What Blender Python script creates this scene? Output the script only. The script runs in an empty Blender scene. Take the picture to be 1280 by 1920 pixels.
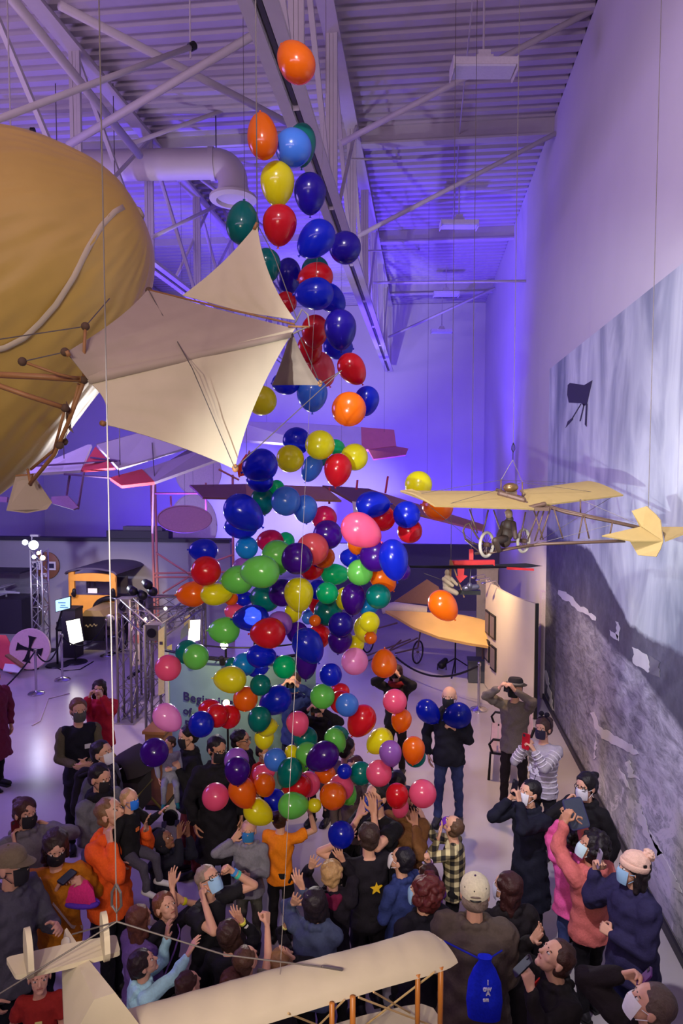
import bpy, bmesh, math, random
import numpy as np
from mathutils import Vector, Matrix, Euler, noise
random.seed(7)
sc = bpy.context.scene
COL = sc.collection
# ------------------------------------------------------------------ camera
F0 = 1340.0
YAW, PITCH = math.radians(6.544), math.radians(3.42)
CAMLOC = np.array([0, 0, 4.7])
FW = np.array([-math.sin(YAW)*math.cos(PITCH), math.cos(YAW)*math.cos(PITCH), -math.sin(PITCH)])
RT = np.array([math.cos(YAW), math.sin(YAW), 0.0])
UP = np.cross(RT, FW)
cam_d = bpy.data.cameras.new('camera'); cam = bpy.data.objects.new('camera', cam_d); COL.objects.link(cam)
cam.location = CAMLOC; cam.rotation_euler = (math.pi/2-PITCH, 0, YAW)
cam_d.sensor_fit = 'VERTICAL'; cam_d.sensor_height = 36; cam_d.lens = 36*F0/1920; cam_d.clip_start = .05; cam_d.clip_end = 200
sc.camera = cam
def ray(px, py): return RT*(px-640)/F0 + UP*(960-py)/F0 + FW
def P(px, py, d): return CAMLOC + d*ray(px, py)
def PL(px, py, ax, v):
    r = ray(px, py); return CAMLOC + r*((v-CAMLOC[ax])/r[ax])
def PZ(px, py, z): return PL(px, py, 2, z)
def PY(px, py, y): return PL(px, py, 1, y)
def PX(px, py, x): return PL(px, py, 0, x)
def depth(p): return float((np.array(p)-CAMLOC) @ FW)
# ------------------------------------------------------------------ world, exposure
w = bpy.data.worlds.new('world'); sc.world = w; w.use_nodes = True
w.node_tree.nodes['Background'].inputs[0].default_value = (.02, .015, .05, 1)
w.node_tree.nodes['Background'].inputs[1].default_value = 1.0
sc.view_settings.view_transform = 'Standard'; sc.view_settings.look = 'None'
sc.view_settings.gamma = 1; sc.view_settings.use_curve_mapping = False
sc.view_settings.exposure = 0.25
cy = sc.cycles
cy.max_bounces = 7; cy.diffuse_bounces = 3; cy.glossy_bounces = 3; cy.transmission_bounces = 4; cy.transparent_max_bounces = 10
cy.use_denoising = True; cy.caustics_reflective = False; cy.caustics_refractive = False; cy.sample_clamp_indirect = 4
# ------------------------------------------------------------------ lights of the hall and added fills
def lin(c):
    return tuple(((x/255)/12.92 if x/255 <= .04045 else ((x/255+.055)/1.055)**2.4) for x in c)
def aim(o, at):
    d = Vector(at)-o.location; o.rotation_euler = d.to_track_quat('-Z', 'Y').to_euler()
def spot(name, loc, at, watts, col, angle=60, blend=.6, r=.12):
    l = bpy.data.lights.new(name, 'SPOT'); o = bpy.data.objects.new(name, l); COL.objects.link(o)
    o.location = loc; aim(o, at); l.energy = watts; l.color = col; l.spot_size = math.radians(angle); l.spot_blend = blend; l.shadow_soft_size = r
    return o
def area(name, loc, at, watts, col, sx, sy):
    l = bpy.data.lights.new(name, 'AREA'); o = bpy.data.objects.new(name, l); COL.objects.link(o)
    o.location = loc; aim(o, at); l.energy = watts; l.color = col; l.shape = 'RECTANGLE'; l.size = sx; l.size_y = sy
    return o
BLUE = (.10, .045, 1.0); PURP = (.46, .28, 1.0); WARM = (1.0, .72, .40); WHITE = (1.0, .86, .70)
# blue LED washers standing on the floor in front of the end wall
for bx in (-11.0, -7.8, -4.6, -1.4, 1.2):
    spot('blue_washer_lamp', (bx, 25.2, .6), (bx, 30.4, 6.5), 900, BLUE, 120, .8, .2)
spot('blue_ceiling_lamp', (-1.0, 20.5, 1.2), (-.2, 22.0, 11.6), 5200, BLUE, 85, .9, .2)
spot('blue_ceiling_lamp', (-6.5, 17.5, 1.5), (-4.4, 18.5, 11.6), 5600, BLUE, 90, .9, .2)
spot('blue_wall_lamp', (-.6, 18.5, .8), (2.5, 21.5, 7.0), 900, (.16, .06, 1.0), 80, .9, .15)
spot('wing_uplight_lamp', (-3.0, 20.0, 1.4), (-3.3, 30.4, 3.0), 2600, (.72, .68, 1.0), 34, .9, .1)
spot('wing_uplight_lamp', (-3.0, 19.4, 2.4), (-3.3, 22.6, 5.6), 1300, (.95, .86, 1.0), 58, .7, .1)
spot('wing_uplight_lamp', (-5.6, 11.6, 3.0), (-4.9, 13.4, 5.2), 800, (.80, .72, 1.0), 70, .7, .1)
# added ambient fills, out of view behind the balcony and at the left
area('ambient_fill_area', (-2.5, -2.5, 7.6), (-2.4, -1.2, 11.6), 820, (.92, .66, 1.0), 8, 3)
area('ambient_fill_area', (-8.8, 6.5, 6.6), (-7.2, 7.5, 11.6), 150, (.88, .60, 1.0), 5, 5)
area('ambient_fill_area', (-11.5, 14.0, 7.0), (-9.5, 14.0, 11.6), 90, (.75, .5, 1.0), 4, 5)
area('ambient_fill_area', (-11.0, 9.0, 6.5), (-4, 13, 1.5), 470, (.38, .23, 1.0), 4, 3)
# white spots above and behind the balcony, the first two make the paired balloon glints
spot('front_spot_lamp', (-1.75, -1.6, 5.75), (-1.3, 5.6, 3.3), 245, WHITE, 72, .8, .06)
spot('front_spot_lamp', (-.95, -1.6, 5.75), (-.7, 5.8, 3.1), 245, WHITE, 72, .8, .06)
spot('front_spot_lamp', (-.3, -1.3, 5.3), (-.9, 5.9, 2.6), 800, WHITE, 38, .9, .06)  # added front fill that brightens the lower balloon cluster
spot('mural_spot_lamp', (-.8, 1.2, 8.4), (2.5, 9.6, 5.8), 1100, (1.0, .90, .95), 66, .9, .15)
spot('mural_spot_lamp', (-.7, 2.4, 8.3), (2.5, 7.7, 1.7), 1500, (.98, .94, 1.0), 52, .9, .12)  # extra spot added to brighten the lower mural
spot('balcony_spot_lamp', (-2.0, -1.4, 4.05), (2.3, 8.8, 4.8), 3000, (.92, .96, 1.0), 32, .7, .04)
spot('wing_uplight_lamp', (-5.0, 21.6, 1.3), (-7.0, 30.4, 2.8), 2400, (.74, .68, 1.0), 38, .9, .1)
spot('partition_fill_lamp', (-9.5, 14.6, 2.9), (-10.0, 20.3, 1.3), 420, (.72, .72, 1.0), 90, .8, .1)  # added spot that lifts the dark grey partition
spot('truck_fill_lamp', (-6.9, 14.2, 3.4), (-8.3, 18.0, 1.3), 800, (1.0, .80, .55), 40, .7, .08)  # added warm spot that brightens the front of the truck
spot('stage_back_lamp', (-3.1, 12.6, 3.3), (-1.1, 5.8, 3.4), 1000, (1.0, .92, .84), 44, .8, .12)
# display lights
spot('display_lamp', (-4.6, 11.4, 4.2), (-5.8, 12.2, 0), 310, (1.0, .76, .60), 62, .8, .08)
spot('display_lamp', (.6, 11.0, 5.4), (.6, 11.3, 0), 620, (1.0, .68, .36), 85, .9, .08)
spot('display_lamp', (.35, 13.2, 3.6), (1.5, 15.6, 1.6), 520, WARM, 75, .8, .05)
spot('display_lamp', (-2.6, 8.5, 2.7), (-2.6, 9.9, 1.6), 130, (1.0, .82, .45), 100, .8, .04)
# ------------------------------------------------------------------ materials
_M = {}
def M(name, rgb, rough=.6, metal=0., noise_amt=.12, noise_scale=30., bump=0., spec=.4, emit=0., stretch=None, coat=0.):
    key = (name, tuple(rgb), rough, metal, noise_amt, noise_scale, bump, emit, coat)
    if key in _M: return _M[key]
    m = bpy.data.materials.new(name); m.use_nodes = True; nt = m.node_tree; b = nt.nodes['Principled BSDF']
    c = lin(rgb)
    b.inputs['Roughness'].default_value = rough; b.inputs['Metallic'].default_value = metal
    b.inputs['Specular IOR Level'].default_value = spec; b.inputs['Coat Weight'].default_value = coat
    tc = nt.nodes.new('ShaderNodeTexCoord'); nz = nt.nodes.new('ShaderNodeTexNoise')
    nz.inputs['Scale'].default_value = noise_scale; nz.inputs['Detail'].default_value = 3
    if stretch:
        mp = nt.nodes.new('ShaderNodeMapping'); mp.inputs['Scale'].default_value = stretch
        nt.links.new(tc.outputs['Object'], mp.inputs[0]); nt.links.new(mp.outputs[0], nz.inputs['Vector'])
    else: nt.links.new(tc.outputs['Object'], nz.inputs['Vector'])
    mx = nt.nodes.new('ShaderNodeMix'); mx.data_type = 'RGBA'
    mx.inputs[6].default_value = tuple(x*(1-noise_amt) for x in c)+(1,); mx.inputs[7].default_value = tuple(min(1, x*(1+noise_amt)) for x in c)+(1,)
    nt.links.new(nz.outputs[0], mx.inputs[0]); nt.links.new(mx.outputs[2], b.inputs['Base Color'])
    if bump:
        bp = nt.nodes.new('ShaderNodeBump'); bp.inputs['Strength'].default_value = bump; bp.inputs['Distance'].default_value = .01
        nt.links.new(nz.outputs[0], bp.inputs['Height']); nt.links.new(bp.outputs[0], b.inputs['Normal'])
    if emit:
        b.inputs['Emission Color'].default_value = c+(1,); b.inputs['Emission Strength'].default_value = emit
    _M[key] = m; return m
def cloth(rgb, sc_=60):
    if max(rgb) < 75: rgb = tuple(x*.62 for x in rgb)
    return M('cloth', rgb, .85, 0, .22, sc_, .35, .25)
def glass_mat():
    m = bpy.data.materials.new('clear_glass'); m.use_nodes = True; nt = m.node_tree
    for n in list(nt.nodes):
        if n.type == 'BSDF_PRINCIPLED': nt.nodes.remove(n)
    t = nt.nodes.new('ShaderNodeBsdfTransparent'); g = nt.nodes.new('ShaderNodeBsdfGlossy'); g.inputs['Roughness'].default_value = .05
    x = nt.nodes.new('ShaderNodeMixShader'); x.inputs[0].default_value = .12
    nt.links.new(t.outputs[0], x.inputs[1]); nt.links.new(g.outputs[0], x.inputs[2]); nt.links.new(x.outputs[0], nt.nodes['Material Output'].inputs[0])
    return m
GLASS = glass_mat()
# ------------------------------------------------------------------ mesh builder
def nrm(v): v = np.array(v, float); return v/(np.linalg.norm(v)+1e-12)
def frame(d, hint=(0, 0, 1)):
    d = nrm(d); h = np.array(hint, float)
    if abs(d @ nrm(h)) > .97: h = np.array([1., 0, 0]) if abs(d[0]) < .9 else np.array([0, 1., 0])
    a = nrm(np.cross(h, d)); return a, np.cross(d, a), d
class MB:
    def __init__(s): s.v = []; s.f = []; s.mi = []; s.slot = 0
    def add(s, vs, fs):
        b = len(s.v); s.v.extend([tuple(float(c) for c in p) for p in vs]); s.f.extend([tuple(i+b for i in f) for f in fs]); s.mi.extend([s.slot]*len(fs)); return s
    def box(s, c, size, ax=None):
        A = np.eye(3) if ax is None else np.array(ax, float)
        c = np.array(c, float); h = np.array(size, float)/2
        vs = [c + A.T @ (h*np.array(k)) for k in ((-1,-1,-1),(1,-1,-1),(1,1,-1),(-1,1,-1),(-1,-1,1),(1,-1,1),(1,1,1),(-1,1,1))]
        return s.add(vs, [(0,3,2,1),(4,5,6,7),(0,1,5,4),(1,2,6,5),(2,3,7,6),(3,0,4,7)])
    def bar(s, a, b, wx, wy=None, hint=(0, 0, 1)):
        a = np.array(a, float); b = np.array(b, float); wy = wy or wx
        u, v, d = frame(b-a, hint)
        return s.box((a+b)/2, (wx, wy, np.linalg.norm(b-a)), (u, v, d))
    def loft(s, rings, cap=True):
        n = len(rings[0]); vs = [p for r in rings for p in r]; fs = []
        for i in range(len(rings)-1):
            for k in range(n):
                k2 = (k+1) % n; fs.append((i*n+k, i*n+k2, (i+1)*n+k2, (i+1)*n+k))
        if cap: fs += [tuple(range(n))[::-1], tuple((len(rings)-1)*n+k for k in range(n))]
        return s.add(vs, fs)
    def tube(s, pts, r, n=8):
        pts = [np.array(p, float) for p in pts]; rings = []; hint = (0, 0, 1)
        rs = r if hasattr(r, '__len__') else [r]*len(pts); pu = None
        for i, p in enumerate(pts):
            d = nrm(pts[min(i+1, len(pts)-1)]-pts[max(i-1, 0)])
            if pu is None: u, v, _ = frame(d)
            else: u = nrm(pu-d*(pu @ d)); v = np.cross(d, u)
            pu = u
            rings.append([p+rs[i]*(math.cos(2*math.pi*k/n)*u+math.sin(2*math.pi*k/n)*v) for k in range(n)])
        return s.loft(rings)
    def lathe(s, c, axis, prof, n=20, hint=(0, 0, 1)):
        u, v, d = frame(axis, hint); c = np.array(c, float)
        return s.loft([[c+d*z+max(r, 1e-4)*(math.cos(2*math.pi*k/n)*u+math.sin(2*math.pi*k/n)*v) for k in range(n)] for r, z in prof])
    def ell(s, c, rad, A=None, nu=16, nv=10):
        A = np.eye(3) if A is None else np.array(A, float); c = np.array(c, float); rings = []
        for j in range(nv+1):
            t = math.pi*(j+.02 if j == 0 else (j-.02 if j == nv else j))/nv
            rings.append([c+A.T @ (np.array([math.sin(t)*math.cos(2*math.pi*k/nu), math.sin(t)*math.sin(2*math.pi*k/nu), -math.cos(t)])*rad) for k in range(nu)])
        return s.loft(rings)
    def cap(s, a, b, ra, rb=None, n=10):
        rb = ra if rb is None else rb; a = np.array(a, float); b = np.array(b, float); L = np.linalg.norm(b-a)
        if L < 1e-6: return s.ell(a, (ra,)*3)
        pr = [(ra*math.sin(t), -ra*math.cos(t)) for t in (.05, .5, 1.05)] + [(ra, 0), (rb, L)] + [(rb*math.cos(t), L+rb*math.sin(t)) for t in (.52, 1.07, 1.52)]
        return s.lathe(a, b-a, pr, n)
    def prism(s, pts, th, nvec=None):
        pts = [np.array(p, float) for p in pts]; n = len(pts)
        if nvec is None:
            nvec = np.zeros(3)
            for i in range(n): nvec = nvec+np.cross(pts[i], pts[(i+1) % n])
        d = nrm(nvec)*th/2
        return s.loft([[p-d for p in pts], [p+d for p in pts]])
    def sheet(s, g, th):   # closed thin solid from a grid of points g[i][j]
        g = np.array(g, float); a, b = g.shape[:2]
        du = np.gradient(g, axis=0); dv = np.gradient(g, axis=1); nn = np.cross(du, dv)
        nn /= (np.linalg.norm(nn, axis=2, keepdims=True)+1e-9)
        T = g+nn*th/2; Bt = g-nn*th/2
        vs = list(T.reshape(-1, 3))+list(Bt.reshape(-1, 3)); o = a*b; fs = []
        for i in range(a-1):
            for j in range(b-1):
                q = (i*b+j, (i+1)*b+j, (i+1)*b+j+1, i*b+j+1); fs += [q, tuple(x+o for x in q[::-1])]
        rim = [i*b for i in range(a)]+[(a-1)*b+j for j in range(1, b)]+[i*b+b-1 for i in range(a-2, -1, -1)]+[j for j in range(b-2, 0, -1)]
        for k in range(len(rim)):
            x, y = rim[k], rim[(k+1) % len(rim)]; fs.append((y, x, x+o, y+o))
        return s.add(vs, fs)
def coons(A, B, C, D, sag=(0, 0, 0, 0), n=12, wr=.0, seed=0):   # corners in order, edges AB BC CD DA bowed towards the middle
    A, B, C, D = [np.array(x, float) for x in (A, B, C, D)]; m = (A+B+C+D)/4
    def edge(p, q, sg, t): return p+(q-p)*t + (m-(p+q)/2)*sg*4*t*(1-t)
    g = np.zeros((n, n, 3)); nv = nrm(np.cross(C-A, D-B))
    for i in range(n):
        for j in range(n):
            u, v = i/(n-1), j/(n-1)
            e = (1-v)*edge(A, B, sag[0], u)+v*edge(D, C, sag[2], u)+(1-u)*edge(A, D, sag[3], v)+u*edge(B, C, sag[1], v)
            e = e-((1-u)*(1-v)*A+u*(1-v)*B+u*v*C+(1-u)*v*D)
            g[i, j] = e+nv*wr*(math.sin(9*u+seed)*math.sin(7*v+2*seed)+.5*math.sin(23*u+5*v))*math.sin(math.pi*u)*math.sin(math.pi*v)
    return g
# ------------------------------------------------------------------ objects
_W = {}
def link(name, me, parent=None):
    o = bpy.data.objects.new(name, me); COL.objects.link(o)
    if parent is not None: o.parent = parent
    return o
def thing(name, label, cat, loc=(0, 0, 0), group=None, kind=None):
    o = link(name, None); o.location = [float(c) for c in loc]; _W[o.name] = np.array(loc, float); tag(o, label, cat, group, kind); return o
def tag(o, label=None, cat=None, group=None, kind=None):
    if label: o['label'] = label
    if cat: o['category'] = cat
    if group: o['group'] = group
    if kind: o['kind'] = kind
    return o
def obj(name, mb, mat, parent=None, smooth=None, base=None, label=None):
    me = bpy.data.meshes.new(name)
    off = _W[parent.name] if parent is not None else (np.array(base, float) if base is not None else np.zeros(3))
    v = np.array(mb.v)-off
    me.from_pydata(v.tolist(), [], mb.f); me.update()
    for m_ in (mat if isinstance(mat, (list, tuple)) else [mat]): me.materials.append(m_)
    if any(mb.mi): me.polygons.foreach_set('material_index', mb.mi)
    if smooth: 
        me.polygons.foreach_set('use_smooth', [True]*len(me.polygons))
        if smooth != 1: me.set_sharp_from_angle(angle=math.radians(smooth))
    o = link(name, me, parent); _W[o.name] = off
    if parent is None and base is not None: o.location = off.tolist()
    if label: o['label'] = label
    return o
def structure(name, mb, mat, **k):
    o = obj(name, mb, mat, **k); o['kind'] = 'structure'; return o
# ================================================================== THE SETTING
XW, ZC, YB, XL, YR = 2.5, 11.6, 30.5, -17.0, -7.0
white_wall = M('painted_wall', (206, 200, 204), .75, 0, .05, 1.2, .05)
deck_mat = M('painted_steel_deck', (176, 168, 172), .6, 0, .08, 3)
steel = M('painted_steel', (186, 180, 178), .5, 0, .06, 8)
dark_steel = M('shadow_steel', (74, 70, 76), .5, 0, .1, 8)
def floor_mat():
    m = M('polished_concrete', (176, 168, 170), .22, 0, .10, 1.6, .02, .5)
    return m
structure('floor', MB().box(((XL+XW)/2, (YR+YB)/2, -.1), (XW-XL, YB-YR, .2)), floor_mat())
structure('wall_right', MB().box((XW+.15, (YR+YB)/2, ZC/2), (.3, YB-YR, ZC)), white_wall)
structure('wall_back', MB().box(((XL+XW)/2, YB+.15, ZC/2), (XW-XL+.6, .3, ZC)), white_wall)
structure('wall_left', MB().box((XL-.15, (YR+YB)/2, ZC/2), (.3, YB-YR, ZC)), white_wall)
structure('wall_front', MB().box(((XL+XW)/2, YR-.15, ZC/2), (XW-XL+.6, .3, ZC)), M('painted_wall_dim', (120, 110, 120), .8))
# corrugated roof deck, ribs across the hall
mb = MB(); prof = []; per = .33; y = YR
while y < YB:
    prof += [(y, 0), (y+.15, 0), (y+.18, .075), (y+.30, .075)]; y += per
prof.append((YB, 0))
for i in range(len(prof)-1):
    (y0, z0), (y1, z1) = prof[i], prof[i+1]
    mb.add([(XL, y0, ZC+z0), (XW, y0, ZC+z0), (XW, y1, ZC+z1), (XL, y1, ZC+z1)], [(0, 1, 2, 3)])
structure('ceiling', mb, deck_mat)
structure('roof_slab', MB().box(((XL+XW)/2, (YR+YB)/2, ZC+.25), (XW-XL+.6, YB-YR+.6, .2)), deck_mat)
# roof joists across the hall
for k, yy in enumerate((8.6, 14.9, 21.2, 27.4)):
    b = MB()
    if k: b.box(((-1.3+XW)/2, yy, ZC-.16), (XW+1.3, .10, .32)).box(((-1.3+XW)/2, yy, ZC-.33), (XW+1.3, .22, .04))
    b.box(((XL-1.3)/2, yy, ZC-.1), (-1.3-XL, .10, .2))
    structure('trim_%d' % (k+1), b, steel)
# long roof trusses along the hall
def truss(x0, zb, zt, step, y0=-6.5, y1=YB-.6, slant=0, name='roof_truss'):
    t = thing(name, None, None, (x0, 0, zt), kind='structure')
    for s in (-.11, .11):
        obj('bottom_chord', MB().box((x0+s, (y0+y1)/2, zb), (.13, y1-y0, .05)).box((x0+s*.45, (y0+y1)/2, zb+.07), (.02, y1-y0, .14)), steel, t)
    obj('chord_gap_shade', MB().box((x0, (y0+y1)/2, zb+.06), (.05, y1-y0, .1)), dark_steel, t)  # dark strip painted as the shade in the gap between the chord angles
    obj('top_chord', MB().box((x0, (y0+y1)/2, zt), (.26, y1-y0, .05)).box((x0, (y0+y1)/2, zt+.1), (.05, y1-y0, .16)), steel, t)
    y = y1; k = 0
    while y > y0+step:
        b = MB().bar((x0-.06, y, zb), (x0-.06, y, zt), .06).bar((x0+.06, y, zb), (x0+.06, y, zt), .06)
        b.bar((x0, y, zb), (x0, y-step, zt), .07).bar((x0, y-step, zt), (x0, y-step, zb), .05)
        b.bar((x0+.1, y-step*.02, zt), (x0+.1, y-step, zb), .05) if k % 2 else None
        obj('web_member', b, steel, t); y -= step; k += 1
    return t
truss(-1.45, 8.75, ZC-.2, 3.1)
truss(-5.6, 8.9, ZC-.2, 3.1)
truss(-10.2, 8.9, ZC-.2, 3.1)
# diagonal sway braces between the trusses and the wall
BR = [((640, 268), -1.4, (1112, 18), 2.5, .05), ((672, 442), -1.4, (1042, 250), 2.5, .05), ((728, 632), -1.4, (928, 540), 2.5, .05),
      ((700, 530), -1.4, (986, 527), 2.5, .035), ((655, 298), -1.4, (872, 300), 1.2, .02), ((690, 470), -1.4, (880, 468), 1.9, .02)]
for k, (p, xa, q, xb, r) in enumerate(BR):
    structure('trim_%d' % (k+10), MB().tube([PX(*p, xa), PX(*q, xb)], r, 8), steel, smooth=1)
BL = [((128, 272), 10.5, (522, 38), 9.0, .055), ((112, 10), 8.5, (566, 244), 12.0, .055), ((250, 268), 13, (448, 196), 14, .04), ((285, 445), 14.5, (402, 388), 15.5, .04),
      ((0, -30), 9, (262, 292), 13, .07), ((330, 300), 15, (500, 430), 17, .04), ((420, 330), 19, (330, 520), 17, .04), ((395, 330), 19, (470, 520), 18, .04)]
for k, (p, da, q, db, r) in enumerate(BL):
    structure('trim_%d' % (k+20), MB().tube([P(*p, da), P(*q, db)], r, 8), steel, smooth=1)
# air duct
duct = thing('air_duct', 'fat pale round air duct with an elbow below the roof trusses', 'air duct', P(200, 310, 14.0))
dm = M('painted_duct', (190, 182, 178), .5, 0, .05, 3)
a = P(60, 312, 14); b_ = P(398, 307, 14); c_ = P(437, 372, 14); r = .29
el = [b_+(P(437, 307, 14)-b_)*(1-math.cos(t))*1.0+(c_-P(437, 307, 14))*.62*math.sin(t)*0 for t in (0,)]
cor = P(437, 307, 14); k1 = cor+nrm(b_-cor)*.42; k2 = cor+nrm(c_-cor)*.42
arc = [k1*(1-t)**2+2*cor*t*(1-t)+k2*t*t for t in np.linspace(0, 1, 9)]
obj('duct_pipe', MB().tube([a, b_]+arc+[c_], r, 24), dm, duct, smooth=50)
for q in (b_, c_-(c_-cor)*.18): obj('duct_collar', MB().lathe(q, nrm(q-(a if q is b_ else cor)), [(r+.02, -.05), (r+.02, .05)], 24), dm, duct, smooth=50)
obj('duct_flange', MB().lathe(c_, nrm(c_-cor), [(.0, -.02), (.46, -.02), (.46, .03), (.33, .06), (.31, -.01), (0, -.015)], 28), dm, duct, smooth=40)
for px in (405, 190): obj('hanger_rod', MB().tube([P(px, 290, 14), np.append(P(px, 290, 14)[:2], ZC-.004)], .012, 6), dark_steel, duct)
# lighting track pipe with black end cap
tp = thing('track_pipe', 'slim pale pipe with a black end cap hung under the roof braces', 'pipe', P(362, 86, 8.6))
obj('pipe', MB().tube([P(-60, 245, 6.4), P(358, 88, 8.6)], .034, 10), steel, tp, smooth=1)
obj('end_cap', MB().lathe(P(358, 88, 8.6), P(366, 84, 8.64)-P(358, 88, 8.6), [(.05, -.02), (.05, .06), (.03, .08)], 12), M('black_plastic', (18, 16, 20), .5), tp)
obj('hanger', MB().tube([P(355, 92, 8.6), P(357, 110, 8.6), np.append(P(357, 92, 8.6)[:2], ZC-.004)], .01, 6), steel, tp)
pp2 = thing('track_pipe', 'short dark tipped pipe end just above the golden airship', 'pipe', P(20, 245, 9))
obj('pipe', MB().tube([P(-80, 240, 9), P(58, 246, 9)], .032, 10), steel, pp2, smooth=1); obj('end_cap', MB().tube([P(58, 246, 9), P(65, 246, 9)], .045, 10), M('black_plastic', (18, 16, 20), .5), pp2)
obj('hanger', MB().tube([P(20, 244, 9), np.append(P(20, 244, 9)[:2], ZC-.004)], .01, 6), steel, pp2)
# hanging panel lamps (switched off)
lamp_w = M('lamp_enamel', (215, 210, 208), .4); diff = M('lamp_diffuser', (205, 205, 215), .3)
for (px, py, wpx, d, lab) in ((906, 130, 117, 10.4, 'largest white panel lamp hanging nearest the camera by the right wall'), (860, 422, 68, 17.6, 'second white panel lamp hanging farther down the right aisle'),
                         (836, 552, 46, 24.5, 'small white panel lamp hanging high before the blue end wall'), (828, 622, 40, 27.5, 'lowest and farthest white panel lamp against the blue end wall')):
    c = P(px, py, d); W_ = wpx*d/F0; t = thing('pendant_lamp', lab, 'lamp', c, 'unlit panel lamps hanging from the roof')
    ax = np.array([RT, [-RT[1], RT[0], 0], [0, 0, 1]]); dd = .42*W_
    obj('lamp_housing', MB().box(c+np.array([0, 0, .03*W_]), (W_, dd, .11*W_), ax).box(c+np.array([0, 0, .13*W_]), (.28*W_, .2*W_, .1*W_), ax).box(c+np.array([0, 0, .22*W_]), (.2*W_, .16*W_, .09*W_), ax), lamp_w, t)
    obj('diffuser', MB().box(c+np.array([0, 0, -.04*W_]), (.95*W_, dd*.92, .03*W_), ax), diff, t)
    for s in (-1, 1): obj('end_plate', MB().box(c+RT*s*W_*.505+np.array([0, 0, .0]), (.02*W_, dd*1.04, .2*W_), ax), lamp_w, t)
    obj('hanging_rod', MB().tube([c+np.array([0, 0, .24*W_]), np.array([c[0], c[1], ZC-.004])], .016, 8), steel, t)
# long cable running along the right aisle ceiling
structure('trim_40', MB().tube([P(888, -20, 9), P(862, 240, 14), P(848, 420, 20)], .012, 6), steel)
# ------------------------------------------------------------------ mural on the right wall
XM = XW-.016
def wpt(px, py): q = PX(px, py, XM); return q[1], q[2]
MY0, MY1, MZ1 = 3.6, 14.8, 6.70
mm = bpy.data.materials.new('mural_print'); mm.use_nodes = True; nt = mm.node_tree; N = nt.nodes.new; L = nt.links.new
bs = nt.nodes['Principled BSDF']; bs.inputs['Roughness'].default_value = .55
tc = N('ShaderNodeTexCoord'); sp = N('ShaderNodeSeparateXYZ'); L(tc.outputs['Object'], sp.inputs[0])
def curve(pts):
    mr = N('ShaderNodeMapRange'); mr.inputs[1].default_value = MY0; mr.inputs[2].default_value = MY1; L(sp.outputs['Y'], mr.inputs[0])
    fc = N('ShaderNodeFloatCurve'); cm = fc.mapping; cv = cm.curves[0]
    q = sorted(((y-MY0)/(MY1-MY0), z/8.0) for y, z in pts)
    for i, (x, yv) in enumerate(q):
        if i < 2: cv.points[i].location = (x, yv)
        else: cv.points.new(x, yv)
    for pnt in cv.points: pnt.handle_type = 'VECTOR'
    cm.use_clip = False; cm.update(); L(mr.outputs[0], fc.inputs['Value'])
    ml = N('ShaderNodeMath'); ml.operation = 'MULTIPLY'; ml.inputs[1].default_value = 8.0; L(fc.outputs[0], ml.inputs[0]); return ml.outputs[0]
def tex(scale, det=5, rough=.6, kind='n', dist=0):
    mp = N('ShaderNodeMapping'); mp.inputs['Scale'].default_value = scale; L(tc.outputs['Object'], mp.inputs[0])
    n = N('ShaderNodeTexNoise'); n.inputs['Scale'].default_value = 1; n.inputs['Detail'].default_value = det; n.inputs['Roughness'].default_value = rough; n.inputs['Distortion'].default_value = dist
    L(mp.outputs[0], n.inputs['Vector']); return n.outputs[0]
def ramp(src, stops):
    r_ = N('ShaderNodeValToRGB'); e = r_.color_ramp.elements
    for i, (p, c) in enumerate(stops):
        x = e[i] if i < 2 else e.new(p)
        x.position = p; x.color = lin(c)+(1,) if hasattr(c, '__len__') else (c, c, c, 1)
    L(src, r_.inputs[0]); return r_.outputs[0]
def below(cv, soft=.04, wob=None, amt=.15):   # 1 where z is under the curve
    s = N('ShaderNodeMath'); s.operation = 'SUBTRACT'; L(cv, s.inputs[0]); L(sp.outputs['Z'], s.inputs[1]); o = s.outputs[0]
    if wob is not None:
        m1 = N('ShaderNodeMath'); m1.operation = 'MULTIPLY_ADD'; L(wob, m1.inputs[0]); m1.inputs[1].default_value = amt; L(o, m1.inputs[2])
        m2 = N('ShaderNodeMath'); m2.operation = 'SUBTRACT'; L(m1.outputs[0], m2.inputs[0]); m2.inputs[1].default_value = amt*.5; o = m2.outputs[0]
    mr = N('ShaderNodeMapRange'); mr.inputs[1].default_value = -soft; mr.inputs[2].default_value = soft; L(o, mr.inputs[0]); return mr.outputs[0]
def mix(f, a, b):
    x = N('ShaderNodeMix'); x.data_type = 'RGBA'; L(f, x.inputs[0])
    for s, i in ((a, 6), (b, 7)):
        if hasattr(s, '__len__'): x.inputs[i].default_value = lin(s)+(1,)
        else: L(s, x.inputs[i])
    return x.outputs[2]
def mul(a, b):
    x = N('ShaderNodeMath'); x.operation = 'MULTIPLY'; L(a, x.inputs[0]); L(b, x.inputs[1]) if not isinstance(b, float) else setattr(x.inputs[1], 'default_value', b); return x.outputs[0]
hillc = curve([(MY1, wpt(1025, 985)[1]), wpt(1050, 1010), wpt(1085, 1020), wpt(1108, 1032), wpt(1128, 1072), wpt(1150, 1112), wpt(1178, 1168), wpt(1215, 1196), wpt(1250, 1210), wpt(1279, 1226), (MY0, .75)])
fieldc = curve([(MY1, wpt(1024, 1085)[1]), wpt(1060, 1120), wpt(1100, 1160), wpt(1150, 1215), wpt(1200, 1260), wpt(1250, 1330), wpt(1279, 1370), (MY0, .1)])
sky = ramp(tex((1, 1.1, .42), 5, .55, dist=.6), [(.30, (140, 152, 166)), (.45, (196, 204, 212)), (.58, (238, 246, 246)), (.75, (214, 222, 230))])
skd = ramp(tex((1, .55, .3), 3, .5), [(.35, (140, 142, 152)), (.6, (232, 232, 228))])
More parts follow.
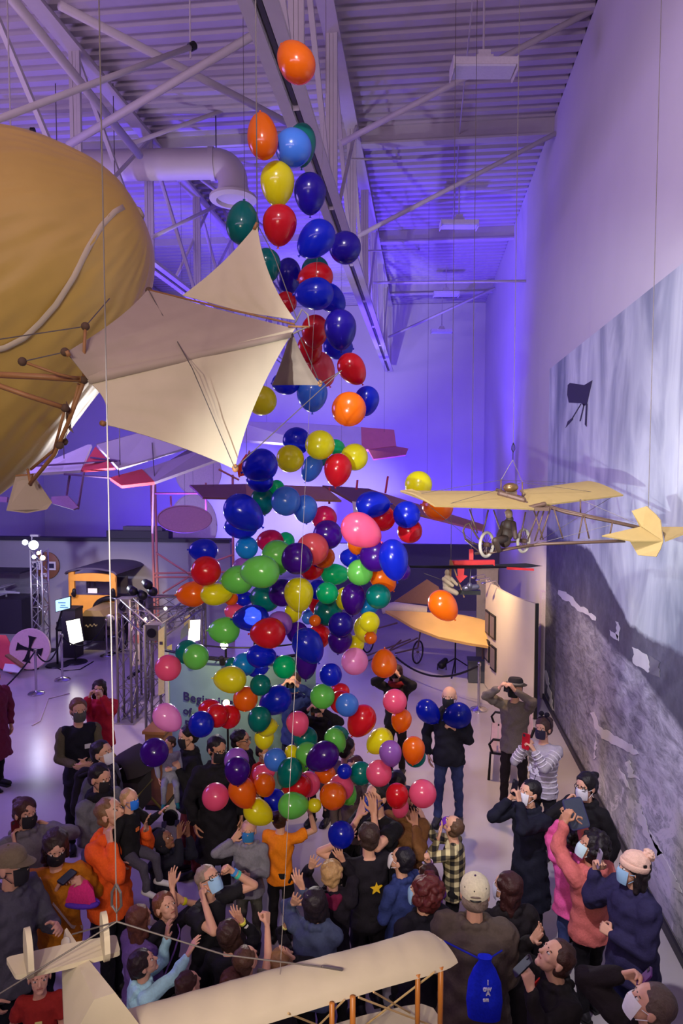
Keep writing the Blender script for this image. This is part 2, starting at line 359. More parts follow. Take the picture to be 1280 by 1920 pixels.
mxs = N('ShaderNodeMix'); mxs.data_type = 'RGBA'; mxs.blend_type = 'MULTIPLY'; mxs.inputs[0].default_value = .55; L(sky, mxs.inputs[6]); L(skd, mxs.inputs[7])
hill = ramp(tex((1, 3, 3), 6, .7), [(.3, (64, 62, 76)), (.55, (92, 92, 106)), (.75, (120, 120, 132))])
fld = ramp(tex((1, 2.2, 8.5), 9, .8, dist=.7), [(.30, (84, 82, 92)), (.43, (156, 156, 164)), (.54, (204, 204, 210)), (.68, (240, 240, 242))])
fdark = ramp(tex((1, .9, .7), 4, .6), [(.36, .55), (.6, 1.0)])
fx = N('ShaderNodeMix'); fx.data_type = 'RGBA'; fx.blend_type = 'MULTIPLY'; fx.inputs[0].default_value = .8; L(fld, fx.inputs[6]); L(fdark, fx.inputs[7])
ymr = N('ShaderNodeMapRange'); ymr.inputs[1].default_value = 13.5; ymr.inputs[2].default_value = 8.2; ymr.inputs[3].default_value = .30; ymr.inputs[4].default_value = 1.0; L(sp.outputs['Y'], ymr.inputs[0])  # field tone gets darker towards the far end
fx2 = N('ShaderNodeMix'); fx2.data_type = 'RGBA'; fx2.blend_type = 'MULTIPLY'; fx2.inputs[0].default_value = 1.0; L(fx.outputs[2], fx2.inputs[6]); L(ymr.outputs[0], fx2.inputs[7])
# snow-like pale streak patches low in the field
pt = ramp(tex((1, 1.7, 3.0), 10, .78, dist=1.2), [(.50, 0.), (.54, 1.)])
lowc = curve([(MY1, -.4), wpt(1110, 1440), wpt(1170, 1450), wpt(1225, 1470), wpt(1279, 1500), (MY0, .9)])
lowz = below(lowc, .25)
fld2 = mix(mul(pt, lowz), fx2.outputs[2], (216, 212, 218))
deepc = curve([(MY1, .0), wpt(1060, 1420), wpt(1150, 1560), wpt(1279, 1760), (MY0, -.6)])
scr = ramp(tex((1, 7.0, 1.1), 8, .75, dist=.6), [(.54, 0.), (.58, 1.)])
botc = curve([(MY1, .25), wpt(1120, 1500), wpt(1180, 1600), wpt(1279, 1760), (MY0, .2)])
dkb = mix(scr, (30, 28, 34), (196, 192, 196))
fld2 = mix(mul(below(botc, .3, tex((1, 3, 3), 5), .5), .85), fld2, dkb)
c1 = mix(below(hillc, .03, tex((1, 5, 5), 4), .12), mxs.outputs[2], hill)
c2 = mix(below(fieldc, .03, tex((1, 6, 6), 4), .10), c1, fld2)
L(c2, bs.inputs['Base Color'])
mu = thing('photo_mural', 'huge grey photo mural of hill and airfield on right wall', 'mural', (XW, (MY0+MY1)/2, 0))
_W[mu.name] = np.zeros(3); mu.location = (0, 0, 0)
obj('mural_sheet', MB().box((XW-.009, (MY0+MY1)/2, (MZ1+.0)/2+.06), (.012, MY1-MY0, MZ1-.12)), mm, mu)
dark_tone = M('mural_dark_tone', (50, 46, 62), .6); pale = M('printed_pale', (214, 212, 212), .6, 0, .1, 6); grey = M('printed_grey', (120, 118, 126), .6)
rj = random.Random(5)
def jag(pix):
    o_ = []
    for i, p_ in enumerate(pix):
        q_ = pix[(i+1) % len(pix)]; n_ = max(1, int(math.hypot(q_[0]-p_[0], q_[1]-p_[1])/5))
        for k in range(n_): t_ = k/n_; o_.append((p_[0]+(q_[0]-p_[0])*t_+rj.uniform(-2.2, 2.2), p_[1]+(q_[1]-p_[1])*t_+rj.uniform(-2.2, 2.2)))
    return o_
def prt(name, pix, m_, k=1):
    if name != 'mural_silhouette': pix = jag(pix)
    obj(name, MB().prism([PX(x, y, XM-.004*k) for x, y in pix], .004, (1, 0, 0)), m_, mu)
prt('mural_silhouette', [(1064, 722), (1068, 718), (1095, 722), (1110, 713), (1105, 735), (1100, 757), (1094, 762), (1090, 756), (1066, 755), (1063, 740)], dark_tone)  # dark silhouette laid on the mural, thin strokes below it
for s in ([(1094, 757), (1096, 757), (1088, 790), (1086, 790)], [(1098, 757), (1101, 757), (1099, 800), (1096, 796)], [(1088, 757), (1090, 757), (1073, 785), (1071, 785)], [(1064, 790), (1073, 783), (1074, 786), (1060, 802)]): prt('mural_silhouette', s, dark_tone)
for s in ([(1046, 1105), (1060, 1108), (1080, 1130), (1118, 1157), (1116, 1163), (1080, 1142), (1048, 1116)], [(1186, 1212), (1215, 1228), (1218, 1262), (1188, 1245)], [(1155, 1165), (1160, 1165), (1160, 1200), (1155, 1198)], [(1142, 1180), (1160, 1192), (1156, 1200), (1144, 1190)]): prt('printed_house', s, pale)
prt('printed_house', [(1218, 1228), (1235, 1240), (1235, 1270), (1218, 1262)], grey)
for s in ([(1108, 1338), (1114, 1336), (1124, 1362), (1150, 1378), (1180, 1395), (1196, 1412), (1188, 1416), (1150, 1396), (1124, 1380), (1114, 1366)], [(1172, 1430), (1180, 1426), (1188, 1450), (1200, 1462), (1178, 1456)],
          [(1190, 1500), (1200, 1510), (1216, 1560), (1240, 1600), (1232, 1606), (1210, 1570), (1194, 1530)], [(1020, 1258), (1024, 1258), (1036, 1318), (1037, 1334), (1034, 1332)],
          [(1058, 1408), (1063, 1410), (1070, 1460), (1066, 1460)], [(1116, 1378), (1118, 1378), (1116, 1425), (1113, 1425)], [(1215, 1555), (1222, 1562), (1262, 1640), (1278, 1672), (1270, 1672), (1236, 1612)], [(1160, 1440), (1170, 1452), (1182, 1480), (1172, 1476)]): prt('printed_streak', s, pale)
structure('baseboard_right', MB().box((XW-.03, 9.5, .05), (.03, 11, .10)), M('dark_skirting', (40, 36, 44), .5))
# partition walls toward the back
parti = M('grey_partition', (150, 146, 158), .7, 0, .05, 2)
structure('wall_partition', MB().box((-10.6, 20.4, 1.28), (10.0, .25, 2.56)), parti)
structure('wall_partition_top', MB().box((-10.6, 20.4, 2.61), (10.0, .4, .10)), M('partition_cap', (50, 46, 60), .6))
structure('wall_partition_right', MB().box((-.3, 24.0, 1.1), (6.0, .25, 2.2)), M('blue_partition', (86, 80, 110), .7))
b = MB().box((-8.3, 20.3, 2.86), (1.1, .5, .36)).box((-10.0, 20.3, 2.76), (2.6, .4, .18))
o = thing('storage_box', 'dark boxes lying on top of the grey partition at left', 'box', (-8.3, 20.3, 2.68)); obj('box_body', MB().box((-8.35, 20.3, 2.781), (1.9, .36, .22)), M('box_dark', (48, 42, 58), .6), o); obj('box_lid', MB().box((-8.2, 20.3, 2.96), (1.2, .3, .12)), M('box_dark2', (84, 74, 92), .6), o)
# ================================================================== AIRCRAFT HANGING IN THE HALL
cream = M('cream_fabric', (196, 182, 154), .8, 0, .07, 9, .12); cream_d = M('cream_fabric_band_shade', (168, 150, 134), .8, 0, .07, 9, .12)
wood = M('bamboo_wood', (150, 104, 62), .5, 0, .25, 14, .1); wire = M('steel_wire', (96, 88, 84), .5, .3); cord = M('pale_cord', (118, 108, 104), .8)
gold = M('gold_envelope_fabric', (190, 158, 76), .42, 0, .16, 2.6, .3, .5)
def nwrap(p, q): return nrm(np.array(q)-np.array(p))
def wires(t, name, segs, r=.004, m=None): 
    for s in segs: obj(name, MB().tube(list(s), r, 6), m or wire, t)
def up_to_roof(p): return [np.array(p), np.array([p[0], p[1], ZC-.004])]
# ---- airship
D0 = 4.95
tip = P(263, 399, D0); ax2 = P(263-90.6*2, 399+42*2, D0)-tip; axd = nrm(ax2); px_m = D0/F0
bl = thing('airship', 'golden fabric airship envelope hanging at the left with cream tail', 'airship', tip)
prof = [(0, 0), (4, 45), (12, 74), (30, 108), (60, 144), (100, 184), (140, 212), (180, 234), (250, 268), (320, 302), (380, 330), (450, 350), (560, 368), (700, 376), (900, 370), (1100, 330), (1280, 240), (1380, 110), (1400, 0)]
n = 220; rings = []; u_, v_, _ = frame(axd)
sv = np.interp(np.linspace(0, 1, 90)**1.6, np.linspace(0, 1, len(prof)), range(len(prof)))
fine = [(0, .5)]
S = np.array([p[0] for p in prof]); Rr = np.array([p[1] for p in prof])
ss = np.concatenate([[0, 1, 3, 6, 10, 16, 24], np.arange(34, 1380, 9), [1385, 1396, 1400]])
from bisect import bisect
def cr(s):   # smooth radius
    i = min(max(bisect(list(S), s)-1, 0), len(S)-2); t = (s-S[i])/(S[i+1]-S[i])
    if i == 0: return Rr[1]*math.sqrt(max(0, t))
    m0 = (Rr[i+1]-Rr[i-1])/(S[i+1]-S[i-1]); m1 = (Rr[min(i+2, len(S)-1)]-Rr[i])/(S[min(i+2, len(S)-1)]-S[i]); h = S[i+1]-S[i]
    return max(0, (2*t**3-3*t*t+1)*Rr[i]+(t**3-2*t*t+t)*h*m0+(-2*t**3+3*t*t)*Rr[i+1]+(t**3-t*t)*h*m1)
def env(s, a, k=1.0): 
    r = cr(s)*px_m*k; r *= 1+.008*math.sin(a*14+s*.012)*min(1, s/120)+(.007*math.sin(a*31+s*.05)+.004*math.sin(a*53+2*math.sin(s*.03)))*math.exp(-s/220)*min(1, s/20)+.003*math.sin(a*47+s*.02+2*math.sin(s*.013))*min(1, s/120)
    return tip+axd*s*px_m+r*(math.cos(a)*u_+math.sin(a)*v_)
b = MB().loft([[env(s, 2*math.pi*k/n) for k in range(n)] for s in ss])
obj('envelope', b, gold, bl, smooth=1)
def surf(px, py, k=1.012):   # point on the near surface of the envelope under a pixel
    d = 3.0; r = ray(px, py)
    while d < D0+.5:
        p = CAMLOC+r*d; q = p-tip; s = float(q @ axd)/px_m
        if s > 0:
            if np.linalg.norm(q-axd*(q @ axd)) < cr(s)*px_m*k: return p
        d += .01
    return P(px, py, D0)
# pale band sewn over the envelope
bp = [(232, 388), (215, 397), (190, 424), (165, 466), (138, 520), (105, 572), (75, 606), (45, 634), (10, 652), (-30, 662)]
g = []
for i, q in enumerate(bp):
    w2 = 5.5; d_ = nrm(np.array(bp[min(i+1, len(bp)-1)])-np.array(bp[max(i-1, 0)])); nn = np.array([-d_[1], d_[0]])
    g.append([surf(q[0]+nn[0]*w2*s, q[1]+nn[1]*w2*s, 1.018) for s in (-1, 0, 1)])
obj('suspension_band', MB().sheet(g, .006), cream, bl, smooth=1)
obj('nose_patch', MB().lathe(tip+axd*1*px_m, -axd, [(0.02, -.01), (.05, 0), (.03, .02), (0, .02)], 14), cream_d, bl, smooth=1)
# keel of bamboo poles under the envelope
K = [P(-60, 704, 3.62), P(155, 712, 3.6)]
def pole(name, pts, r): obj(name, MB().tube(pts, r, 8), wood, bl, smooth=1)
pole('keel_pole', [P(-60, 700, 3.5), P(70, 706, 3.55), P(158, 712, 3.6)], .016)
pole('keel_pole', [P(-60, 702, 3.5), P(40, 738, 3.55), P(122, 765, 3.62)], .013)
pole('keel_pole', [P(158, 712, 3.6), P(125, 800, 3.7), P(102, 852, 3.8), P(56, 908, 3.9)], .011)
pole('keel_pole', [P(148, 720, 3.65), P(118, 830, 3.8), P(58, 880, 3.9)], .008)
pole('keel_pole', [P(122, 765, 3.62), P(100, 850, 3.8)], .008)
pole('keel_pole', [P(58, 910, 3.9), P(52, 880, 3.95)], .008)
pole('strut_pole', [P(160, 612, 3.55), P(158, 650, 3.52), P(157, 712, 3.6)], .008)
pole('strut_pole', [P(42, 678, 3.45), P(110, 702, 3.5), P(155, 712, 3.6)], .007)
for q, dd in (((158, 712), 3.6), ((122, 765), 3.62), ((112, 835), 3.75), ((120, 828), 3.8), ((42, 678), 3.45), ((160, 612), 3.55), ((122, 660), 3.45), ((279, 545), 4.2)):
    obj('lashing', MB().ell(P(*q, dd), (.022, .022, .022), nu=10, nv=6), M('lashing_cord', (84, 62, 48), .8), bl, smooth=1)
obj('propeller', MB().prism([P(124, 752, 3.7), P(134, 770, 3.7), P(133, 800, 3.72), P(138, 812, 3.72), P(130, 806, 3.72), P(124, 790, 3.7)], .012), M('dark_wood', (96, 66, 50), .5), bl)
wires(bl, 'rigging_wire', [(P(-40, 642, 3.4), P(160, 612, 3.55)), (P(42, 678, 3.45), P(122, 660, 3.45)), (P(160, 612, 3.55), P(205, 560, 3.9))], .003)
# tail surfaces
def fin(name, c, sag, m_, wr=.012, seed=0, n=16): obj(name, MB().sheet(coons(*c, sag=sag, n=n, wr=wr, seed=seed), .006), m_, bl, smooth=40)
fin('horizontal_fin', (P(278, 543, 4.2), P(553, 617, 3.9), P(166, 713, 3.57), P(124, 660, 3.45)), (.03, 0, 0, .12), cream_d, .014)  # darker cream paints the shade on this fin's underside
fin('horizontal_fin', (P(548, 622, 3.9), P(600, 722, 4.3), P(510, 722, 4.25), P(540, 640, 3.95)), (.16, .02, .05, .05), cream_d, .006, 2)
fin('vertical_fin', (P(553, 616, 3.9), P(440, 880, 3.78), P(196, 796, 3.52), P(164, 714, 3.57)), (.10, .07, .10, .0), cream, .012, 1)
fin('vertical_fin', (P(342, 554, 4.2), P(482, 420, 4.14), P(553, 600, 3.95), P(460, 586, 4.05)), (.11, .2, .0, .0), cream, .010, 3)
obj('fin_seam_band', MB().sheet([[P(166+(546-166)*t, 710+(628-710)*t+s*(11-6*t), 3.565+.32*t-.006) for s in (-1, 1)] for t in np.linspace(0, 1, 12)], .004), cream_d, bl, smooth=1)
obj('tail_bow', MB().tube([P(553, 605, 3.93), P(566, 580, 3.95), P(577, 590, 3.93), P(580, 612, 3.9), P(560, 620, 3.9), P(545, 628, 3.9)], .005, 6), cord, bl, smooth=1)
pole('tail_spar', [P(540, 612, 3.9), P(580, 613, 3.9)], .006); pole('fin_tip_spar', [P(482, 418, 4.13), P(476, 430, 4.13)], .01)
pole('fin_edge_spar', [P(276, 543, 4.19), P(420, 578, 4.05), P(552, 608, 3.9)], .006); pole('fin_tip_spar', [P(124, 658, 3.44), P(130, 668, 3.45)], .012); pole('fin_tip_spar', [P(190, 793, 3.5), P(196, 795, 3.52)], .014)
obj('fin_tip_spar', MB().ell(P(441, 878, 3.77), (.018, .018, .022)), wood, bl, smooth=1); obj('fin_tip_spar', MB().ell(P(600, 719, 4.28), (.014, .014, .02)), wood, bl, smooth=1)
wires(bl, 'rigging_wire', [(P(279, 545, 4.15), P(360, 690, 3.6), P(440, 878, 3.72)), (P(440, 878, 3.75), P(640, 695, 4.1), P(596, 722, 4.28)), (P(552, 608, 3.9), P(600, 720, 4.27)), (P(482, 420, 4.12), P(514, 480, 4.05), P(557, 600, 3.95))], .0028)
wires(bl, 'suspension_cable', [up_to_roof(tip+axd*3.0*.35+np.array([0, 0, .55])), up_to_roof(P(-200, 300, 4.95)), up_to_roof(P(482, 420, 4.14))], .0035)
obj('tail_pennant', MB().prism([P(30, 892, 4.0), P(62, 890, 4.0), P(98, 942, 4.05), P(88, 955, 4.05), P(50, 962, 4.05), P(12, 957, 4.0)], .008), cream_d, bl)
obj('tail_pennant_spar', MB().tube([P(30, 892, 4.0), P(62, 890, 4.0), P(57, 908, 3.9)], .006), wood, bl)
# ---- small golden monoplane by the mural
linen = M('oiled_linen', (158, 134, 82), .7, 0, .10, 14, .15); iron = M('brown_iron', (88, 66, 54), .5, .2); tyre = M('pale_tyre', (176, 166, 150), .7); dk = M('dark_leather', (58, 44, 36), .6)
mo = thing('model_monoplane', 'small golden fabric monoplane with pilot hanging by the mural wall', 'model aircraft', P(958, 960, 6.4))
def wing(name, c, m_, t, camber=.02, th=.02, n=10, rev=False):
    A, B, C, D = [np.array(x, float) for x in c]; g = np.zeros((n, n, 3))
    for i in range(n):
        for j in range(n):
            u, v = i/(n-1), j/(n-1); g[i, j] = (A*(1-u)+B*u)*(1-v)+(D*(1-u)+C*u)*v+np.array([0, 0, camber*4*v*(1-v)*(1-.5*v)])
    obj(name, MB().sheet(g, th), m_, t, smooth=40)
wing('wing', (P(750, 921, 6.2), P(944, 922, 6.75), P(1001, 955, 6.15), P(815, 949, 5.72)), linen, mo, .03, .014)
wing('wing', (P(974, 920, 6.75), P(1101, 903, 7.35), P(1168, 929, 6.85), P(990, 951, 6.2)), linen, mo, .03, .014)
obj('wing_tip', MB().prism([P(750, 921, 6.2), P(772, 918, 6.2), P(800, 930, 6.0), P(816, 949, 5.75), P(795, 938, 5.9)], .016), linen, mo)
T1, T0 = P(1202, 990, 5.9), P(930, 918, 6.65); L1, L0 = P(1172, 1014, 5.95), P(890, 1038, 6.45)
def bar(name, pts, r=.012, m_=None): obj(name, MB().tube(pts, r, 7), m_ or iron, mo, smooth=1)
bar('upper_boom', [T0, P(1050, 956, 6.3), T1], .016); bar('upper_boom', [P(944, 926, 6.55), P(1060, 961, 6.2), T1], .012); bar('lower_boom', [L0, P(1015, 1020, 6.2), L1], .014)
for (x1, y1, x2, y2) in ((1032, 952, 1012, 1012), (1038, 954, 1055, 1010), (1092, 966, 1084, 1010), (1094, 966, 1104, 1010), (1148, 978, 1142, 1008), (1012, 952, 990, 1010), (985, 960, 975, 1010), (880, 955, 895, 1000), (915, 956, 905, 1000), (925, 956, 945, 1018), (1000, 955, 1018, 1012), (1020, 955, 1002, 1015)):
    bar('strut', [P(x1, y1, 6.35-(x1-930)*.0016), P(x2, y2, 6.35-(x2-930)*.0016)], .007)
for (x, y0, y1) in ((939, 925, 899), (979, 935, 904), (1088, 962, 936)): bar('mast', [P(x, y0, 6.4), P(x, y1, 6.4)], .007)
wires(mo, 'rigging_wire', [(P(939, 900, 6.4), P(790, 925, 6.0)), (P(939, 900, 6.4), P(1060, 905, 7.1)), (P(979, 905, 6.4), P(830, 948, 5.8)), (P(979, 905, 6.4), P(1130, 925, 6.9)), (P(1088, 937, 6.2), P(1200, 985, 5.9)), (P(1090, 1012, 6.1), P(1185, 1010, 5.9)), (P(800, 945, 5.8), P(905, 1030, 6.3)), (P(1150, 930, 6.9), P(985, 1030, 6.3)), (P(1012, 1018, 6.2), P(1142, 985, 6.0))], .0022)
obj('fuel_tank', MB().ell(P(957, 914, 6.35), (.068, .05, .042)), M('brass_tank', (120, 92, 60), .35, .7), mo, smooth=1)
obj('engine', MB().box(P(957, 928, 6.4), (.10, .10, .07)).cap(P(938, 926, 6.4), P(980, 938, 6.3), .03).cap(P(960, 940, 6.4), P(985, 944, 6.3), .025), iron, mo)
obj('chain_drive', MB().box(P(1010, 954, 6.2), (.16, .08, .03)).cap(P(992, 952, 6.2), P(1020, 945, 6.2), .02), iron, mo)
def wheel(c, R_, axis, t, rim=tyre, r=.014, ns=12):
    u, v, d = frame(axis); k = 28
    obj('wheel_tyre', MB().loft([[c+(R_+r*math.cos(2*math.pi*j/8))*(math.cos(2*math.pi*i/k)*u+math.sin(2*math.pi*i/k)*v)+d*r*math.sin(2*math.pi*j/8) for j in range(8)] for i in range(k+1)], cap=False), rim, t, smooth=1)
    sp_ = MB().lathe(c, d, [(.02, -.03), (.02, .03)], 10)
    for i in range(ns): sp_.tube([c, c+R_*(math.cos(2*math.pi*i/ns)*u+math.sin(2*math.pi*i/ns)*v)], .0025, 5)
    obj('wheel_spokes', sp_, iron, t)
wheel(P(912, 1021, 6.25), .105, (1, -.75, 0), mo); wheel(P(981, 1014, 6.4), .10, (1, -.75, 0), mo)
bar('axle', [P(912, 1021, 6.25), P(981, 1014, 6.4)], .01)
pg = [P(x, y, 6.6) for x, y in ((900, 1022), (885, 1018), (872, 1010), (868, 995), (872, 985), (879, 980), (884, 990), (895, 1008), (908, 1020))]
obj('propeller', MB().tube(pg, .009, 6), iron, mo, smooth=1); bar('skid', [P(872, 1012, 6.5), P(905, 1040, 6.3), P(1000, 1021, 6.2)], .008)
# seated pilot dummy is part of the model
pb = MB()
for a_, r_ in (((946, 1014), .055), ((950, 1000), .06), ((953, 985), .055), ((955, 974), .035)): pb.ell(P(*a_, 6.35), (r_, r_*.8, r_*1.1), nu=12, nv=8)
pb.cap(P(945, 1010, 6.3), P(928, 1014, 6.15), .035, .03).cap(P(928, 1014, 6.15), P(935, 1032, 6.2), .03, .022).cap(P(962, 982, 6.3), P(966, 1008, 6.2), .026, .02).cap(P(944, 982, 6.4), P(934, 1006, 6.3), .026, .02)
obj('pilot_dummy', pb, dk, mo, smooth=1); obj('pilot_head', MB().ell(P(954, 965, 6.35), (.032, .036, .042)).ell(P(953, 961, 6.36), (.034, .038, .03)), M('dummy_head', (120, 96, 74), .6), mo, smooth=1)
def tailq(name, pix): obj(name, MB().prism([P(*q) for q in pix], .012), linen, mo)
tailq('tail_fin', [(1184, 958, 5.9), (1212, 949, 5.85), (1230, 965, 5.78), (1238, 975, 5.75), (1243, 1014, 5.7), (1204, 988, 5.88), (1201, 990, 5.9)])
tailq('tail_fin', [(1243, 1015, 5.7), (1238, 1030, 5.7), (1230, 1044, 5.72), (1196, 1041, 5.8), (1180, 1014, 5.88)])
tailq('tail_plane', [(1128, 1005, 5.9), (1202, 988, 5.9), (1243, 1015, 5.7), (1186, 1015, 5.75)])
tailq('tail_plane', [(1240, 989, 6.05), (1300, 989, 5.95), (1288, 999, 5.8), (1246, 1015, 5.7)])
hk = P(962, 830, 6.4); hk2 = P(961, 862, 6.4)
wires(mo, 'suspension_cable', [up_to_roof(hk), (hk2, P(939, 900, 6.4)), (hk2, P(979, 905, 6.4)), up_to_roof(P(1215, 955, 5.85))], .003)
obj('carabiner', MB().tube([hk, hk+[.012, 0, -.03], hk+[.014, 0, -.06], hk+[0, 0, -.09], hk+[-.014, 0, -.06], hk+[-.012, 0, -.03], hk, hk2], .004, 6), M('black_steel', (40, 38, 44), .4, .6), mo)
# ---- white biplane model under the balcony
wf = M('white_model_fabric', (186, 174, 148), .7, 0, .05, 14, .1); cane = M('varnished_strut', (176, 108, 40), .4, 0, .15, 20)
bi = thing('model_biplane', 'white fabric biplane model with twin tail fins in the foreground', 'model aircraft', PZ(219, 1745, 2.95))
def wsec(pL, pR, m, z, ch, th):   # airfoil section between trailing and leading edge points
    return [pL, pR]
ZU = 2.74
te = [PZ(x, y, ZU) for x, y in ((200, 1910), (500, 1826), (720, 1769), (778, 1750), (800, 1750), (826, 1764))]
le = [PZ(x, y, ZU-.02) for x, y in ((180, 2010), (500, 1920), (720, 1852), (800, 1830), (840, 1817), (857, 1806))]
ns = 34; nc = 15; gt = []; 
def along(pts, u):
    d = [0]+list(np.cumsum([np.linalg.norm(pts[i+1]-pts[i]) for i in range(len(pts)-1)])); s = u*d[-1]; return np.array([np.interp(s, d, [p[k] for p in pts]) for k in range(3)])
for i in range(ns):
    u = 1-(1-i/(ns-1))**1.25; A, B = along(te, u), along(le, u); row = []
    for j in range(nc):
        v = j/(nc-1); hgt = .045*(v**.6)*(1-v)**.5*2.2; rib = .006*(1 if i % 3 == 0 else -.4)*math.sin(math.pi*v)
        row.append(A*(1-v)+B*v+np.array([0, 0, (hgt+rib)*min(1, (1-u)*9+.25)]))
    gt.append(row)
obj('upper_wing', MB().sheet(gt, .012), wf, bi, smooth=60)
obj('wing_tip_flap', MB().prism([PZ(790, 1752, ZU+.012), PZ(812, 1752, ZU+.012), PZ(829, 1764, ZU+.012), PZ(825, 1770, ZU+.012), PZ(800, 1762, ZU+.012)], .008), wf, bi)
ZL = 2.42
lw = [PZ(x, y, ZL) for x, y in ((560, 1945), (680, 1908), (760, 1890), (790, 1886), (812, 1894), (828, 1918), (832, 1950), (800, 2000), (560, 2050))]
obj('lower_wing', MB().prism(lw, .02), wf, bi, smooth=30)
for x, y, x2, y2, kk in ((826, 1812, 828, 1940, 1), (783, 1826, 783, 1906, .9), (661, 1868, 661, 1960, 1), (622, 1880, 622, 1950, .9)):
    a_ = PZ(x, y, ZU-.005); obj('wing_strut', MB().tube([a_, np.array([a_[0], a_[1], ZL])], .011*kk, 8), cane, bi, smooth=1)
wires(bi, 'bracing_wire', [(PZ(815, 1822, ZU), PZ(668, 1935, ZL)), (PZ(672, 1870, ZU), PZ(815, 1925, ZL)), (PZ(645, 1875, ZU), PZ(560, 1960, ZL)), (PZ(700, 1860, ZU), PZ(770, 1900, ZL)), (PZ(540, 1900, ZU), PZ(640, 1940, ZL))], .004, M('bracing_cord', (190, 160, 110), .6))
ZF = 2.80
f0 = PZ(122, 1760, ZF+.06); secs = []
for t, (xl, xr, yl, yr) in ((0, (116, 131, 1774, 1764)), (.25, (116, 160, 1825, 1800)), (.5, (118, 190, 1870, 1840)), (.8, (120, 228, 1915, 1890)), (1.1, (122, 268, 1970, 1940))):
    a_, b2 = PZ(xl, yl, ZF-.05), PZ(xr, yr, ZF-.05); m_ = (a_+b2)/2; hh = .08+.12*t
    secs.append([a_+[0, 0, -.1], a_, a_*.62+b2*.38+[0, 0, hh*.75], a_*.35+b2*.65+[0, 0, hh*.8], b2+[0, 0, .02], b2+[0, 0, -.1]])
obj('fuselage', MB().loft(secs), wf, bi)
obj('tail_cap', MB().cap(PZ(123, 1766, ZF+.02), PZ(124, 1778, ZF+.03), .018), wf, bi, smooth=1)
ZT = 2.86
def rp(pts, k=.2):   # rounded corners
    o_ = []; n_ = len(pts)
    for i in range(n_):
        a_, p_, c2 = [np.array(pts[(i+j) % n_], float) for j in (-1, 0, 1)]; q1 = p_+(a_-p_)*k*.25; q2 = p_+(c2-p_)*k*.25
        for t in (0, .33, .66, 1): o_.append(q1*(1-t)**2+2*p_*t*(1-t)+q2*t*t)
    return o_
obj('tailplane', MB().prism([PZ(x, y, ZT) for x, y in rp([(10, 1799), (118, 1775), (218, 1756), (226, 1788), (120, 1815), (30, 1834)], .5)], .018), wf, bi)
for cx, cyy, ww, hh, s in ((50, 1777, 8, 47, 0), (193, 1748, 9, 44, 1)):
    base_ = PZ(cx+4, cyy+hh-8, ZT+.01); dirx = nrm(PZ(cx+10, cyy+hh+18, ZT)-PZ(cx, cyy+hh-30, ZT))
    pr = []
    for a_ in np.linspace(0, math.pi*2, 26, endpoint=False): pr.append(base_+dirx*.085*math.cos(a_)*(1 if math.sin(a_) < 0 else .9)+np.array([0, 0, .062+.075*math.sin(a_)*1.15]))
    obj('tail_fin', MB().prism(pr, .02), wf, bi, smooth=30)
rg = PZ(219, 1728, 3.06)
wires(bi, 'rigging_wire', [(rg, PZ(-20, 1875, 2.85)), (rg, PZ(135, 1752, 2.9)), (rg, PZ(420, 1790, 2.9), PZ(640, 1818, 2.80))], .003)
obj('turnbuckle', MB().cap(PZ(605, 1812, 2.82), PZ(640, 1818, 2.80), .006), M('steel_fitting', (120, 114, 112), .4, .8), bi)
wires(bi, 'suspension_cable', [up_to_roof(rg+[0, 0, .1]), (rg, rg+[0, 0, .1])], .0024, cord)
obj('carabiner', MB().tube([rg+[0, 0, .14], rg+[.016, 0, .11], rg+[.018, 0, .06], rg+[0, 0, .035], rg+[-.018, 0, .06], rg+[-.016, 0, .11], rg+[0, 0, .14]], .005, 6), M('steel_fitting', (120, 114, 112), .4, .8), bi)
wires(bi, 'guy_line', [(PZ(524, 1842, 2.76), P(609, 200, 7.4), P(611, 175, 7.5))], .0013, cord)
obj('guy_anchor', MB().tube([P(611, 175, 7.5), np.append(P(611, 175, 7.5)[:2], ZC-.004)], .003), cord, bi)
# ---- aircraft far back
redf = M('red_fabric', (224, 84, 88), .7, 0, .08, 6); whf = M('white_wing_fabric', (232, 228, 232), .7, 0, .05, 5); gryf = M('grey_wing_fabric', (186, 172, 190), .7, 0, .06, 5); brnf = M('brown_wing_fabric', (176, 126, 82), .6, 0, .12, 4); pinkf = M('salmon_wing_fabric', (238, 140, 140), .7, 0, .08, 5)
ha = thing('hanging_biplane', 'white and red hanging biplane behind the airship tail', 'aircraft', P(260, 860, 14))
def slab(name, pix, m_, t, th=.06): return obj(name, MB().prism([P(*q) for q in pix], th), m_, t)
slab('upper_wing', [(40, 890, 13.0), (165, 836, 13.6), (172, 836, 13.6), (152, 884, 13.1), (60, 890, 12.8)], whf, ha)
slab('wing_panel_red', [(180, 839, 13.5), (216, 879, 13.0), (153, 884, 13.1)], redf, ha)
slab('upper_wing', [(182, 836, 13.5), (280, 808, 14.2), (372, 834, 14.2), (222, 880, 13.2)], whf, ha)
slab('wing_edge', [(180, 834, 13.5), (276, 808, 14.3), (300, 812, 14.3), (190, 842, 13.6)], gryf, ha, .05)
slab('lower_wing', [(266, 884, 13.4), (385, 842, 14.2), (412, 862, 14.0), (290, 906, 13.0)], gryf, ha)
slab('wing_panel_red', [(206, 898, 13.0), (266, 882, 13.4), (290, 906, 13.0), (228, 913, 12.8)], redf, ha)
slab('wing_edge', [(300, 875, 13.6), (362, 838, 14.2), (388, 848, 14.2), (308, 880, 13.6)], M('mauve_wing_fabric', (140, 120, 168), .7), ha, .04)
wires(ha, 'wing_spar', [(P(60, 874, 12.9), P(224, 864, 13.2)), (P(170, 858, 13.2), P(224, 864, 13.1)), (P(120, 889, 13), P(210, 896, 13))], .02, M('mauve_spar', (112, 86, 120), .6))
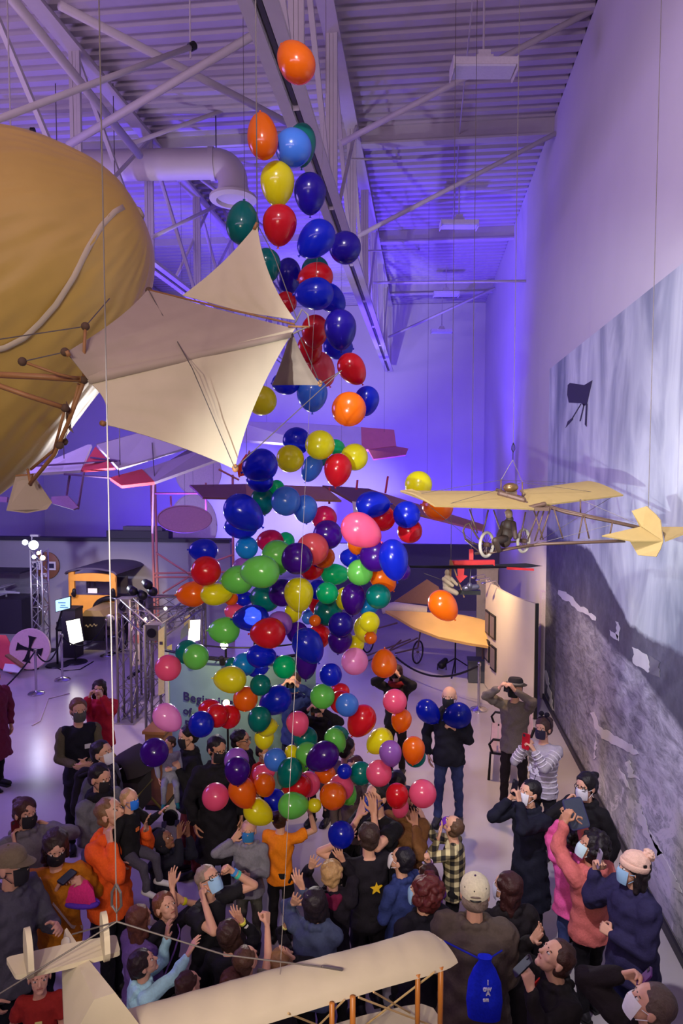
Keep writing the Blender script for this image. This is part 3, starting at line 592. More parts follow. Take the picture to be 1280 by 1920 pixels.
wires(ha, 'wing_strut', [(P(157, 885, 13), P(146, 955, 13)), (P(131, 890, 13.2), P(124, 932, 13.2)), (P(288, 905, 13.2), P(286, 1000, 13.4))], .022, M('mauve_spar', (112, 86, 120), .6))
slab('skid_board', [(98, 932, 13), (128, 930, 13), (148, 952, 12.9), (138, 956, 12.9), (96, 944, 13)], M('mauve_board', (150, 116, 140), .7), ha)
slab('skid_board', [(-20, 930, 13), (15, 932, 13), (14, 942, 13), (-20, 940, 13)], M('mauve_board', (150, 116, 140), .7), ha)
wires(ha, 'suspension_cable', [up_to_roof(P(225, 872, 13.2)), up_to_roof(P(120, 860, 13.2)), (P(290, 900, 13.1), P(285, 830, 13.9)), (P(222, 880, 13.2), P(225, 913, 12.85))], .008)
hb = thing('hanging_wing', 'bright white wing with salmon tip high on the blue end wall', 'wing', P(600, 820, 23))
slab('wing_panel', [(440, 792, 22.6), (560, 795, 23), (676, 803, 23.2), (678, 848, 22.4), (600, 838, 22.3), (440, 826, 22.2)], whf, hb, .1)
slab('wing_tip', [(676, 803, 23.2), (738, 808, 23.4), (742, 838, 22.8), (678, 846, 22.4)], pinkf, hb, .1)
slab('wing_underside', [(690, 844, 22.4), (742, 838, 22.8), (765, 842, 22.8), (760, 854, 22.6), (700, 862, 22.3)], M('salmon_underside', (196, 110, 120), .7), hb, .06)
wires(hb, 'suspension_cable', [up_to_roof(P(720, 815, 23.2)), up_to_roof(P(500, 800, 22.8))], .004)
hc = thing('hanging_monoplane', 'brown winged monoplane hanging low before the bright end wall', 'aircraft', P(620, 930, 18))
wing('wing', (P(355, 911, 17.6), P(460, 909, 18), P(462, 936, 17.2), P(380, 934, 17.0)), M('dark_brown_wing', (128, 88, 76), .6, 0, .1, 4), hc, .02, .05)
wing('wing', (P(460, 909, 18), P(606, 914, 18.2), P(640, 940, 17.4), P(462, 934, 17.2)), brnf, hc, .02, .05)
wing('wing', (P(604, 912, 18.2), P(690, 918, 18.4), P(752, 960, 17.6), P(668, 946, 17.3)), M('dark_brown_wing', (128, 88, 76), .6, 0, .1, 4), hc, .03, .06)
wing('wing', (P(690, 918, 18.4), P(908, 986, 19.4), P(905, 996, 19.2), P(752, 958, 17.6)), brnf, hc, .03, .06)
slab('fuselage_tail', [(660, 940, 17), (690, 945, 17), (720, 965, 17), (700, 985, 17), (664, 975, 17)], M('pale_fabric', (236, 224, 226), .7), hc, .3)
wires(hc, 'wing_strut', [(P(670, 900, 18), P(668, 918, 18)), (P(727, 893, 18), P(722, 925, 18)), (P(618, 914, 18), P(617, 945, 18))], .03, redf)
wires(hc, 'suspension_cable', [up_to_roof(P(640, 918, 18)), up_to_roof(P(800, 950, 18.8)), up_to_roof(P(400, 912, 17.5))], .004)
# red nosed hanging kite piece near the lower fin
rk = thing('red_kite', 'small red fabric piece hanging behind the lower airship fin tip', 'kite', P(465, 850, 8))
slab('kite_cloth', [(444, 876, 8), (462, 850, 8), (466, 868, 8), (458, 892, 8), (447, 894, 8)], M('bright_red_cloth', (226, 62, 40), .7), rk, .02)
wires(rk, 'kite_spar', [(P(410, 880, 8), P(448, 900, 8)), (P(448, 895, 8), P(468, 845, 8))], .012, M('pink_spar', (200, 120, 130), .6)); wires(rk, 'kite_line', [up_to_roof(P(462, 850, 8))], .003)
# model with long black rotor and white clad figure
mg = thing('model_rotorcraft', 'small hanging model with long black rotor and seated dummy', 'model aircraft', P(860, 1070, 8.6))
obj('rotor_blade', MB().prism([P(738, 1064, 8.4), P(742, 1060, 8.4), P(880, 1060, 8.6), P(985, 1056, 8.8), P(1016, 1061, 8.9), P(990, 1064, 8.8), P(880, 1067, 8.6)], .03), M('black_blade', (26, 22, 30), .35), mg)
rr = M('red_lacquer', (196, 42, 44), .5)
obj('red_beam', MB().bar(P(845, 1056, 8.7), P(926, 1055, 8.7), .07), rr, mg); obj('red_mast', MB().bar(P(883, 1030, 8.75), P(883, 1060, 8.75), .05), rr, mg)
obj('red_blade', MB().prism([P(950, 1063, 8.6), P(1000, 1066, 8.7), P(1000, 1070, 8.7), P(950, 1068, 8.6)], .02), rr, mg)
slab('red_rudder', [(857, 1066, 8.55), (870, 1066, 8.55), (869, 1078, 8.55), (876, 1080, 8.55), (862, 1093, 8.55), (854, 1080, 8.55), (858, 1080, 8.55)], rr, mg, .02)
obj('frame_post', MB().bar(P(845, 1050, 8.6), P(843, 1085, 8.6), .03).bar(P(846, 1052, 8.6), P(870, 1120, 8.6), .015), wood, mg)
fb = MB().ell(P(838, 1074, 8.5), (.03, .035, .042)).ell(P(838, 1092, 8.5), (.055, .05, .10)).cap(P(832, 1086, 8.45), P(848, 1098, 8.4), .028, .02).cap(P(845, 1085, 8.5), P(856, 1096, 8.4), .026, .018).cap(P(836, 1102, 8.5), P(855, 1112, 8.4), .04, .03)
obj('seated_dummy', fb, M('khaki_dummy', (164, 146, 118), .8), mg, smooth=1)
obj('black_float', MB().box(P(878, 1110, 8.6), (.28, .1, .05)), M('black_plastic', (18, 16, 20), .5), mg)
obj('motor', MB().cap(P(872, 1103, 8.5), P(893, 1100, 8.5), .035).ell(P(880, 1098, 8.45), (.03, .03, .04)), M('grey_motor', (110, 106, 122), .35, .6), mg, smooth=1)
wires(mg, 'rigging_wire', [(P(875, 1105, 8.6), P(795, 1075, 8.5)), (P(870, 1108, 8.6), P(840, 1100, 8.5)), up_to_roof(P(883, 1030, 8.75)), up_to_roof(P(845, 1050, 8.6)), (P(883, 1060, 8.7), P(880, 1100, 8.6))], .004)
# glider with a big tan wing standing on the floor at the back
gl = thing('glider', 'tan winged early glider standing on the floor behind the rope', 'aircraft', PZ(800, 1250, 0))
tan = M('tan_wing_fabric', (216, 172, 100), .6, 0, .14, 3, .1)
GY = 15.6
def gp(x, y, dy=0): return PY(x, y, GY+dy)
wing('wing', (gp(722, 1148, 1.2), gp(850, 1153, 1.0), gp(926, 1170, .6), gp(924, 1172, .5)), tan, gl, .04, .05)
obj('wing', MB().prism([gp(722, 1147, .8), gp(780, 1149, .6), gp(852, 1154, .5), gp(930, 1172, .3), gp(932, 1216, -.5), gp(880, 1208, -.4), gp(822, 1196, -.2), gp(775, 1178, .2), gp(745, 1160, .5)], .07), tan, gl, smooth=30)
obj('leading_edge', MB().tube([gp(716, 1142, 1.1), gp(740, 1138, 1.1), (gp(800, 1146, 1.1))], .12, 10), M('ribbed_white_wing', (206, 190, 186), .6), gl, smooth=1)
obj('tail_fin', MB().prism([gp(738, 1128, 2.5), gp(800, 1086, 2.5), (gp(822, 1100, 2.5)), gp(835, 1136, 2.5)], .05), M('brown_fin', (150, 110, 92), .7), gl)
fr = M('thin_frame', (104, 80, 80), .5)
wires(gl, 'frame_tube', [(gp(640, 1262, 1.5), gp(783, 1196, 1.5)), (gp(660, 1240, 1.8), gp(770, 1198, 1.8)), (gp(700, 1245, 1.5), gp(752, 1200, 1.2)), (gp(783, 1215, 1.5), gp(740, 1225, 1.5)), (gp(700, 1160, 1.6), gp(702, 1200, 1.6)), (gp(783, 1214, 1.5), gp(790, 1170, 1.2)), (gp(744, 1168, .6), gp(700, 1180, 1.2))], .02, fr)
wc = PY(783, 1216, GY+1.5); wheel(np.array([wc[0], wc[1], .30]), .27, (1, -.5, 0), gl, M('black_tyre', (36, 30, 36), .6), .02)
wc2 = PY(690, 1212, GY+2.4); wheel(np.array([wc2[0], wc2[1], .30]), .27, (1, -.5, 0), gl, M('black_tyre', (36, 30, 36), .6), .02)
obj('support_post', MB().tube([gp(905, 1180, .3), np.append(gp(905, 1180, .3)[:2], 0)], .02), fr, gl)
# ================================================================== EXHIBITS ON THE FLOOR
chrome = M('chrome', (200, 196, 200), .18, 1., .03, 8); alu = M('aluminium_truss', (176, 170, 172), .35, .7, .06, 12); blk = M('black_plastic', (18, 16, 20), .5); rubber = M('black_cable', (16, 14, 18), .6)
def glow(name, rgb, s): return M(name, rgb, .5, 0, .02, 4, 0, .3, s)
# stanchions and ropes
def stanchion(px, py, h, lab):
    b = PZ(px, py, 0); t = thing('stanchion', lab, 'stanchion', b, 'rope barrier stanchions')
    obj('base', MB().lathe(b, (0, 0, 1), [(.0, 0), (.17, 0), (.17, .015), (.15, .035), (.06, .06), (.03, .075), (0, .08)], 24), chrome, t, smooth=40)
    obj('post', MB().lathe(b, (0, 0, 1), [(.026, .05), (.026, h-.04)], 12), chrome, t, smooth=40)
    obj('post_cap', MB().lathe(b, (0, 0, 1), [(.026, h-.08), (.036, h-.07), (.036, h-.03), (.028, h-.01), (.0, h)], 12), chrome, t, smooth=40)
    return b+[0, 0, h-.06]
s1 = stanchion(68, 1301, .97, 'chrome stanchion in front of the white cross disc'); s2 = stanchion(117, 1275, 1.05, 'chrome stanchion before the tilted glowing tablet panel')
s3 = stanchion(200, 1230, .95, 'chrome stanchion beside the wooden truck at left'); s4 = stanchion(210, 1226, .95, 'second chrome stanchion close beside the wooden truck')
s5 = stanchion(897, 1331, .95, 'chrome stanchion on the yellow lit floor at right'); s6 = stanchion(585, 1286, .92, 'chrome stanchion standing behind the balloon column')
def rope(name, lab, a, b, sag, r=.016):
    pts = [a+(b-a)*t-np.array([0, 0, sag*4*t*(1-t)]) for t in np.linspace(0, 1, 16)]
    o = obj(name, MB().tube(pts, r, 8), rubber, smooth=1, base=a); tag(o, lab, 'rope', 'barrier ropes')
rope('barrier_rope', 'black barrier rope sagging between the two left stanchions', s1, s2, .38)
rope('barrier_rope', 'black barrier rope running from the cross disc stanchion out of frame', s1, PZ(-40, 1320, .5), .15)
rope('barrier_rope', 'black barrier rope sagging in front of the wooden truck', s2, s3, .4)
s7 = PY(742, 1232, 16.2)
rope('barrier_rope', 'long black barrier rope sagging across the pale floor at right', s5, s7, .33, .022)
stn = np.array([s7[0], s7[1], 0]); t7 = thing('stanchion', 'chrome stanchion at the far end of the long sagging rope', 'stanchion', stn, 'rope barrier stanchions')
obj('base', MB().lathe(stn, (0, 0, 1), [(0, 0), (.17, 0), (.15, .035), (.03, .075), (0, .08)], 20), chrome, t7, smooth=40); obj('post', MB().lathe(stn, (0, 0, 1), [(.026, .05), (.026, s7[2]+.06)], 12), chrome, t7)
# light tower truss
tw = PZ(78, 1222, 0); Yt = tw[1]; TT = thing('lighting_tower', 'slim aluminium lattice tower carrying bright stage lights', 'light tower', tw)
def cell(t, base, w, h, m_, n=9, nm='tower', rl=.011):
    c = [np.array([sx*w/2, sy*w/2, 0]) for sx, sy in ((-1, -1), (1, -1), (1, 1), (-1, 1))]
    for q in c: obj(nm+'_upright', MB().tube([base+q, base+q+[0, 0, h]], .025, 8), m_, t, smooth=1)
    lb = MB()
    for k in range(n):
        z0, z1 = h*k/n, h*(k+1)/n
        for i in range(4):
            a_, b_ = c[i], c[(i+1) % 4]; lb.tube([base+a_+[0, 0, z0 if k % 2 else z1], base+b_+[0, 0, z1 if k % 2 else z0]], rl, 5)
        if k % 2 == 0:
            for i in range(4): lb.tube([base+c[i]+[0, 0, z0], base+c[(i+1) % 4]+[0, 0, z0]], .009, 5)
    obj(nm+'_lacing', lb, m_, t)
cell(TT, tw, .30, PY(78, 1030, Yt)[2], alu)
obj('base_plate', MB().box(tw+[0, 0, .012], (.6, .6, .024)), blk, TT)
def stage_light(t, p, at, r, L_, em, nm='lamp_head'):
    d = nrm(np.array(at)-p); h = obj(nm, MB().lathe(p, d, [(0, -L_), (r*.7, -L_), (r*.9, -L_*.4), (r, 0), (r*.92, 0), (r*.85, -.02)], 16), blk, t, smooth=40)
    obj('lens', MB().lathe(p, d, [(0, -.025), (r*.86, -.025), (r*.8, -.008), (0, .0)], 16), em, h, smooth=40)
wl = glow('stage_light_white', (215, 225, 255), 60); yl = glow('stage_light_warm', (255, 205, 140), 25)
stage_light(TT, PY(63, 1022, Yt-.15), CAMLOC, .13, .3, wl); stage_light(TT, PY(47, 1017, Yt-.1), P(100, 900, 1), .08, .2, glow('stage_light_dim', (215, 225, 255), 14)); stage_light(TT, PY(64, 1044, Yt-.15), CAMLOC, .06, .2, glow('stage_light_dim', (215, 225, 255), 14))
stage_light(TT, PY(72, 1037, Yt-.2), CAMLOC+[3, 0, 0], .05, .15, yl); stage_light(TT, PY(80, 1046, Yt-.2), CAMLOC, .07, .15, yl)
obj('yoke', MB().box(PY(66, 1004, Yt), (.22, .1, .05)).bar(PY(60, 1004, Yt), PY(60, 1025, Yt), .03), alu, TT)
spot('tower_beam_lamp', PY(66, 1020, Yt-.5), P(960, 960, 6.3), 900, (.80, .84, 1.0), 30, .6, .05)
# disc on the partition
dk2 = PY(88, 1060, 20.25); dsc = thing('round_plaque', 'round brown wooden plaque with white frames behind light tower', 'plaque', dk2)
obj('disc', MB().lathe(dk2, (0, -1, 0), [(0, 0), (.41, 0), (.41, .03), (.38, .05), (0, .05)], 36), M('brown_wood', (140, 92, 60), .5, 0, .2, 8), dsc, smooth=40)
for x, y in ((97, 1061), (68, 1060)):
    c = PY(x, y, 20.18); obj('white_frame', MB().box(c, (.26, .02, .26)), M('white_card', (230, 224, 220), .6), dsc); obj('dark_picture', MB().box(c+[0, -.012, 0], (.15, .02, .14)), M('navy_card', (44, 40, 70), .6), dsc)
obj('white_frame', MB().box(PY(82, 1078, 20.18), (.2, .02, .12)), M('white_card', (230, 224, 220), .6), dsc)
# display case at far left
dc = PZ(-10, 1188, 0); dcy = dc[1]; ca = thing('display_case', 'dark plinth display case with glass top at far left', 'display case', dc)
zt = PY(20, 1124, dcy)[2]; x1 = PY(40, 1124, dcy)[0]
obj('plinth', MB().box(((x1-2.6+x1)/2, dcy+.5, zt/2), (2.6, 1.0, zt)), M('plinth_dark', (40, 32, 50), .6), ca)
zc = PY(20, 1076, dcy)[2]
obj('glass_cover', MB().box((x1-1.3, dcy+.5, (zt+zc)/2), (2.5, .95, zc-zt)), GLASS, ca); obj('case_lid', MB().box((x1-1.3, dcy+.5, zc+.02), (2.5, .95, .05)), M('plinth_dark', (40, 32, 50), .6), ca)
mdl = thing('model_aeroplane', 'pale model aeroplane inside the glass display case', 'model', (x1-.7, dcy+.4, zt)); mw = M('model_white', (200, 196, 206), .4)
obj('fuselage', MB().cap((x1-.9, dcy+.4, zt+.14), (x1-.3, dcy+.4, zt+.12), .06, .03).box((x1-.7, dcy+.4, zt+.04), (.04, .04, .09)), mw, mdl, smooth=1); obj('upper_wing', MB().box((x1-.75, dcy+.4, zt+.32), (.2, .8, .02)).box((x1-.75, dcy+.4, zt+.19), (.03, .03, .26)), mw, mdl); obj('lower_wing', MB().box((x1-.75, dcy+.4, zt+.1), (.2, .8, .02)), mw, mdl)
# truck
tr = PZ(172, 1229, 0); ty = tr[1]; TK = thing('vintage_truck', 'vintage truck front with yellow wooden cab and black hood', 'truck', tr)
def tp_(x, y, dy=0): return PY(x, y, ty+dy)
ywood = M('varnished_yellow_wood', (214, 146, 62), .4, 0, .12, 6); bl_ = M('black_enamel', (22, 20, 28), .25, 0, .05, 6)
W2 = tp_(219, 1150, 1.5)[0]-tp_(131, 1150, 1.5)[0]; cx = (tp_(219, 1150, 1.5)[0]+tp_(131, 1150, 1.5)[0])/2
z0, zb2, zw0, zr = tp_(0, 1158, 1.5)[2], tp_(0, 1112, 1.5)[2], tp_(0, 1078, 1.5)[2], tp_(0, 1069, 1.5)[2]
y1 = ty+1.5
obj('cab_front', MB().box((cx, y1, (z0+zb2)/2), (W2, .06, zb2-z0)), ywood, TK)
for s in (-1, 1): obj('cab_post', MB().box((cx+s*(W2/2-.08), y1, (zb2+zr)/2), (.16, .08, zr-zb2)), ywood, TK)
ar = [(cx+W2/2*.99*math.sin(a), y1-.02, zw0-.02+.12*math.cos(a*1.0)) for a in np.linspace(-1.57, 1.57, 15)]
obj('cab_header', MB().prism([(x, y, z) for x, y, z in ar]+[(cx+W2/2*.99, y1-.02, zw0-.12), (cx-W2/2*.99, y1-.02, zw0-.12)], .08), ywood, TK)
rf = [[(cx+(W2/2+.05)*math.sin(a), yy, zr-.06+.16*math.cos(a)) for a in np.linspace(-1.57, 1.57, 13)] for yy in np.linspace(y1-.12, y1+2.6, 6)]
obj('cab_roof', MB().sheet(rf, .05), M('roof_cloth', (66, 56, 84), .7), TK, smooth=40)
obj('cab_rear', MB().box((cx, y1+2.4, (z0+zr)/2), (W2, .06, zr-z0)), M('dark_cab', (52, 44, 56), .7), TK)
obj('windscreen', MB().box((cx, y1+.02, (zb2+zw0)/2-.06), (W2-.3, .015, zw0-zb2-.12)), GLASS, TK)
obj('windscreen_card', MB().box((tp_(175, 1106, 1.5)[0], y1-.05, tp_(175, 1107, 1.5)[2]), (.26, .01, .13)), M('white_card', (230, 224, 220), .6), TK)
obj('cab_shade_panel', MB().box((cx, y1+.9, (zb2+zw0)/2-.1), (W2-.12, .05, zw0-zb2)), M('dark_cab', (52, 44, 56), .7), TK)  # dark sheet added to stand for the shade inside the cab
hx, hz = tp_(180, 1160, .5)[0], tp_(0, 1150, .5)[2]; hw = .72
obj('hood', MB().loft([[(hx-hw*.5*k, yy, hz-.55), (hx-hw*.5*k, yy, hz+.0), (hx-hw*.3*k, yy, hz+.17), (hx+hw*.3*k, yy, hz+.17), (hx+hw*.5*k, yy, hz), (hx+hw*.5*k, yy, hz-.55)] for yy, k in ((ty+.3, .9), (y1, 1.1))]), M('olive_hood', (126, 106, 74), .35), TK)
obj('radiator', MB().box((hx, ty+.27, hz-.28), (hw*.95, .1, .62)), bl_, TK); obj('radiator_script', MB().tube([(hx-.16+.32*t, ty+.215, hz-.22+.03*math.sin(t*19)+.05*t) for t in np.linspace(0, 1, 30)], .012, 5), M('brass_script', (176, 160, 120), .4, .5), TK)
pr_ = [(hx+.44*math.sin(a)*1.05, y1-.1, hz-.02+.30*math.cos(a)*1.05) for a in np.linspace(-1.9, 1.9, 20)]
obj('cowl_ring', MB().tube(pr_, .07, 10), bl_, TK, smooth=1)
for px in (153, 206):
    c = tp_(px, 1163, .35); obj('headlight', MB().lathe(c, (0, -1, 0), [(0, -.16), (.08, -.12), (.15, -.02), (.155, .02), (.12, .035), (0, .05)], 20), M('nickel_lamp', (170, 160, 160), .25, .8), TK, smooth=50)
for px in (139, 212):
    c = tp_(px, 1116, 1.35); obj('side_lamp', MB().cap(c, c+[0, 0, .14], .06, .05).lathe(c+[0, -.05, .05], (0, -1, 0), [(0, 0), (.05, 0), (.05, .03), (0, .03)], 12), bl_, TK, smooth=40)
for s in (-1, 1):
    wc_ = np.array([hx+s*.72, ty+.45, .38]); wheel(wc_, .34, (1, 0, 0), TK, M('black_tyre', (36, 30, 36), .6), .045)
    fd = [[(hx+s*.72+dx, ty+.45+.50*math.cos(a), .38+.50*math.sin(a)) for dx in (-.14, 0, .14)] for a in np.linspace(.0, 2.6, 12)]
    obj('fender', MB().sheet(fd, .02), bl_, TK, smooth=40)
obj('axle_and_crank', MB().tube([(hx-.72, ty+.45, .38), (hx+.72, ty+.45, .38)], .04).box((hx, ty+.35, .62), (1.0, .06, .06)), bl_, TK)
obj('chassis', MB().box((cx, y1+.5, .55), (W2*.95, 2.6, .25)), bl_, TK)
for s in (-1, 1): wheel(np.array([cx+s*.74, y1+1.5, .40]), .36, (1, 0, 0), TK, M('black_tyre', (36, 30, 36), .6), .045)
# screens on stands
def screen(name, lab, quad, em, foot, cat='screen'):
    pts = [np.array(q) for q in quad]; c = sum(pts)/4; f = PZ(*foot, 0); t = thing(name, lab, cat, f)
    big = [c+(p-c)*1.10 for p in pts]; n_ = nrm(np.cross(pts[1]-pts[0], pts[2]-pts[0])); n_ = n_ if n_[1] < 0 else -n_
    obj('bezel', MB().prism([p-n_*.025 for p in big], .04, n_), blk, t); obj('display', MB().prism([p for p in pts], .012, n_), em, t)
    obj('stand_pole', MB().tube([c-n_*.05, f+[0, 0, .9 if c[2] > 1.2 else c[2]*.6], f+[0, 0, .03]], .025, 8), blk, t); obj('stand_base', MB().lathe(f, (0, 0, 1), [(0, 0), (.28, 0), (.26, .03), (.03, .05), (0, .05)], 20), blk, t); return t
yy = PZ(108, 1250, 0)[1]
scr = screen('video_screen', 'small pale blue video screen on a dark stand', [PY(104, 1126, yy), PY(131, 1119, yy), PY(131, 1140, yy), PY(105, 1147, yy)], glow('screen_image', (176, 216, 228), 1.1), (108, 1248))
gm = M('screen_print', (120, 170, 190), .5, 0, .3, 12, 0, .3, .6)
for k, (x, y, w_) in enumerate(((116, 1130, .18), (118, 1135, .12), (120, 1139, .2))): obj('screen_graphic', MB().box(PY(x, y, yy-.02), (w_, .01, .03)), gm, scr)
yy = PZ(140, 1250, 0)[1]
screen('glowing_board', 'tilted glowing cream white panel on a black stand', [PY(124, 1165, yy), PY(149, 1160, yy), PY(156, 1201, yy), PY(132, 1209, yy)], glow('panel_glow', (255, 252, 222), 3.2), (142, 1242), 'light panel')
cbn = thing('equipment_case', 'dark equipment case standing behind the glowing panel', 'case', PZ(126, 1236, 0)); cb0 = PZ(126, 1236, 0); obj('case_body', MB().box(cb0+[0, .3, .6], (.36, .4, 1.2)), M('case_dark', (36, 30, 42), .5), cbn); obj('case_lid', MB().box(cb0+[0, .3, 1.22], (.38, .42, .06)), blk, cbn)
# white disc with black cross and red fabric behind
cr_ = PZ(55, 1256, 0); cyd = cr_[1]; cc = PY(56, 1217, cyd); Rd = 38.5*depth(cc)/F0; cd = thing('cross_disc', 'white round disc with black cross leaning by the stanchion', 'disc', (cc[0], cc[1], 0))
nd = nrm((.12, -1, .12)); uu, vv, _ = frame(nd)
zoff = Rd-cc[2]+.005; cc = cc+[0, 0, max(0, zoff)*0]
obj('disc', MB().lathe(cc, nd, [(0, -.03), (Rd, -.03), (Rd, .0), (Rd*.97, .015), (0, .02)], 48), M('white_disc', (232, 200, 192), .6), cd, smooth=40)
th0 = math.radians(-12)
for k in range(4):
    a_ = th0+k*math.pi/2; e1 = np.array([math.cos(a_), 0, math.sin(a_)]); e2 = np.array([-math.sin(a_), 0, math.cos(a_)]); e1 = nrm(e1-nd*(e1 @ nd)); e2 = nrm(e2-nd*(e2 @ nd))
    pr_ = [(0.02, -.055), (.25, -.075), (.50, -.13), (.63, -.21), (.63, .21), (.50, .13), (.25, .075), (.02, .055)]
    obj('cross_arm', MB().prism([cc+nd*(.03+.002*k)+e1*(x*Rd)+e2*(y*Rd) for x, y in pr_], .012, nd), blk, cd)
obj('support_leg', MB().tube([cc-nd*.05, np.array([cc[0], cc[1]+.25, 0])], .03), blk, cd); obj('support_foot', MB().box((cc[0], cc[1]+.05, (cc[2]-Rd)/2), (.3, .12, max(.05, cc[2]-Rd+.06))), blk, cd)
rdl = thing('aircraft_tail', 'red and white lit fabric aircraft tail at the far left', 'aircraft tail', PZ(0, 1262, 0))
yq = cyd+.3; obj('red_fabric', MB().prism([PY(-30, 1190, yq+.6), PY(12, 1192, yq+.5), PY(24, 1215, yq), PY(38, 1250, yq-.6), PY(20, 1262, yq-.8), PY(-30, 1240, yq)], .05), redf, rdl)
obj('white_fabric', MB().prism([PY(10, 1245, yq-.9), PY(42, 1248, yq-.9), PY(36, 1262, yq-1.1), PY(6, 1258, yq-1.0)], .04), whf, rdl)
obj('brown_strut', MB().bar(PY(13, 1228, yq-.9), PY(44, 1250, yq-1.0), .12, .04), M('brown_wood', (140, 92, 60), .5, 0, .2, 8), rdl)
obj('leg', MB().tube([PY(20, 1240, yq), PZ(20, 1262, 0)], .03), blk, rdl)
# square truss display frames with banners
fb_ = PZ(235, 1345, 0); TF = thing('truss_display', 'square aluminium truss display stand with hung banners and lamps', 'display stand', fb_)
alu2 = M('aluminium_frame', (128, 122, 120), .4, .5, .06, 12)
def col(px, pyb, pyt, w_=.26):
    b = PZ(px, pyb, 0); h = PY(px, pyt, b[1])[2]; cell(TF, b, w_, h, alu2, 7, 'frame', .007); return b, h
B1, h1 = col(240, 1352, 1122); B2, h2 = col(294, 1400, 1170)
B3, h3 = col(272, 1310, 1118); B4, h4 = col(372, 1300, 1118)
def beam(a, b, w_=.24):
    u, v, d = frame(b-a); lb = MB(); n_ = max(3, int(np.linalg.norm(b-a)/.3)); c = [u*sx*w_/2+v*sy*w_/2 for sx, sy in ((-1, -1), (1, -1), (1, 1), (-1, 1))]
    for q in c: obj('frame_rail', MB().tube([a+q, b+q], .018, 7), alu2, TF, smooth=1)
    for k in range(n_):
        p0, p1 = a+(b-a)*k/n_, a+(b-a)*(k+1)/n_
        for i in range(4): lb.tube([(p0 if k % 2 else p1)+c[i], (p1 if k % 2 else p0)+c[(i+1) % 4]], .007, 5)
    obj('frame_lacing', lb, alu2, TF)
T = lambda b, h: np.array([b[0], b[1], h-.12])
beam(T(B1, h1), T(B3, h3)); beam(T(B3, h3), T(B4, h4)); beam(T(B1, h1), T(B2, h2)) ; beam(T(B2, h2), T(B4, h4)); beam(np.array([B1[0], B1[1], .14]), np.array([B3[0], B3[1], .14]))
for b, h in ((B1, h1), (B2, h2), (B3, h3), (B4, h4)):
    obj('corner_block', MB().box((b[0], b[1], h-.12), (.28, .28, .26)), alu2, TF); obj('corner_hole', MB().lathe((b[0], b[1]-.15, h-.12), (0, -1, 0), [(.0, 0), (.08, 0), (.08, .012), (0, .012)], 16), blk, TF); obj('foot_plate', MB().box((b[0], b[1], .01), (.4, .4, .02)), alu, TF)
yb = (B1[1]+B3[1])/2
ban = M('banner_paper', (236, 222, 196), .6, 0, .06, 5); bnr = M('banner_red', (226, 140, 120), .6); bnb = M('banner_ink', (70, 60, 80), .6); bny = M('lit_banner', (250, 230, 150), .6)
def banner(pix, y_, m_, marks=()):
    o = obj('banner', MB().prism([PY(x, y, y_) for x, y in pix], .02), m_, TF)
    for (x, y, w_, h_, mm_) in marks: obj('banner_print', MB().box(PY(x, y, y_-.02), (w_, .012, h_)), mm_, TF)
banner([(248, 1128), (260, 1126), (262, 1246), (250, 1250)], yb-.3, ban, [(254, 1145, .08, .14, bnr), (255, 1175, .1, .1, bnr), (255, 1198, .1, .16, bnr), (255, 1222, .05, .05, bnb), (257, 1238, .06, .03, bnb), (255, 1160, .08, .03, bnb)])
banner([(241, 1160), (248, 1152), (247, 1212), (241, 1216)], yb, ban, [(244, 1190, .05, .2, bnr)])
yb2 = (B2[1]+B4[1])/2-.5
banner([(297, 1182), (308, 1174), (308, 1300), (297, 1304)], B2[1]-.16, bny, [(302, 1206, .05, .05, bnb)])
banner([(309, 1214), (322, 1208), (322, 1230), (309, 1236)], B2[1]+.3, bny)
banner([(345, 1158), (356, 1152), (356, 1178), (345, 1184)], yb2+.9, bny)
obj('lit_panel', MB().prism([PY(356, 1163, yb2+1.2), PY(375, 1162, yb2+1.2), PY(374, 1200, yb2+1.2), PY(352, 1206, yb2+1.2)], .03), glow('panel_glow2', (255, 248, 224), 1.6), TF)
obj('tilted_board', MB().prism([PY(340, 1180, yb2+.8), PY(352, 1168, yb2+.8), PY(352, 1190, yb2+.8), PY(338, 1200, yb2+.8)], .03), M('grey_board', (140, 150, 150), .6), TF)
for x, y, e in ((220, 1126, 20), (310, 1141, 14), (273, 1161, 14)): stage_light(TF, PY(x, y, yb-.4), CAMLOC, .035, .1, glow('small_spot', (255, 246, 226), e), 'small_lamp')
for x, y in ((244, 1104), (272, 1092), (281, 1105), (262, 1112)): obj('lamp_head', MB().cap(PY(x, y, yb), PY(x+6, y+5, yb-.2), .07, .09), blk, TF, smooth=1)
obj('arm_clamp', MB().bar(PY(240, 1272, yb-.2), PY(260, 1258, yb+.1), .05), blk, TF); obj('cable', MB().tube([PY(268, 1155, yb), PY(290, 1152, yb-.2), PY(320, 1140, yb), PY(350, 1150, yb), PY(372, 1136, yb)], .012, 5), alu, TF)
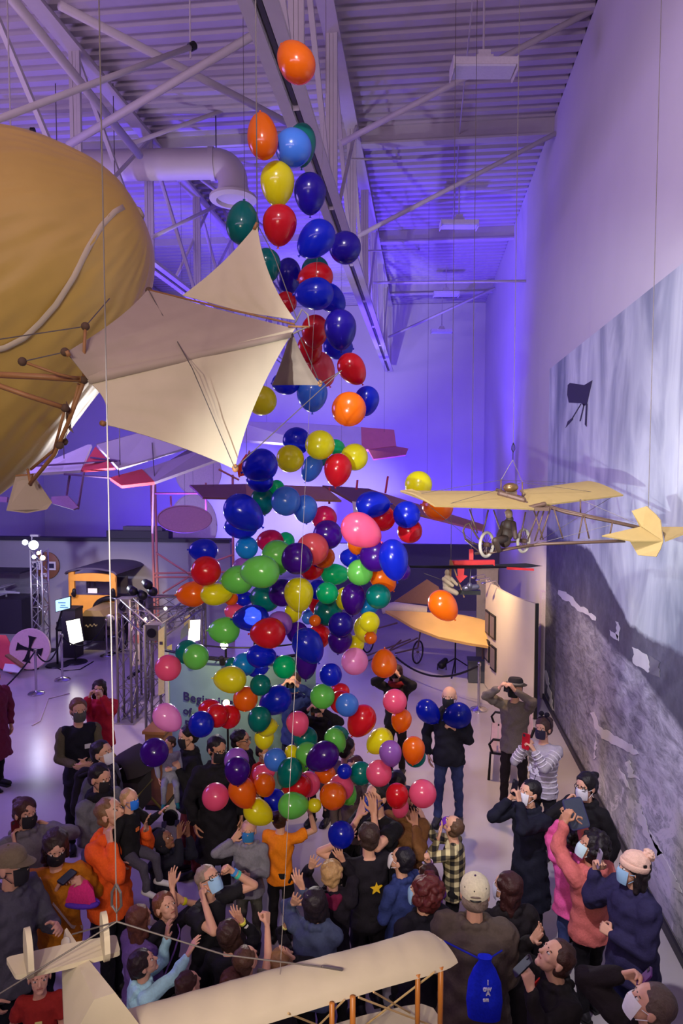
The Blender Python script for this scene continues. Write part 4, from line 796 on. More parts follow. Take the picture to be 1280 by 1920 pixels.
# curved title panel
sgY = 9.9; sg = thing('title_panel', 'curved lit title panel reading Beginnings behind the crowd', 'sign', (PZ(330, 1500, 0)[0], sgY, 0))
def sp_(x, y, off=0):  # point on the curved panel, in panel coordinates of the photo
    d = ((x-440)/130.0); yy_ = sgY+.42*d*d*(1 if d > 0 else .9)-off
    return PY(x, y, yy_)
xs = np.linspace(312, 590, 24)
ztop = 1.9; g = []
for x in xs: q = sp_(x, 1300); g.append([np.array([q[0], q[1], z]) for z in np.linspace(0.02, 1.96-.0, 8)])
obj('panel_sheet', MB().sheet(g, .05), M('blue_grey_print', (112, 142, 152), .55, 0, .18, 2.2), sg, smooth=40)
obj('panel_border', MB().sheet([[p+np.array([0, -.035, 0]) for p in row] for row in [[np.array([sp_(x, 1300)[0], sp_(x, 1300)[1], z]) for z in np.linspace(.02, 1.96, 8)] for x in (312, 318)]], .015), M('pale_border', (196, 198, 176), .6), sg)
obj('panel_edge', MB().tube([np.array([sp_(x, 1300)[0], sp_(x, 1300)[1], 1.97]) for x in xs], .025, 8), blk, sg, smooth=1)
obj('panel_edge', MB().tube([np.array([sp_(x, 1300)[0], sp_(x, 1300)[1]+.04, .02]) for x in xs], .03, 8), blk, sg, smooth=1)
navy = M('navy_lettering', (40, 34, 84), .6)
def text(s, px, py, hpx, par, m_, yoff=.06, name='lettering', planeY=None, space=1.0):
    cu = bpy.data.curves.new(name, 'FONT'); cu.body = s; cu.size = 1; cu.extrude = .02; cu.offset = .012; cu.space_character = space
    t = bpy.data.objects.new('tmp', cu); COL.objects.link(t); dg = bpy.context.evaluated_depsgraph_get(); me = bpy.data.meshes.new_from_object(t.evaluated_get(dg)); bpy.data.objects.remove(t)
    y_ = sp_(px, py)[1]; k = hpx*depth(sp_(px, py))/F0/.72; o_ = sp_(px, py, yoff); b = MB()
    mpp = depth(sp_(px, py))/F0
    vs = []
    for v in me.vertices:
        xpx = px+v.co.x*k/mpp; q = sp_(xpx, py, yoff); vs.append((q[0], q[1]-v.co.z*.3, o_[2]+v.co.y*k))
    b.add(vs, [tuple(p.vertices) for p in me.polygons]); obj(name, b, m_, par)
text('Beginnings', 343, 1312, 16, sg, navy, space=1.08); text('of', 343, 1338, 14, sg, navy); text('F', 346, 1364, 15, sg, navy)
obj('hidden_print', MB().sheet([[np.array([sp_(x, 1300, .05)[0], sp_(x, 1300, .05)[1], z]) for z in (1.55, 1.74)] for x in np.linspace(424, 452, 4)], .01), M('sepia_print', (120, 104, 100), .6), sg)
ringc = [np.array([sp_(x, 1300)[0], sp_(x, 1300)[1]-.25, 2.02]) for x in np.linspace(345, 560, 14)]
rl = thing('lamp_rail', 'curved black lamp rail with small lamps above the title panel', 'lamp rail', ringc[0])
obj('rail', MB().tube(ringc, .015, 8), blk, rl, smooth=1); obj('rail', MB().tube([p+[0, .25, .12] for p in ringc], .012, 8), blk, rl, smooth=1)
for k in (1, 4, 7, 10): obj('rail_bracket', MB().tube([ringc[k], ringc[k]+[0, .3, -.05]], .012, 6), blk, rl)
for k in (2, 5, 8): stage_light(rl, ringc[k]+[0, -.02, -.04], ringc[k]+[0, .5, -.9], .045, .12, glow('rail_lamp_glow', (255, 220, 160), 6), 'rail_lamp')
gr = PY(420, 1210, 11.5); xl = thing('stage_lamp', 'very bright stage lamp shining behind the light green balloon', 'stage lamp', np.array([gr[0], gr[1], 0]))
stage_light(xl, gr, CAMLOC, .07, .2, glow('stage_light_warm2', (255, 244, 220), 40)); obj('lamp_stand', MB().tube([gr+[0, .1, 0], np.array([gr[0], gr[1]+.1, 0.02])], .02), blk, xl); obj('lamp_base', MB().lathe((gr[0], gr[1]+.1, 0), (0, 0, 1), [(0, 0), (.22, 0), (.2, .03), (0, .04)], 16), blk, xl)
gr2 = PY(424, 1318, 9.0); xl2 = thing('stage_lamp', 'small glowing lamp shining through the red balloons', 'stage lamp', np.array([gr2[0], gr2[1], 0]))
stage_light(xl2, gr2, CAMLOC, .05, .15, glow('stage_light_warm3', (255, 220, 150), 25)); obj('lamp_stand', MB().tube([gr2+[0, .06, 0], np.array([gr2[0], gr2[1]+.06, 0.02])], .015), blk, xl2); obj('lamp_base', MB().lathe((gr2[0], gr2[1]+.06, 0), (0, 0, 1), [(0, 0), (.2, 0), (.2, .03), (0, .04)], 16), blk, xl2)
gr3 = PY(473, 1155, 13.0); xl3 = thing('stage_lamp', 'bright white stage lamp glowing through a clear blue balloon', 'stage lamp', np.array([gr3[0], gr3[1], 0]))
stage_light(xl3, gr3, CAMLOC, .20, .3, glow('stage_light_white3', (240, 240, 255), 30)); obj('lamp_stand', MB().tube([gr3+[0, .15, 0], np.array([gr3[0], gr3[1]+.15, 0.02])], .02), blk, xl3); obj('lamp_base', MB().lathe((gr3[0], gr3[1]+.15, 0), (0, 0, 1), [(0, 0), (.25, 0), (.2, .03), (0, .04)], 16), blk, xl3)
# wooden counter under the panel's left end
wd = PZ(290, 1520, 0); wo = thing('wooden_cabinet', 'brown wooden cabinet standing at the left end of title panel', 'cabinet', wd); wz = PY(290, 1372, wd[1])[2]
wm = M('brown_wood', (140, 92, 60), .5, 0, .2, 8); ww = .26
obj('cabinet_body', MB().box(wd+[0, .2, wz/2], (ww, .35, wz-.06)), wm, wo); obj('cabinet_top', MB().box(wd+[0, .2, wz-.02], (ww+.06, .42, .04)), wm, wo); obj('cabinet_door', MB().box(wd+[0, .015, wz/2], (ww-.06, .02, wz*.8)), M('brown_door', (116, 74, 48), .5, 0, .2, 8), wo); obj('plinth', MB().box(wd+[0, .2, .03], (ww+.02, .38, .06)), blk, wo)
# scaffold tower with discs
SY = 18.5; q0 = PY(290, 1200, SY); sf = thing('pink_scaffold', 'pink lit steel scaffold tower before the bright end wall', 'scaffold', np.array([q0[0], SY, 0]))
pk = M('pink_tube', (206, 132, 120), .5)
def st_(a, b, r=.03, dy=0): obj('scaffold_tube', MB().tube([PY(*a, SY+dy), PY(*b, SY+dy)], r, 7), pk, sf, smooth=1)
zb_ = lambda x, d=0: np.array([PY(x, 1100, SY+d)[0], SY+d, 0])
for x0, x1, dy in ((290, 283, 0), (296, 290, .6), (437, 436, .3)): obj('scaffold_tube', MB().tube([zb_(x0, dy), PY(x1, 890, SY+dy)], .035, 7), pk, sf, smooth=1)
for a, b in (((290, 1082), (370, 1082)), ((290, 1075), (437, 1072)), ((292, 1036), (360, 1080)), ((305, 1112), (360, 1078)), ((290, 1118), (437, 1112)), ((285, 925), (437, 925)), ((380, 1060), (437, 1040)), ((320, 930), (322, 985)), ((386, 905), (386, 960))): st_(a, b, .026)
def disc(name, lab, px, py, wx, hy, y_, m_, grp=None):
    c = PY(px, py, y_); t = thing(name, lab, 'disc', c); k = depth(c)/F0
    obj('disc_panel', MB().prism([c+np.array([wx*k*math.cos(a), .25*math.sin(a)*0, hy*k*math.sin(a)]) for a in np.linspace(0, 2*math.pi, 40, endpoint=False)], .04), m_, t, smooth=30)
    obj('disc_rim', MB().tube([c+np.array([wx*k*math.cos(a), -.02, hy*k*math.sin(a)]) for a in np.linspace(0, 2*math.pi, 41)], .02, 6), m_, t, smooth=1); obj('hanging_wire', MB().tube([c+[0, .03, 0], np.array([c[0], c[1]+.03, ZC-.004])], .004, 5), wire, t)
disc('oval_disc', 'dusky pink oval disc hanging by the scaffold', 346, 973, 52, 25, 16.5, M('dusky_pink', (186, 142, 158), .7))
disc('round_disc', 'large pale round disc hanging low on the lit end wall', 362, 985, 46, 58, 22, M('pale_pink_disc', (232, 214, 228), .7)); disc('round_disc', 'pale round disc hanging higher behind the white wing', 372, 885, 44, 45, 22.5, M('pale_pink_disc', (232, 214, 228), .7))
# dark curtains, plinths, cables at the back
pl_ = PZ(906, 1300, 0)
for k, (x0, x1, yb3, yt, m_, nm, lab) in enumerate(((878, 918, 1282, 1240, M('teal_grey_box', (60, 62, 74), .6), 'plinth_box', 'dark grey plinth box standing behind the right stanchion'), (893, 932, 1262, 1066, M('grey_screen', (116, 108, 116), .7), 'folding_screen', 'tall grey screen panel standing behind the curved picture wall'))):
    b = PZ((x0+x1)/2, yb3, 0); k_ = depth(b)/F0; h_ = PY(x0, yt, b[1])[2]; w_ = (x1-x0)*k_; t = thing(nm, lab, 'panel' if k else 'plinth', b)
    obj('body', MB().box(b+[0, .2, h_/2], (w_, .35 if not k else .1, h_-.02)), m_, t); obj('top', MB().box(b+[0, .2, h_-.01], (w_+.03, .4 if not k else .14, .04)), m_, t)
ls = PZ(853, 1262, 0); tp3 = thing('light_stand', 'black tripod lamp stand under the tan wing', 'light stand', ls)
obj('pole', MB().tube([ls, ls+[0, 0, 1.15]], .018, 8), blk, tp3)
for a in (0.3, 2.4, 4.5): obj('leg', MB().tube([ls+[0, 0, .35], ls+[.5*math.cos(a), .5*math.sin(a), .02]], .016, 6), blk, tp3)
l2 = PZ(828, 1256, 0); tp4 = thing('floor_lamp', 'small black floor lamp beside the tripod stand', 'floor lamp', l2); obj('lamp_head', MB().cap(l2+[0, 0, .12], l2+[.08, .1, .2], .10, .07), blk, tp4, smooth=1); obj('lamp_yoke', MB().tube([l2+[-.1, 0, 0], l2+[-.1, 0, .14], l2+[.1, 0, .14], l2+[.1, 0, 0]], .015, 6), blk, tp4)
# curved picture wall at right
AA, BB, CC = [np.array(p) for p in ((1.38, 15.6, 0), (1.62, 14.15, 0), (2.10, 13.55, 0))]

pw = thing('picture_wall', 'curved free standing display wall with small framed pictures at right', 'display wall', BB)
cm_ = M('cream_display', (206, 190, 164), .6, 0, .05, 3)
def bz(t): return AA*(1-t)**2+2*(BB+[-.05, -.15, 0])*t*(1-t)+CC*t*t
g = [[bz(t)+[0, 0, z] for z in np.linspace(.02, 2.32-.12*t, 6)] for t in np.linspace(0, 1, 18)]
obj('wall_sheet', MB().sheet(g, .06), cm_, pw, smooth=40)
obj('wall_end', MB().box(CC+[.02, 0, 1.1], (.06, .06, 2.2)), blk, pw)
for t, z, h_ in ((.10, 1.45, .5), (.24, 1.45, .5), (.10, .85, .45), (.26, .8, .5)):
    c = bz(t)+[0, 0, z]; d = nrm(bz(t+.02)-bz(t-.02)); n_ = np.array([d[1], -d[0], 0]); n_ = -n_ if n_[0] > 0 else n_
    f_ = obj('picture_frame', MB().box(c+n_*.05, (.34, .03, h_), (d, n_, (0, 0, 1))), blk, pw); obj('picture', MB().box(c+n_*.068, (.27, .01, h_-.08), (d, n_, (0, 0, 1))), M('sepia_print', (120, 104, 100), .6), f_)
for t in (.05, .2, .35):
    c = bz(t)+[0, 0, 2.3]; obj('picture_lamp', MB().tube([c, c+[-.1, -.05, .15], c+[-.32, -.08, .12]], .012, 6).ell(c+[-.34, -.08, .10], (.05, .04, .03)), chrome, pw)
wp = PX(1000, 1150, XW-.02); structure('trim_50', MB().box((XW-.05, 14.95, 1.1), (.08, .25, 2.2)), M('door_trim', (190, 176, 196), .6))
# bench
bn = PZ(916, 1462, 0); be = thing('park_bench', 'small wooden park bench with black iron arms by the wall', 'bench', bn)
iron2 = M('black_iron', (24, 20, 24), .45, .4); slat = M('lilac_slat', (168, 140, 150), .5, 0, .12, 12)
bx, by_ = np.array([.92, .39, 0]), nrm((.25, 1, 0)); by_ = nrm((.12, 1, 0)); bxx = nrm((1, -.12, 0))
o_ = PZ(916, 1462, 0)
for s in (0, 1.25):
    q = o_+by_*s
    obj('bench_leg', MB().tube([q+bxx*.0, q+bxx*.02+[0, 0, .42], q+bxx*.5+[0, 0, .40], q+bxx*.56+[0, 0, 0]], .022, 7).tube([q+bxx*.5+[0, 0, .40], q+bxx*.66+[0, 0, .86]], .022, 7), iron2, be, smooth=1)
    obj('bench_arm', MB().tube([q+bxx*.05+[0, 0, .42], q+bxx*.0+[0, 0, .55], q+bxx*.06+[0, 0, .63], q+bxx*.3+[0, 0, .62], q+bxx*.58+[0, 0, .66]], .02, 7).tube([q+bxx*(.25+.06*math.cos(a))+[0, 0, .52+.06*math.sin(a)] for a in np.linspace(0, 6.3, 14)], .012, 6), iron2, be, smooth=1)
for k in range(4): obj('seat_slat', MB().bar(o_+bxx*(.06+.12*k)+[0, 0, .44], o_+bxx*(.06+.12*k)+by_*1.25+[0, 0, .44], .095, .025, (0, 0, 1)), slat, be)
for k in range(4): obj('back_slat', MB().bar(o_+bxx*(.545+.028*k)+[0, 0, .52+.09*k], o_+bxx*(.545+.028*k)+by_*1.25+[0, 0, .52+.09*k], .025, .075, (0, 0, 1)), slat, be)
# pushchair
pc = PZ(245, 1560, 0); ps = thing('pushchair', 'dark pushchair with olive trim standing behind the crowd at left', 'pushchair', pc); dc_ = M('dark_canvas', (52, 44, 40), .8, 0, .1, 20); ol = M('olive_trim', (140, 122, 50), .6)
can = [[pc+[.36*math.cos(a)*math.sin(b2), .36*math.sin(a), .62+.4*math.sin(a)*0+.42*math.cos(b2)] for a in np.linspace(-1.2, 1.2, 9)] for b2 in np.linspace(-1.3, 1.0, 10)]
obj('canopy', MB().sheet(can, .02), dc_, ps, smooth=60); obj('seat', MB().loft([[pc+[x, y, z] for x, y in ((-.2, -.22), (.2, -.22), (.2, .22), (-.2, .22))] for z in (.35, .75)]), dc_, ps)
obj('frame', MB().tube([pc+[.45, -.24, .08], pc+[-.05, -.24, .6], pc+[-.4, -.24, 1.02], pc+[-.4, .24, 1.02], pc+[-.05, .24, .6], pc+[.45, .24, .08]], .016, 7).tube([pc+[-.35, -.24, .1], pc+[.2, -.24, .6], pc+[.2, .24, .6], pc+[-.35, .24, .1]], .016, 7), ol, ps, smooth=1)
for sx in (.45, -.35):
    for sy in (-.24, .24): obj('wheel', MB().lathe(pc+[sx, sy, .1], (0, 1, 0), [(0, -.025), (.1, -.025), (.1, .025), (0, .025)], 18), rubber, ps)
# cables on the floor
for k, pts in enumerate(([(95, 1245), (118, 1258), (150, 1255), (175, 1240)], [(60, 1360), (75, 1352), (90, 1310), (130, 1300)])):
    o = obj('floor_cable', MB().tube([PZ(x, y, .012) for x, y in pts], .012, 6), rubber if k == 0 else M('white_cable', (190, 176, 190), .6), smooth=1, base=PZ(*pts[0], 0)); tag(o, ['black cable lying on floor by the tilted panel', 'white cable lying on the pale floor near the stanchion'][k], 'cable')
# ================================================================== BALLOONS
BC = dict(O=((226, 112, 14), 'orange', 0.2), LB=((70, 128, 214), 'sky blue', .06), Y=((222, 214, 24), 'yellow', 0.12), T=((0, 122, 112), 'teal', 0.28), G=((112, 200, 88), 'light green', 0.12),
          E=((0, 190, 120), 'emerald', 0.24), D=((18, 40, 190), 'royal blue', 0.34), I=((38, 22, 150), 'indigo', 0.34), R=((206, 28, 40), 'red', 0.22), P=((226, 92, 132), 'pink', 0.13),
          W=((226, 146, 200), 'pale pink', .08), V=((74, 16, 140), 'violet', 0.34), L=((158, 100, 190), 'lavender', 0.16), C=((220, 92, 96), 'coral', 0.2), K=((24, 140, 196), 'cyan', 0.28), M=((200, 24, 84), 'crimson', 0.28))
def balloon_mat(k):
    rgb, nm, tr = BC[k]; c = lin(rgb)
    m = bpy.data.materials.new('latex_'+nm.replace(' ', '_')); m.use_nodes = True; nt = m.node_tree; N = nt.nodes.new; L = nt.links.new
    b = nt.nodes['Principled BSDF']; b.inputs['Base Color'].default_value = c+(1,); b.inputs['Roughness'].default_value = .22; b.inputs['Specular IOR Level'].default_value = .5
    b.inputs['Coat Weight'].default_value = .5; b.inputs['Coat Roughness'].default_value = .06
    nz = N('ShaderNodeTexNoise'); nz.inputs['Scale'].default_value = 60; tc = N('ShaderNodeTexCoord'); L(tc.outputs['Object'], nz.inputs['Vector']); bp = N('ShaderNodeBump'); bp.inputs['Strength'].default_value = .02; L(nz.outputs[0], bp.inputs['Height']); L(bp.outputs[0], b.inputs['Normal'])
    t = N('ShaderNodeBsdfTransparent'); t.inputs[0].default_value = tuple(min(1, x**.5*.9+.05) for x in c)+(1,)
    tl = N('ShaderNodeBsdfTranslucent'); tl.inputs[0].default_value = tuple(min(1, x*1.1) for x in c)+(1,)
    m1 = N('ShaderNodeMixShader'); m1.inputs[0].default_value = .40; L(b.outputs[0], m1.inputs[1]); L(tl.outputs[0], m1.inputs[2])
    m2 = N('ShaderNodeMixShader'); m2.inputs[0].default_value = tr; L(m1.outputs[0], m2.inputs[1]); L(t.outputs[0], m2.inputs[2]); L(m2.outputs[0], nt.nodes['Material Output'].inputs[0])
    return m
BMAT = {k: balloon_mat(k) for k in BC}
BL_ = []
# x, y, width, height, colour, knot direction in degrees (0 right, 90 up); nearer ones first within each overlap
RAW = """554 116 64 84 O 126|492 255 60 92 O 96|549 279 68 74 LB|566 272 54 76 T|520 345 66 82 Y 270|581 363 62 76 I 270|524 422 66 76 R 265|455 418 64 84 T 88|592 449 68 72 D 222|647 466 60 64 I
589 551 74 62 D 180|620 560 58 52 D 320|591 520 70 56 R|592 508 56 52 T|541 518 48 68 I 270|500 498 54 64 T|638 618 62 76 I 272|590 622 52 64 R|581 655 48 58 R|600 692 60 62 C 300|634 650 58 50 D|660 692 52 60 R 305|655 768 70 64 O|687 752 48 58 D|537 568 40 44 R
535 718 56 46 D|585 740 60 62 LB 270|490 752 58 58 Y|600 835 57 58 Y|543 861 54 54 Y|556 828 54 54 D|633 881 54 63 R 262|665 858 52 54 Y|630 838 34 30 E|584 878 42 52 LB 245|598 862 36 30 T
487 873 64 64 D 200|487 902 54 44 D|457 962 76 68 D 322|452 985 70 54 D|536 940 55 60 LB|572 955 48 56 LB|492 940 46 54 T|519 915 32 30 E|558 1048 62 62 V|586 1030 60 66 C|613 1003 58 56 V|609 972 50 48 M|606 1045 44 44 O|600 1052 44 28 V|585 1068 46 40 R
487 1072 76 64 G 180|445 1087 62 56 G 185|520 1045 60 68 G|506 1015 54 46 M|535 1015 34 36 E|463 1027 46 42 K|455 1062 40 36 L|387 1071 60 56 R|381 1032 56 46 D 178|405 1114 60 44 Y 0|360 1114 60 50 O 184|433 1122 26 28 O
699 946 66 52 D 2|763 965 52 54 D|677 995 78 64 P 330|716 972 50 52 R|767 996 49 48 R|704 1043 62 60 V|668 1022 34 38 O|738 1050 58 80 D 280|757 1072 26 34 V|785 909 52 54 Y|820 950 60 54 O|674 1073 52 50 G|657 1046 42 38 D|628 1077 54 42 E 0
710 1118 48 50 T|662 1123 48 62 V 268|718 1085 54 48 O 310|690 1138 40 34 K|645 1122 34 46 Y|614 1112 44 42 E|560 1115 57 66 Y 272|530 1112 52 56 V|596 1106 40 38 D|615 1148 54 56 T|600 1132 46 56 R|496 1121 60 54 T|470 1159 70 52 D 185|458 1122 34 30 D|440 1148 42 36 P
420 1182 60 52 G 182|502 1187 68 60 R 184|524 1170 48 52 L|550 1148 34 42 Y|577 1157 24 28 LB 90|590 1164 24 22 O|578 1211 58 68 D 300|558 1186 44 40 V|598 1194 44 50 R|639 1171 48 50 I|637 1201 48 50 V 262|685 1180 46 54 Y|692 1166 40 40 Y|695 1196 26 24 O|664 1240 53 52 W|666 1208 34 36 Y
720 1244 50 46 O 88|619 1265 44 44 D|574 1242 44 66 V 268|534 1250 46 44 E|490 1230 58 46 D|458 1246 44 46 K|482 1254 44 32 D|431 1274 63 52 Y 178|438 1246 34 28 T|489 1285 40 42 T|368 1231 50 50 G|352 1223 46 48 T|315 1252 50 51 P|314 1346 54 52 W 315
378 1358 48 52 D|406 1342 44 46 R|430 1344 46 44 R|393 1330 46 40 R|461 1310 50 46 O|516 1314 62 54 D 212|508 1306 40 44 G|486 1349 46 50 T 260|500 1362 42 38 Y|495 1385 38 34 Y 265|558 1357 44 42 P 280|605 1305 48 48 G|640 1316 46 42 R|637 1295 38 30 R|650 1322 44 46 LB
677 1352 60 54 R 240|739 1315 48 46 P|752 1351 40 46 O 262|732 1413 44 50 L 280|711 1390 52 46 Y 225|775 1407 44 54 O 268|778 1418 42 40 T|710 1450 50 50 P|676 1450 46 44 T|604 1419 60 58 V 214|629 1388 44 42 G 300|634 1378 40 36 T|542 1449 50 58 T 245|576 1414 46 46 G|572 1384 48 46 T
547 1410 26 28 Y|517 1424 44 44 LB|566 1432 34 32 G|445 1446 50 46 V 270|443 1426 50 46 L|455 1486 54 62 O 296|496 1472 42 50 O|494 1450 44 34 P|405 1494 50 54 P|484 1523 58 46 Y 325|550 1510 60 50 G|555 1474 60 48 R|578 1470 46 50 P|590 1510 26 28 Y
625 1492 55 50 O|638 1476 50 50 P|648 1486 42 48 G 300|610 1452 40 36 O|744 1493 44 52 R|750 1516 32 42 P|792 1487 53 53 P|640 1564 50 52 D|514 1500 40 44 D|290 1411 54 56 V|803 1335 44 48 D 310|857 1342 54 50 D 200|831 1136 56 58 O 310|645 1446 30 28 D"""
for ln in RAW.replace('\n', '|').split('|'):
    q = ln.split(); BL_.append(dict(x=float(q[0]), y=float(q[1]), w=float(q[2]), h=float(q[3]), c=q[4], k=float(q[5]) if len(q) > 5 else None))
def bdepth(b):
    s = math.sqrt(b['w']*b['h']); y = b['y']
    base = .265*F0/max(s, 48)
    if y < 800: return max(5.0, min(base, 5.8))
    if y < 1100: return max(5.2, min(base, 5.9))
    if y < 1300: return max(5.3, min(base, 6.0))
    return max(5.4, min(base, 5.9))
Z0 = {(785, 909): 7.4, (820, 950): 7.6, (803, 1335): 9.3, (857, 1342): 9.3, (640, 1564): 5.95, (290, 1411): 6.6, (514, 1500): 6.6, (792, 1487): 5.7}
done = []
for b in BL_:
    b['z'] = Z0.get((b['x'], b['y']), bdepth(b)); rr_ = lambda q, z: .25*(q['w']+q['h'])*z/F0
    for _ in range(3):
        for o in done:
            dpx = math.hypot(b['x']-o['x'], b['y']-o['y']); zz = o['z']; r1, r2 = rr_(b, b['z']), rr_(o, o['z']); dxy = dpx*.5*(b['z']+zz)/F0
            if dxy < (r1+r2)*1.0 and b['z'] > zz-.2:
                need = zz+math.sqrt(max(0, (r1+r2)**2-dxy**2))*.94+.01
                if b['z'] < need: b['z'] = need
    done.append(b)
rb = random.Random(3)
ORD = ['topmost', 'second', 'third', 'fourth', 'fifth', 'sixth', 'seventh', 'eighth', 'ninth', 'tenth', 'eleventh', 'twelfth', 'thirteenth', 'fourteenth', 'fifteenth', 'sixteenth', 'seventeenth', 'eighteenth', 'nineteenth', 'twentieth', 'twenty-first', 'twenty-second', 'twenty-third', 'twenty-fourth', 'twenty-fifth', 'twenty-sixth', 'twenty-seventh', 'twenty-eighth', 'twenty-ninth', 'thirtieth', 'thirty-first', 'thirty-second', 'thirty-third', 'thirty-fourth']
prof = []
for t in np.linspace(.0, math.pi, 22):
    zc_ = math.cos(t); k_ = (1-zc_)/2; prof.append((math.sin(t)*(1-.16*k_**2.2), zc_ if zc_ > 0 else zc_*1.16))
bm_ = MB().lathe((0, 0, 0), (0, 0, 1), [(r, z*.926+.06) for r, z in prof[::-1]], 32)
km = MB().lathe((0, 0, 0), (0, 0, 1), [(.02, -.97), (.045, -1.03), (.03, -1.06), (.085, -1.12), (.075, -1.125), (0, -1.09)], 12)
def raw_mesh(name, mb):
    me = bpy.data.meshes.new(name); me.from_pydata(mb.v, [], mb.f); me.polygons.foreach_set('use_smooth', [True]*len(me.polygons)); me.update(); return me
BME = {}; KME = {}
for k in BC:
    BME[k] = raw_mesh('balloon', bm_); BME[k].materials.append(BMAT[k]); KME[k] = raw_mesh('knot', km); KME[k].materials.append(BMAT[k])
rank = {}
for k in BC:
    for i, b in enumerate(sorted([b for b in BL_ if b['c'] == k], key=lambda b: b['y'])): b['rank'] = i; b['n'] = len([1 for q in BL_ if q['c'] == k])
def side(b, o):
    dx, dy = o['x']-b['x'], o['y']-b['y']
    if abs(dx) > abs(dy): return 'left of' if dx > 0 else 'right of'
    return 'above' if dy > 0 else 'below'
for b in BL_:
    c = P(b['x'], b['y'], b['z']); k_ = b['z']/F0; rgt, upv, fwd_ = RT, UP, FW
    if b['k'] is not None:
        a = math.radians(b['k']); dirk = nrm(math.cos(a)*rgt+math.sin(a)*upv+.15*fwd_)
        c2, s2 = math.cos(a)**2, math.sin(a)**2; s = .5*(b['w']+b['h'])
        if abs(c2-s2) > .5: Lg = math.sqrt(max(s*s*.8, (b['w']**2*c2-b['h']**2*s2)/(c2*c2-s2*s2))); Wd = math.sqrt(max(s*s*.6, (b['h']**2*c2-b['w']**2*s2)/(c2*c2-s2*s2)))
        else: Lg, Wd = 1.15*s, .93*s
        if Lg < Wd*1.04: Lg = Wd*1.08
    else:
        s = .5*(b['w']+b['h'])
        if b['h'] > b['w']*1.1: dirk = nrm(-upv+.5*fwd_+rgt*rb.uniform(-.2, .2)); Lg, Wd = b['h'], b['w']
        elif b['w'] > b['h']*1.1: dirk = nrm(rgt*rb.choice((-1, 1))+.5*fwd_+upv*rb.uniform(-.15, .15)); Lg, Wd = b['w'], b['h']
        else: dirk = nrm(fwd_*1.0+.5*rgt*rb.uniform(-1, 1)-.5*upv*rb.uniform(0, 1)); Lg = Wd = s
    q = Vector((-dirk[0], -dirk[1], -dirk[2])).to_track_quat('Z', 'Y')
    o = link('balloon', BME[b['c']]); o.location = c.tolist(); o.rotation_mode = 'QUATERNION'; o.rotation_quaternion = q; o.scale = (Wd/2*k_, Wd/2*k_, Lg/2*k_)
    kn = link('knot', KME[b['c']], o)
    near = min([q2 for q2 in BL_ if q2 is not b], key=lambda q2: math.hypot(q2['x']-b['x'], q2['y']-b['y']))
    nm = BC[b['c']][1]; od = ORD[b['rank']] if b['rank'] < b['n']-1 or b['n'] == 1 else 'lowest'
    if b['x'] < 330: place = 'at the left edge of the cluster'
    elif b['x'] > 785: place = 'at the right, apart from the cluster'
    else: place = '%s a %s one' % (side(b, near), BC[near['c']][1])
    lab = '%s %s balloon counting down from the top, %s' % (od, nm, place) if od not in ('topmost', 'lowest') else '%s of the %s balloons, %s' % (od, nm, place)
    tag(o, lab, 'balloon', 'falling party balloons')
print('balloon depth', min(b['z'] for b in BL_), max(b['z'] for b in BL_), len(BL_))
print([(b['x'], b['y'], round(b['z'], 1)) for b in BL_ if b['y'] > 1300 and b['z'] > 6.4])
# ================================================================== PEOPLE
SKIN = dict(f=(212, 160, 134), t=(188, 134, 104), b=(126, 84, 62), p=(224, 174, 150))
def skin_mat(k):
    return M('skin', SKIN[k], .55, 0, .08, 22, .04, .35)
_tmp = {}
def remesh(mb, vox, smooth_it=2, wr=0., seed=0., wfreq=1.0):
    me = bpy.data.meshes.new('tmp'); me.from_pydata(mb.v, [], mb.f); me.update()
    bmx = bmesh.new(); bmx.from_mesh(me); bmesh.ops.recalc_face_normals(bmx, faces=bmx.faces); bmx.to_mesh(me); bmx.free()
    o = bpy.data.objects.new('tmp', me); COL.objects.link(o)
    r = o.modifiers.new('r', 'REMESH'); r.mode = 'VOXEL'; r.voxel_size = vox; r.adaptivity = 0
    if smooth_it: s_ = o.modifiers.new('s', 'SMOOTH'); s_.factor = .5; s_.iterations = smooth_it
    dg = bpy.context.evaluated_depsgraph_get(); m2 = bpy.data.meshes.new_from_object(o.evaluated_get(dg)); bpy.data.objects.remove(o); bpy.data.meshes.remove(me)
    if wr:
        n_ = len(m2.vertices); v = np.empty(n_*3); m2.vertices.foreach_get('co', v); v = v.reshape(-1, 3); nn = np.empty(n_*3); m2.vertex_normals.foreach_get('vector', nn); nn = nn.reshape(-1, 3)
        q = v*wfreq+seed*1.7
        d = np.sin(q[:, 0]*31+3*np.sin(q[:, 2]*17)+2*np.sin(q[:, 1]*23))*.5+np.sin(q[:, 2]*43+2.5*np.sin(q[:, 0]*19+q[:, 1]*13))*.6+.35*np.sin(q[:, 1]*67+q[:, 2]*29)
        m2.vertices.foreach_set('co', (v+nn*(d*wr)[:, None]).ravel()); m2.update()
    return m2
def robj(name, mb, mat, parent, vox, it=2, wr=0., seed=0., label=None, wfreq=1.0):
    off = _W[parent.name]; m2 = remesh(mb, vox, it, wr, seed, wfreq)
    n_ = len(m2.vertices); v = np.empty(n_*3); m2.vertices.foreach_get('co', v); m2.vertices.foreach_set('co', (v.reshape(-1, 3)-off).ravel())
    m2.materials.clear(); m2.materials.append(mat); m2.polygons.foreach_set('use_smooth', [True]*len(m2.polygons)); m2.polygons.foreach_set('material_index', [0]*len(m2.polygons)); m2.name = name; m2.update()
    o = link(name, m2, parent); _W[o.name] = off
    if label: o['label'] = label
    return o
def rot(v, ax, deg):
    a = math.radians(deg); ax = nrm(ax); v = np.array(v, float); return v*math.cos(a)+np.cross(ax, v)*math.sin(a)+ax*(ax @ v)*(1-math.cos(a))
Zv = np.array([0, 0, 1.])
PEOPLE = {}
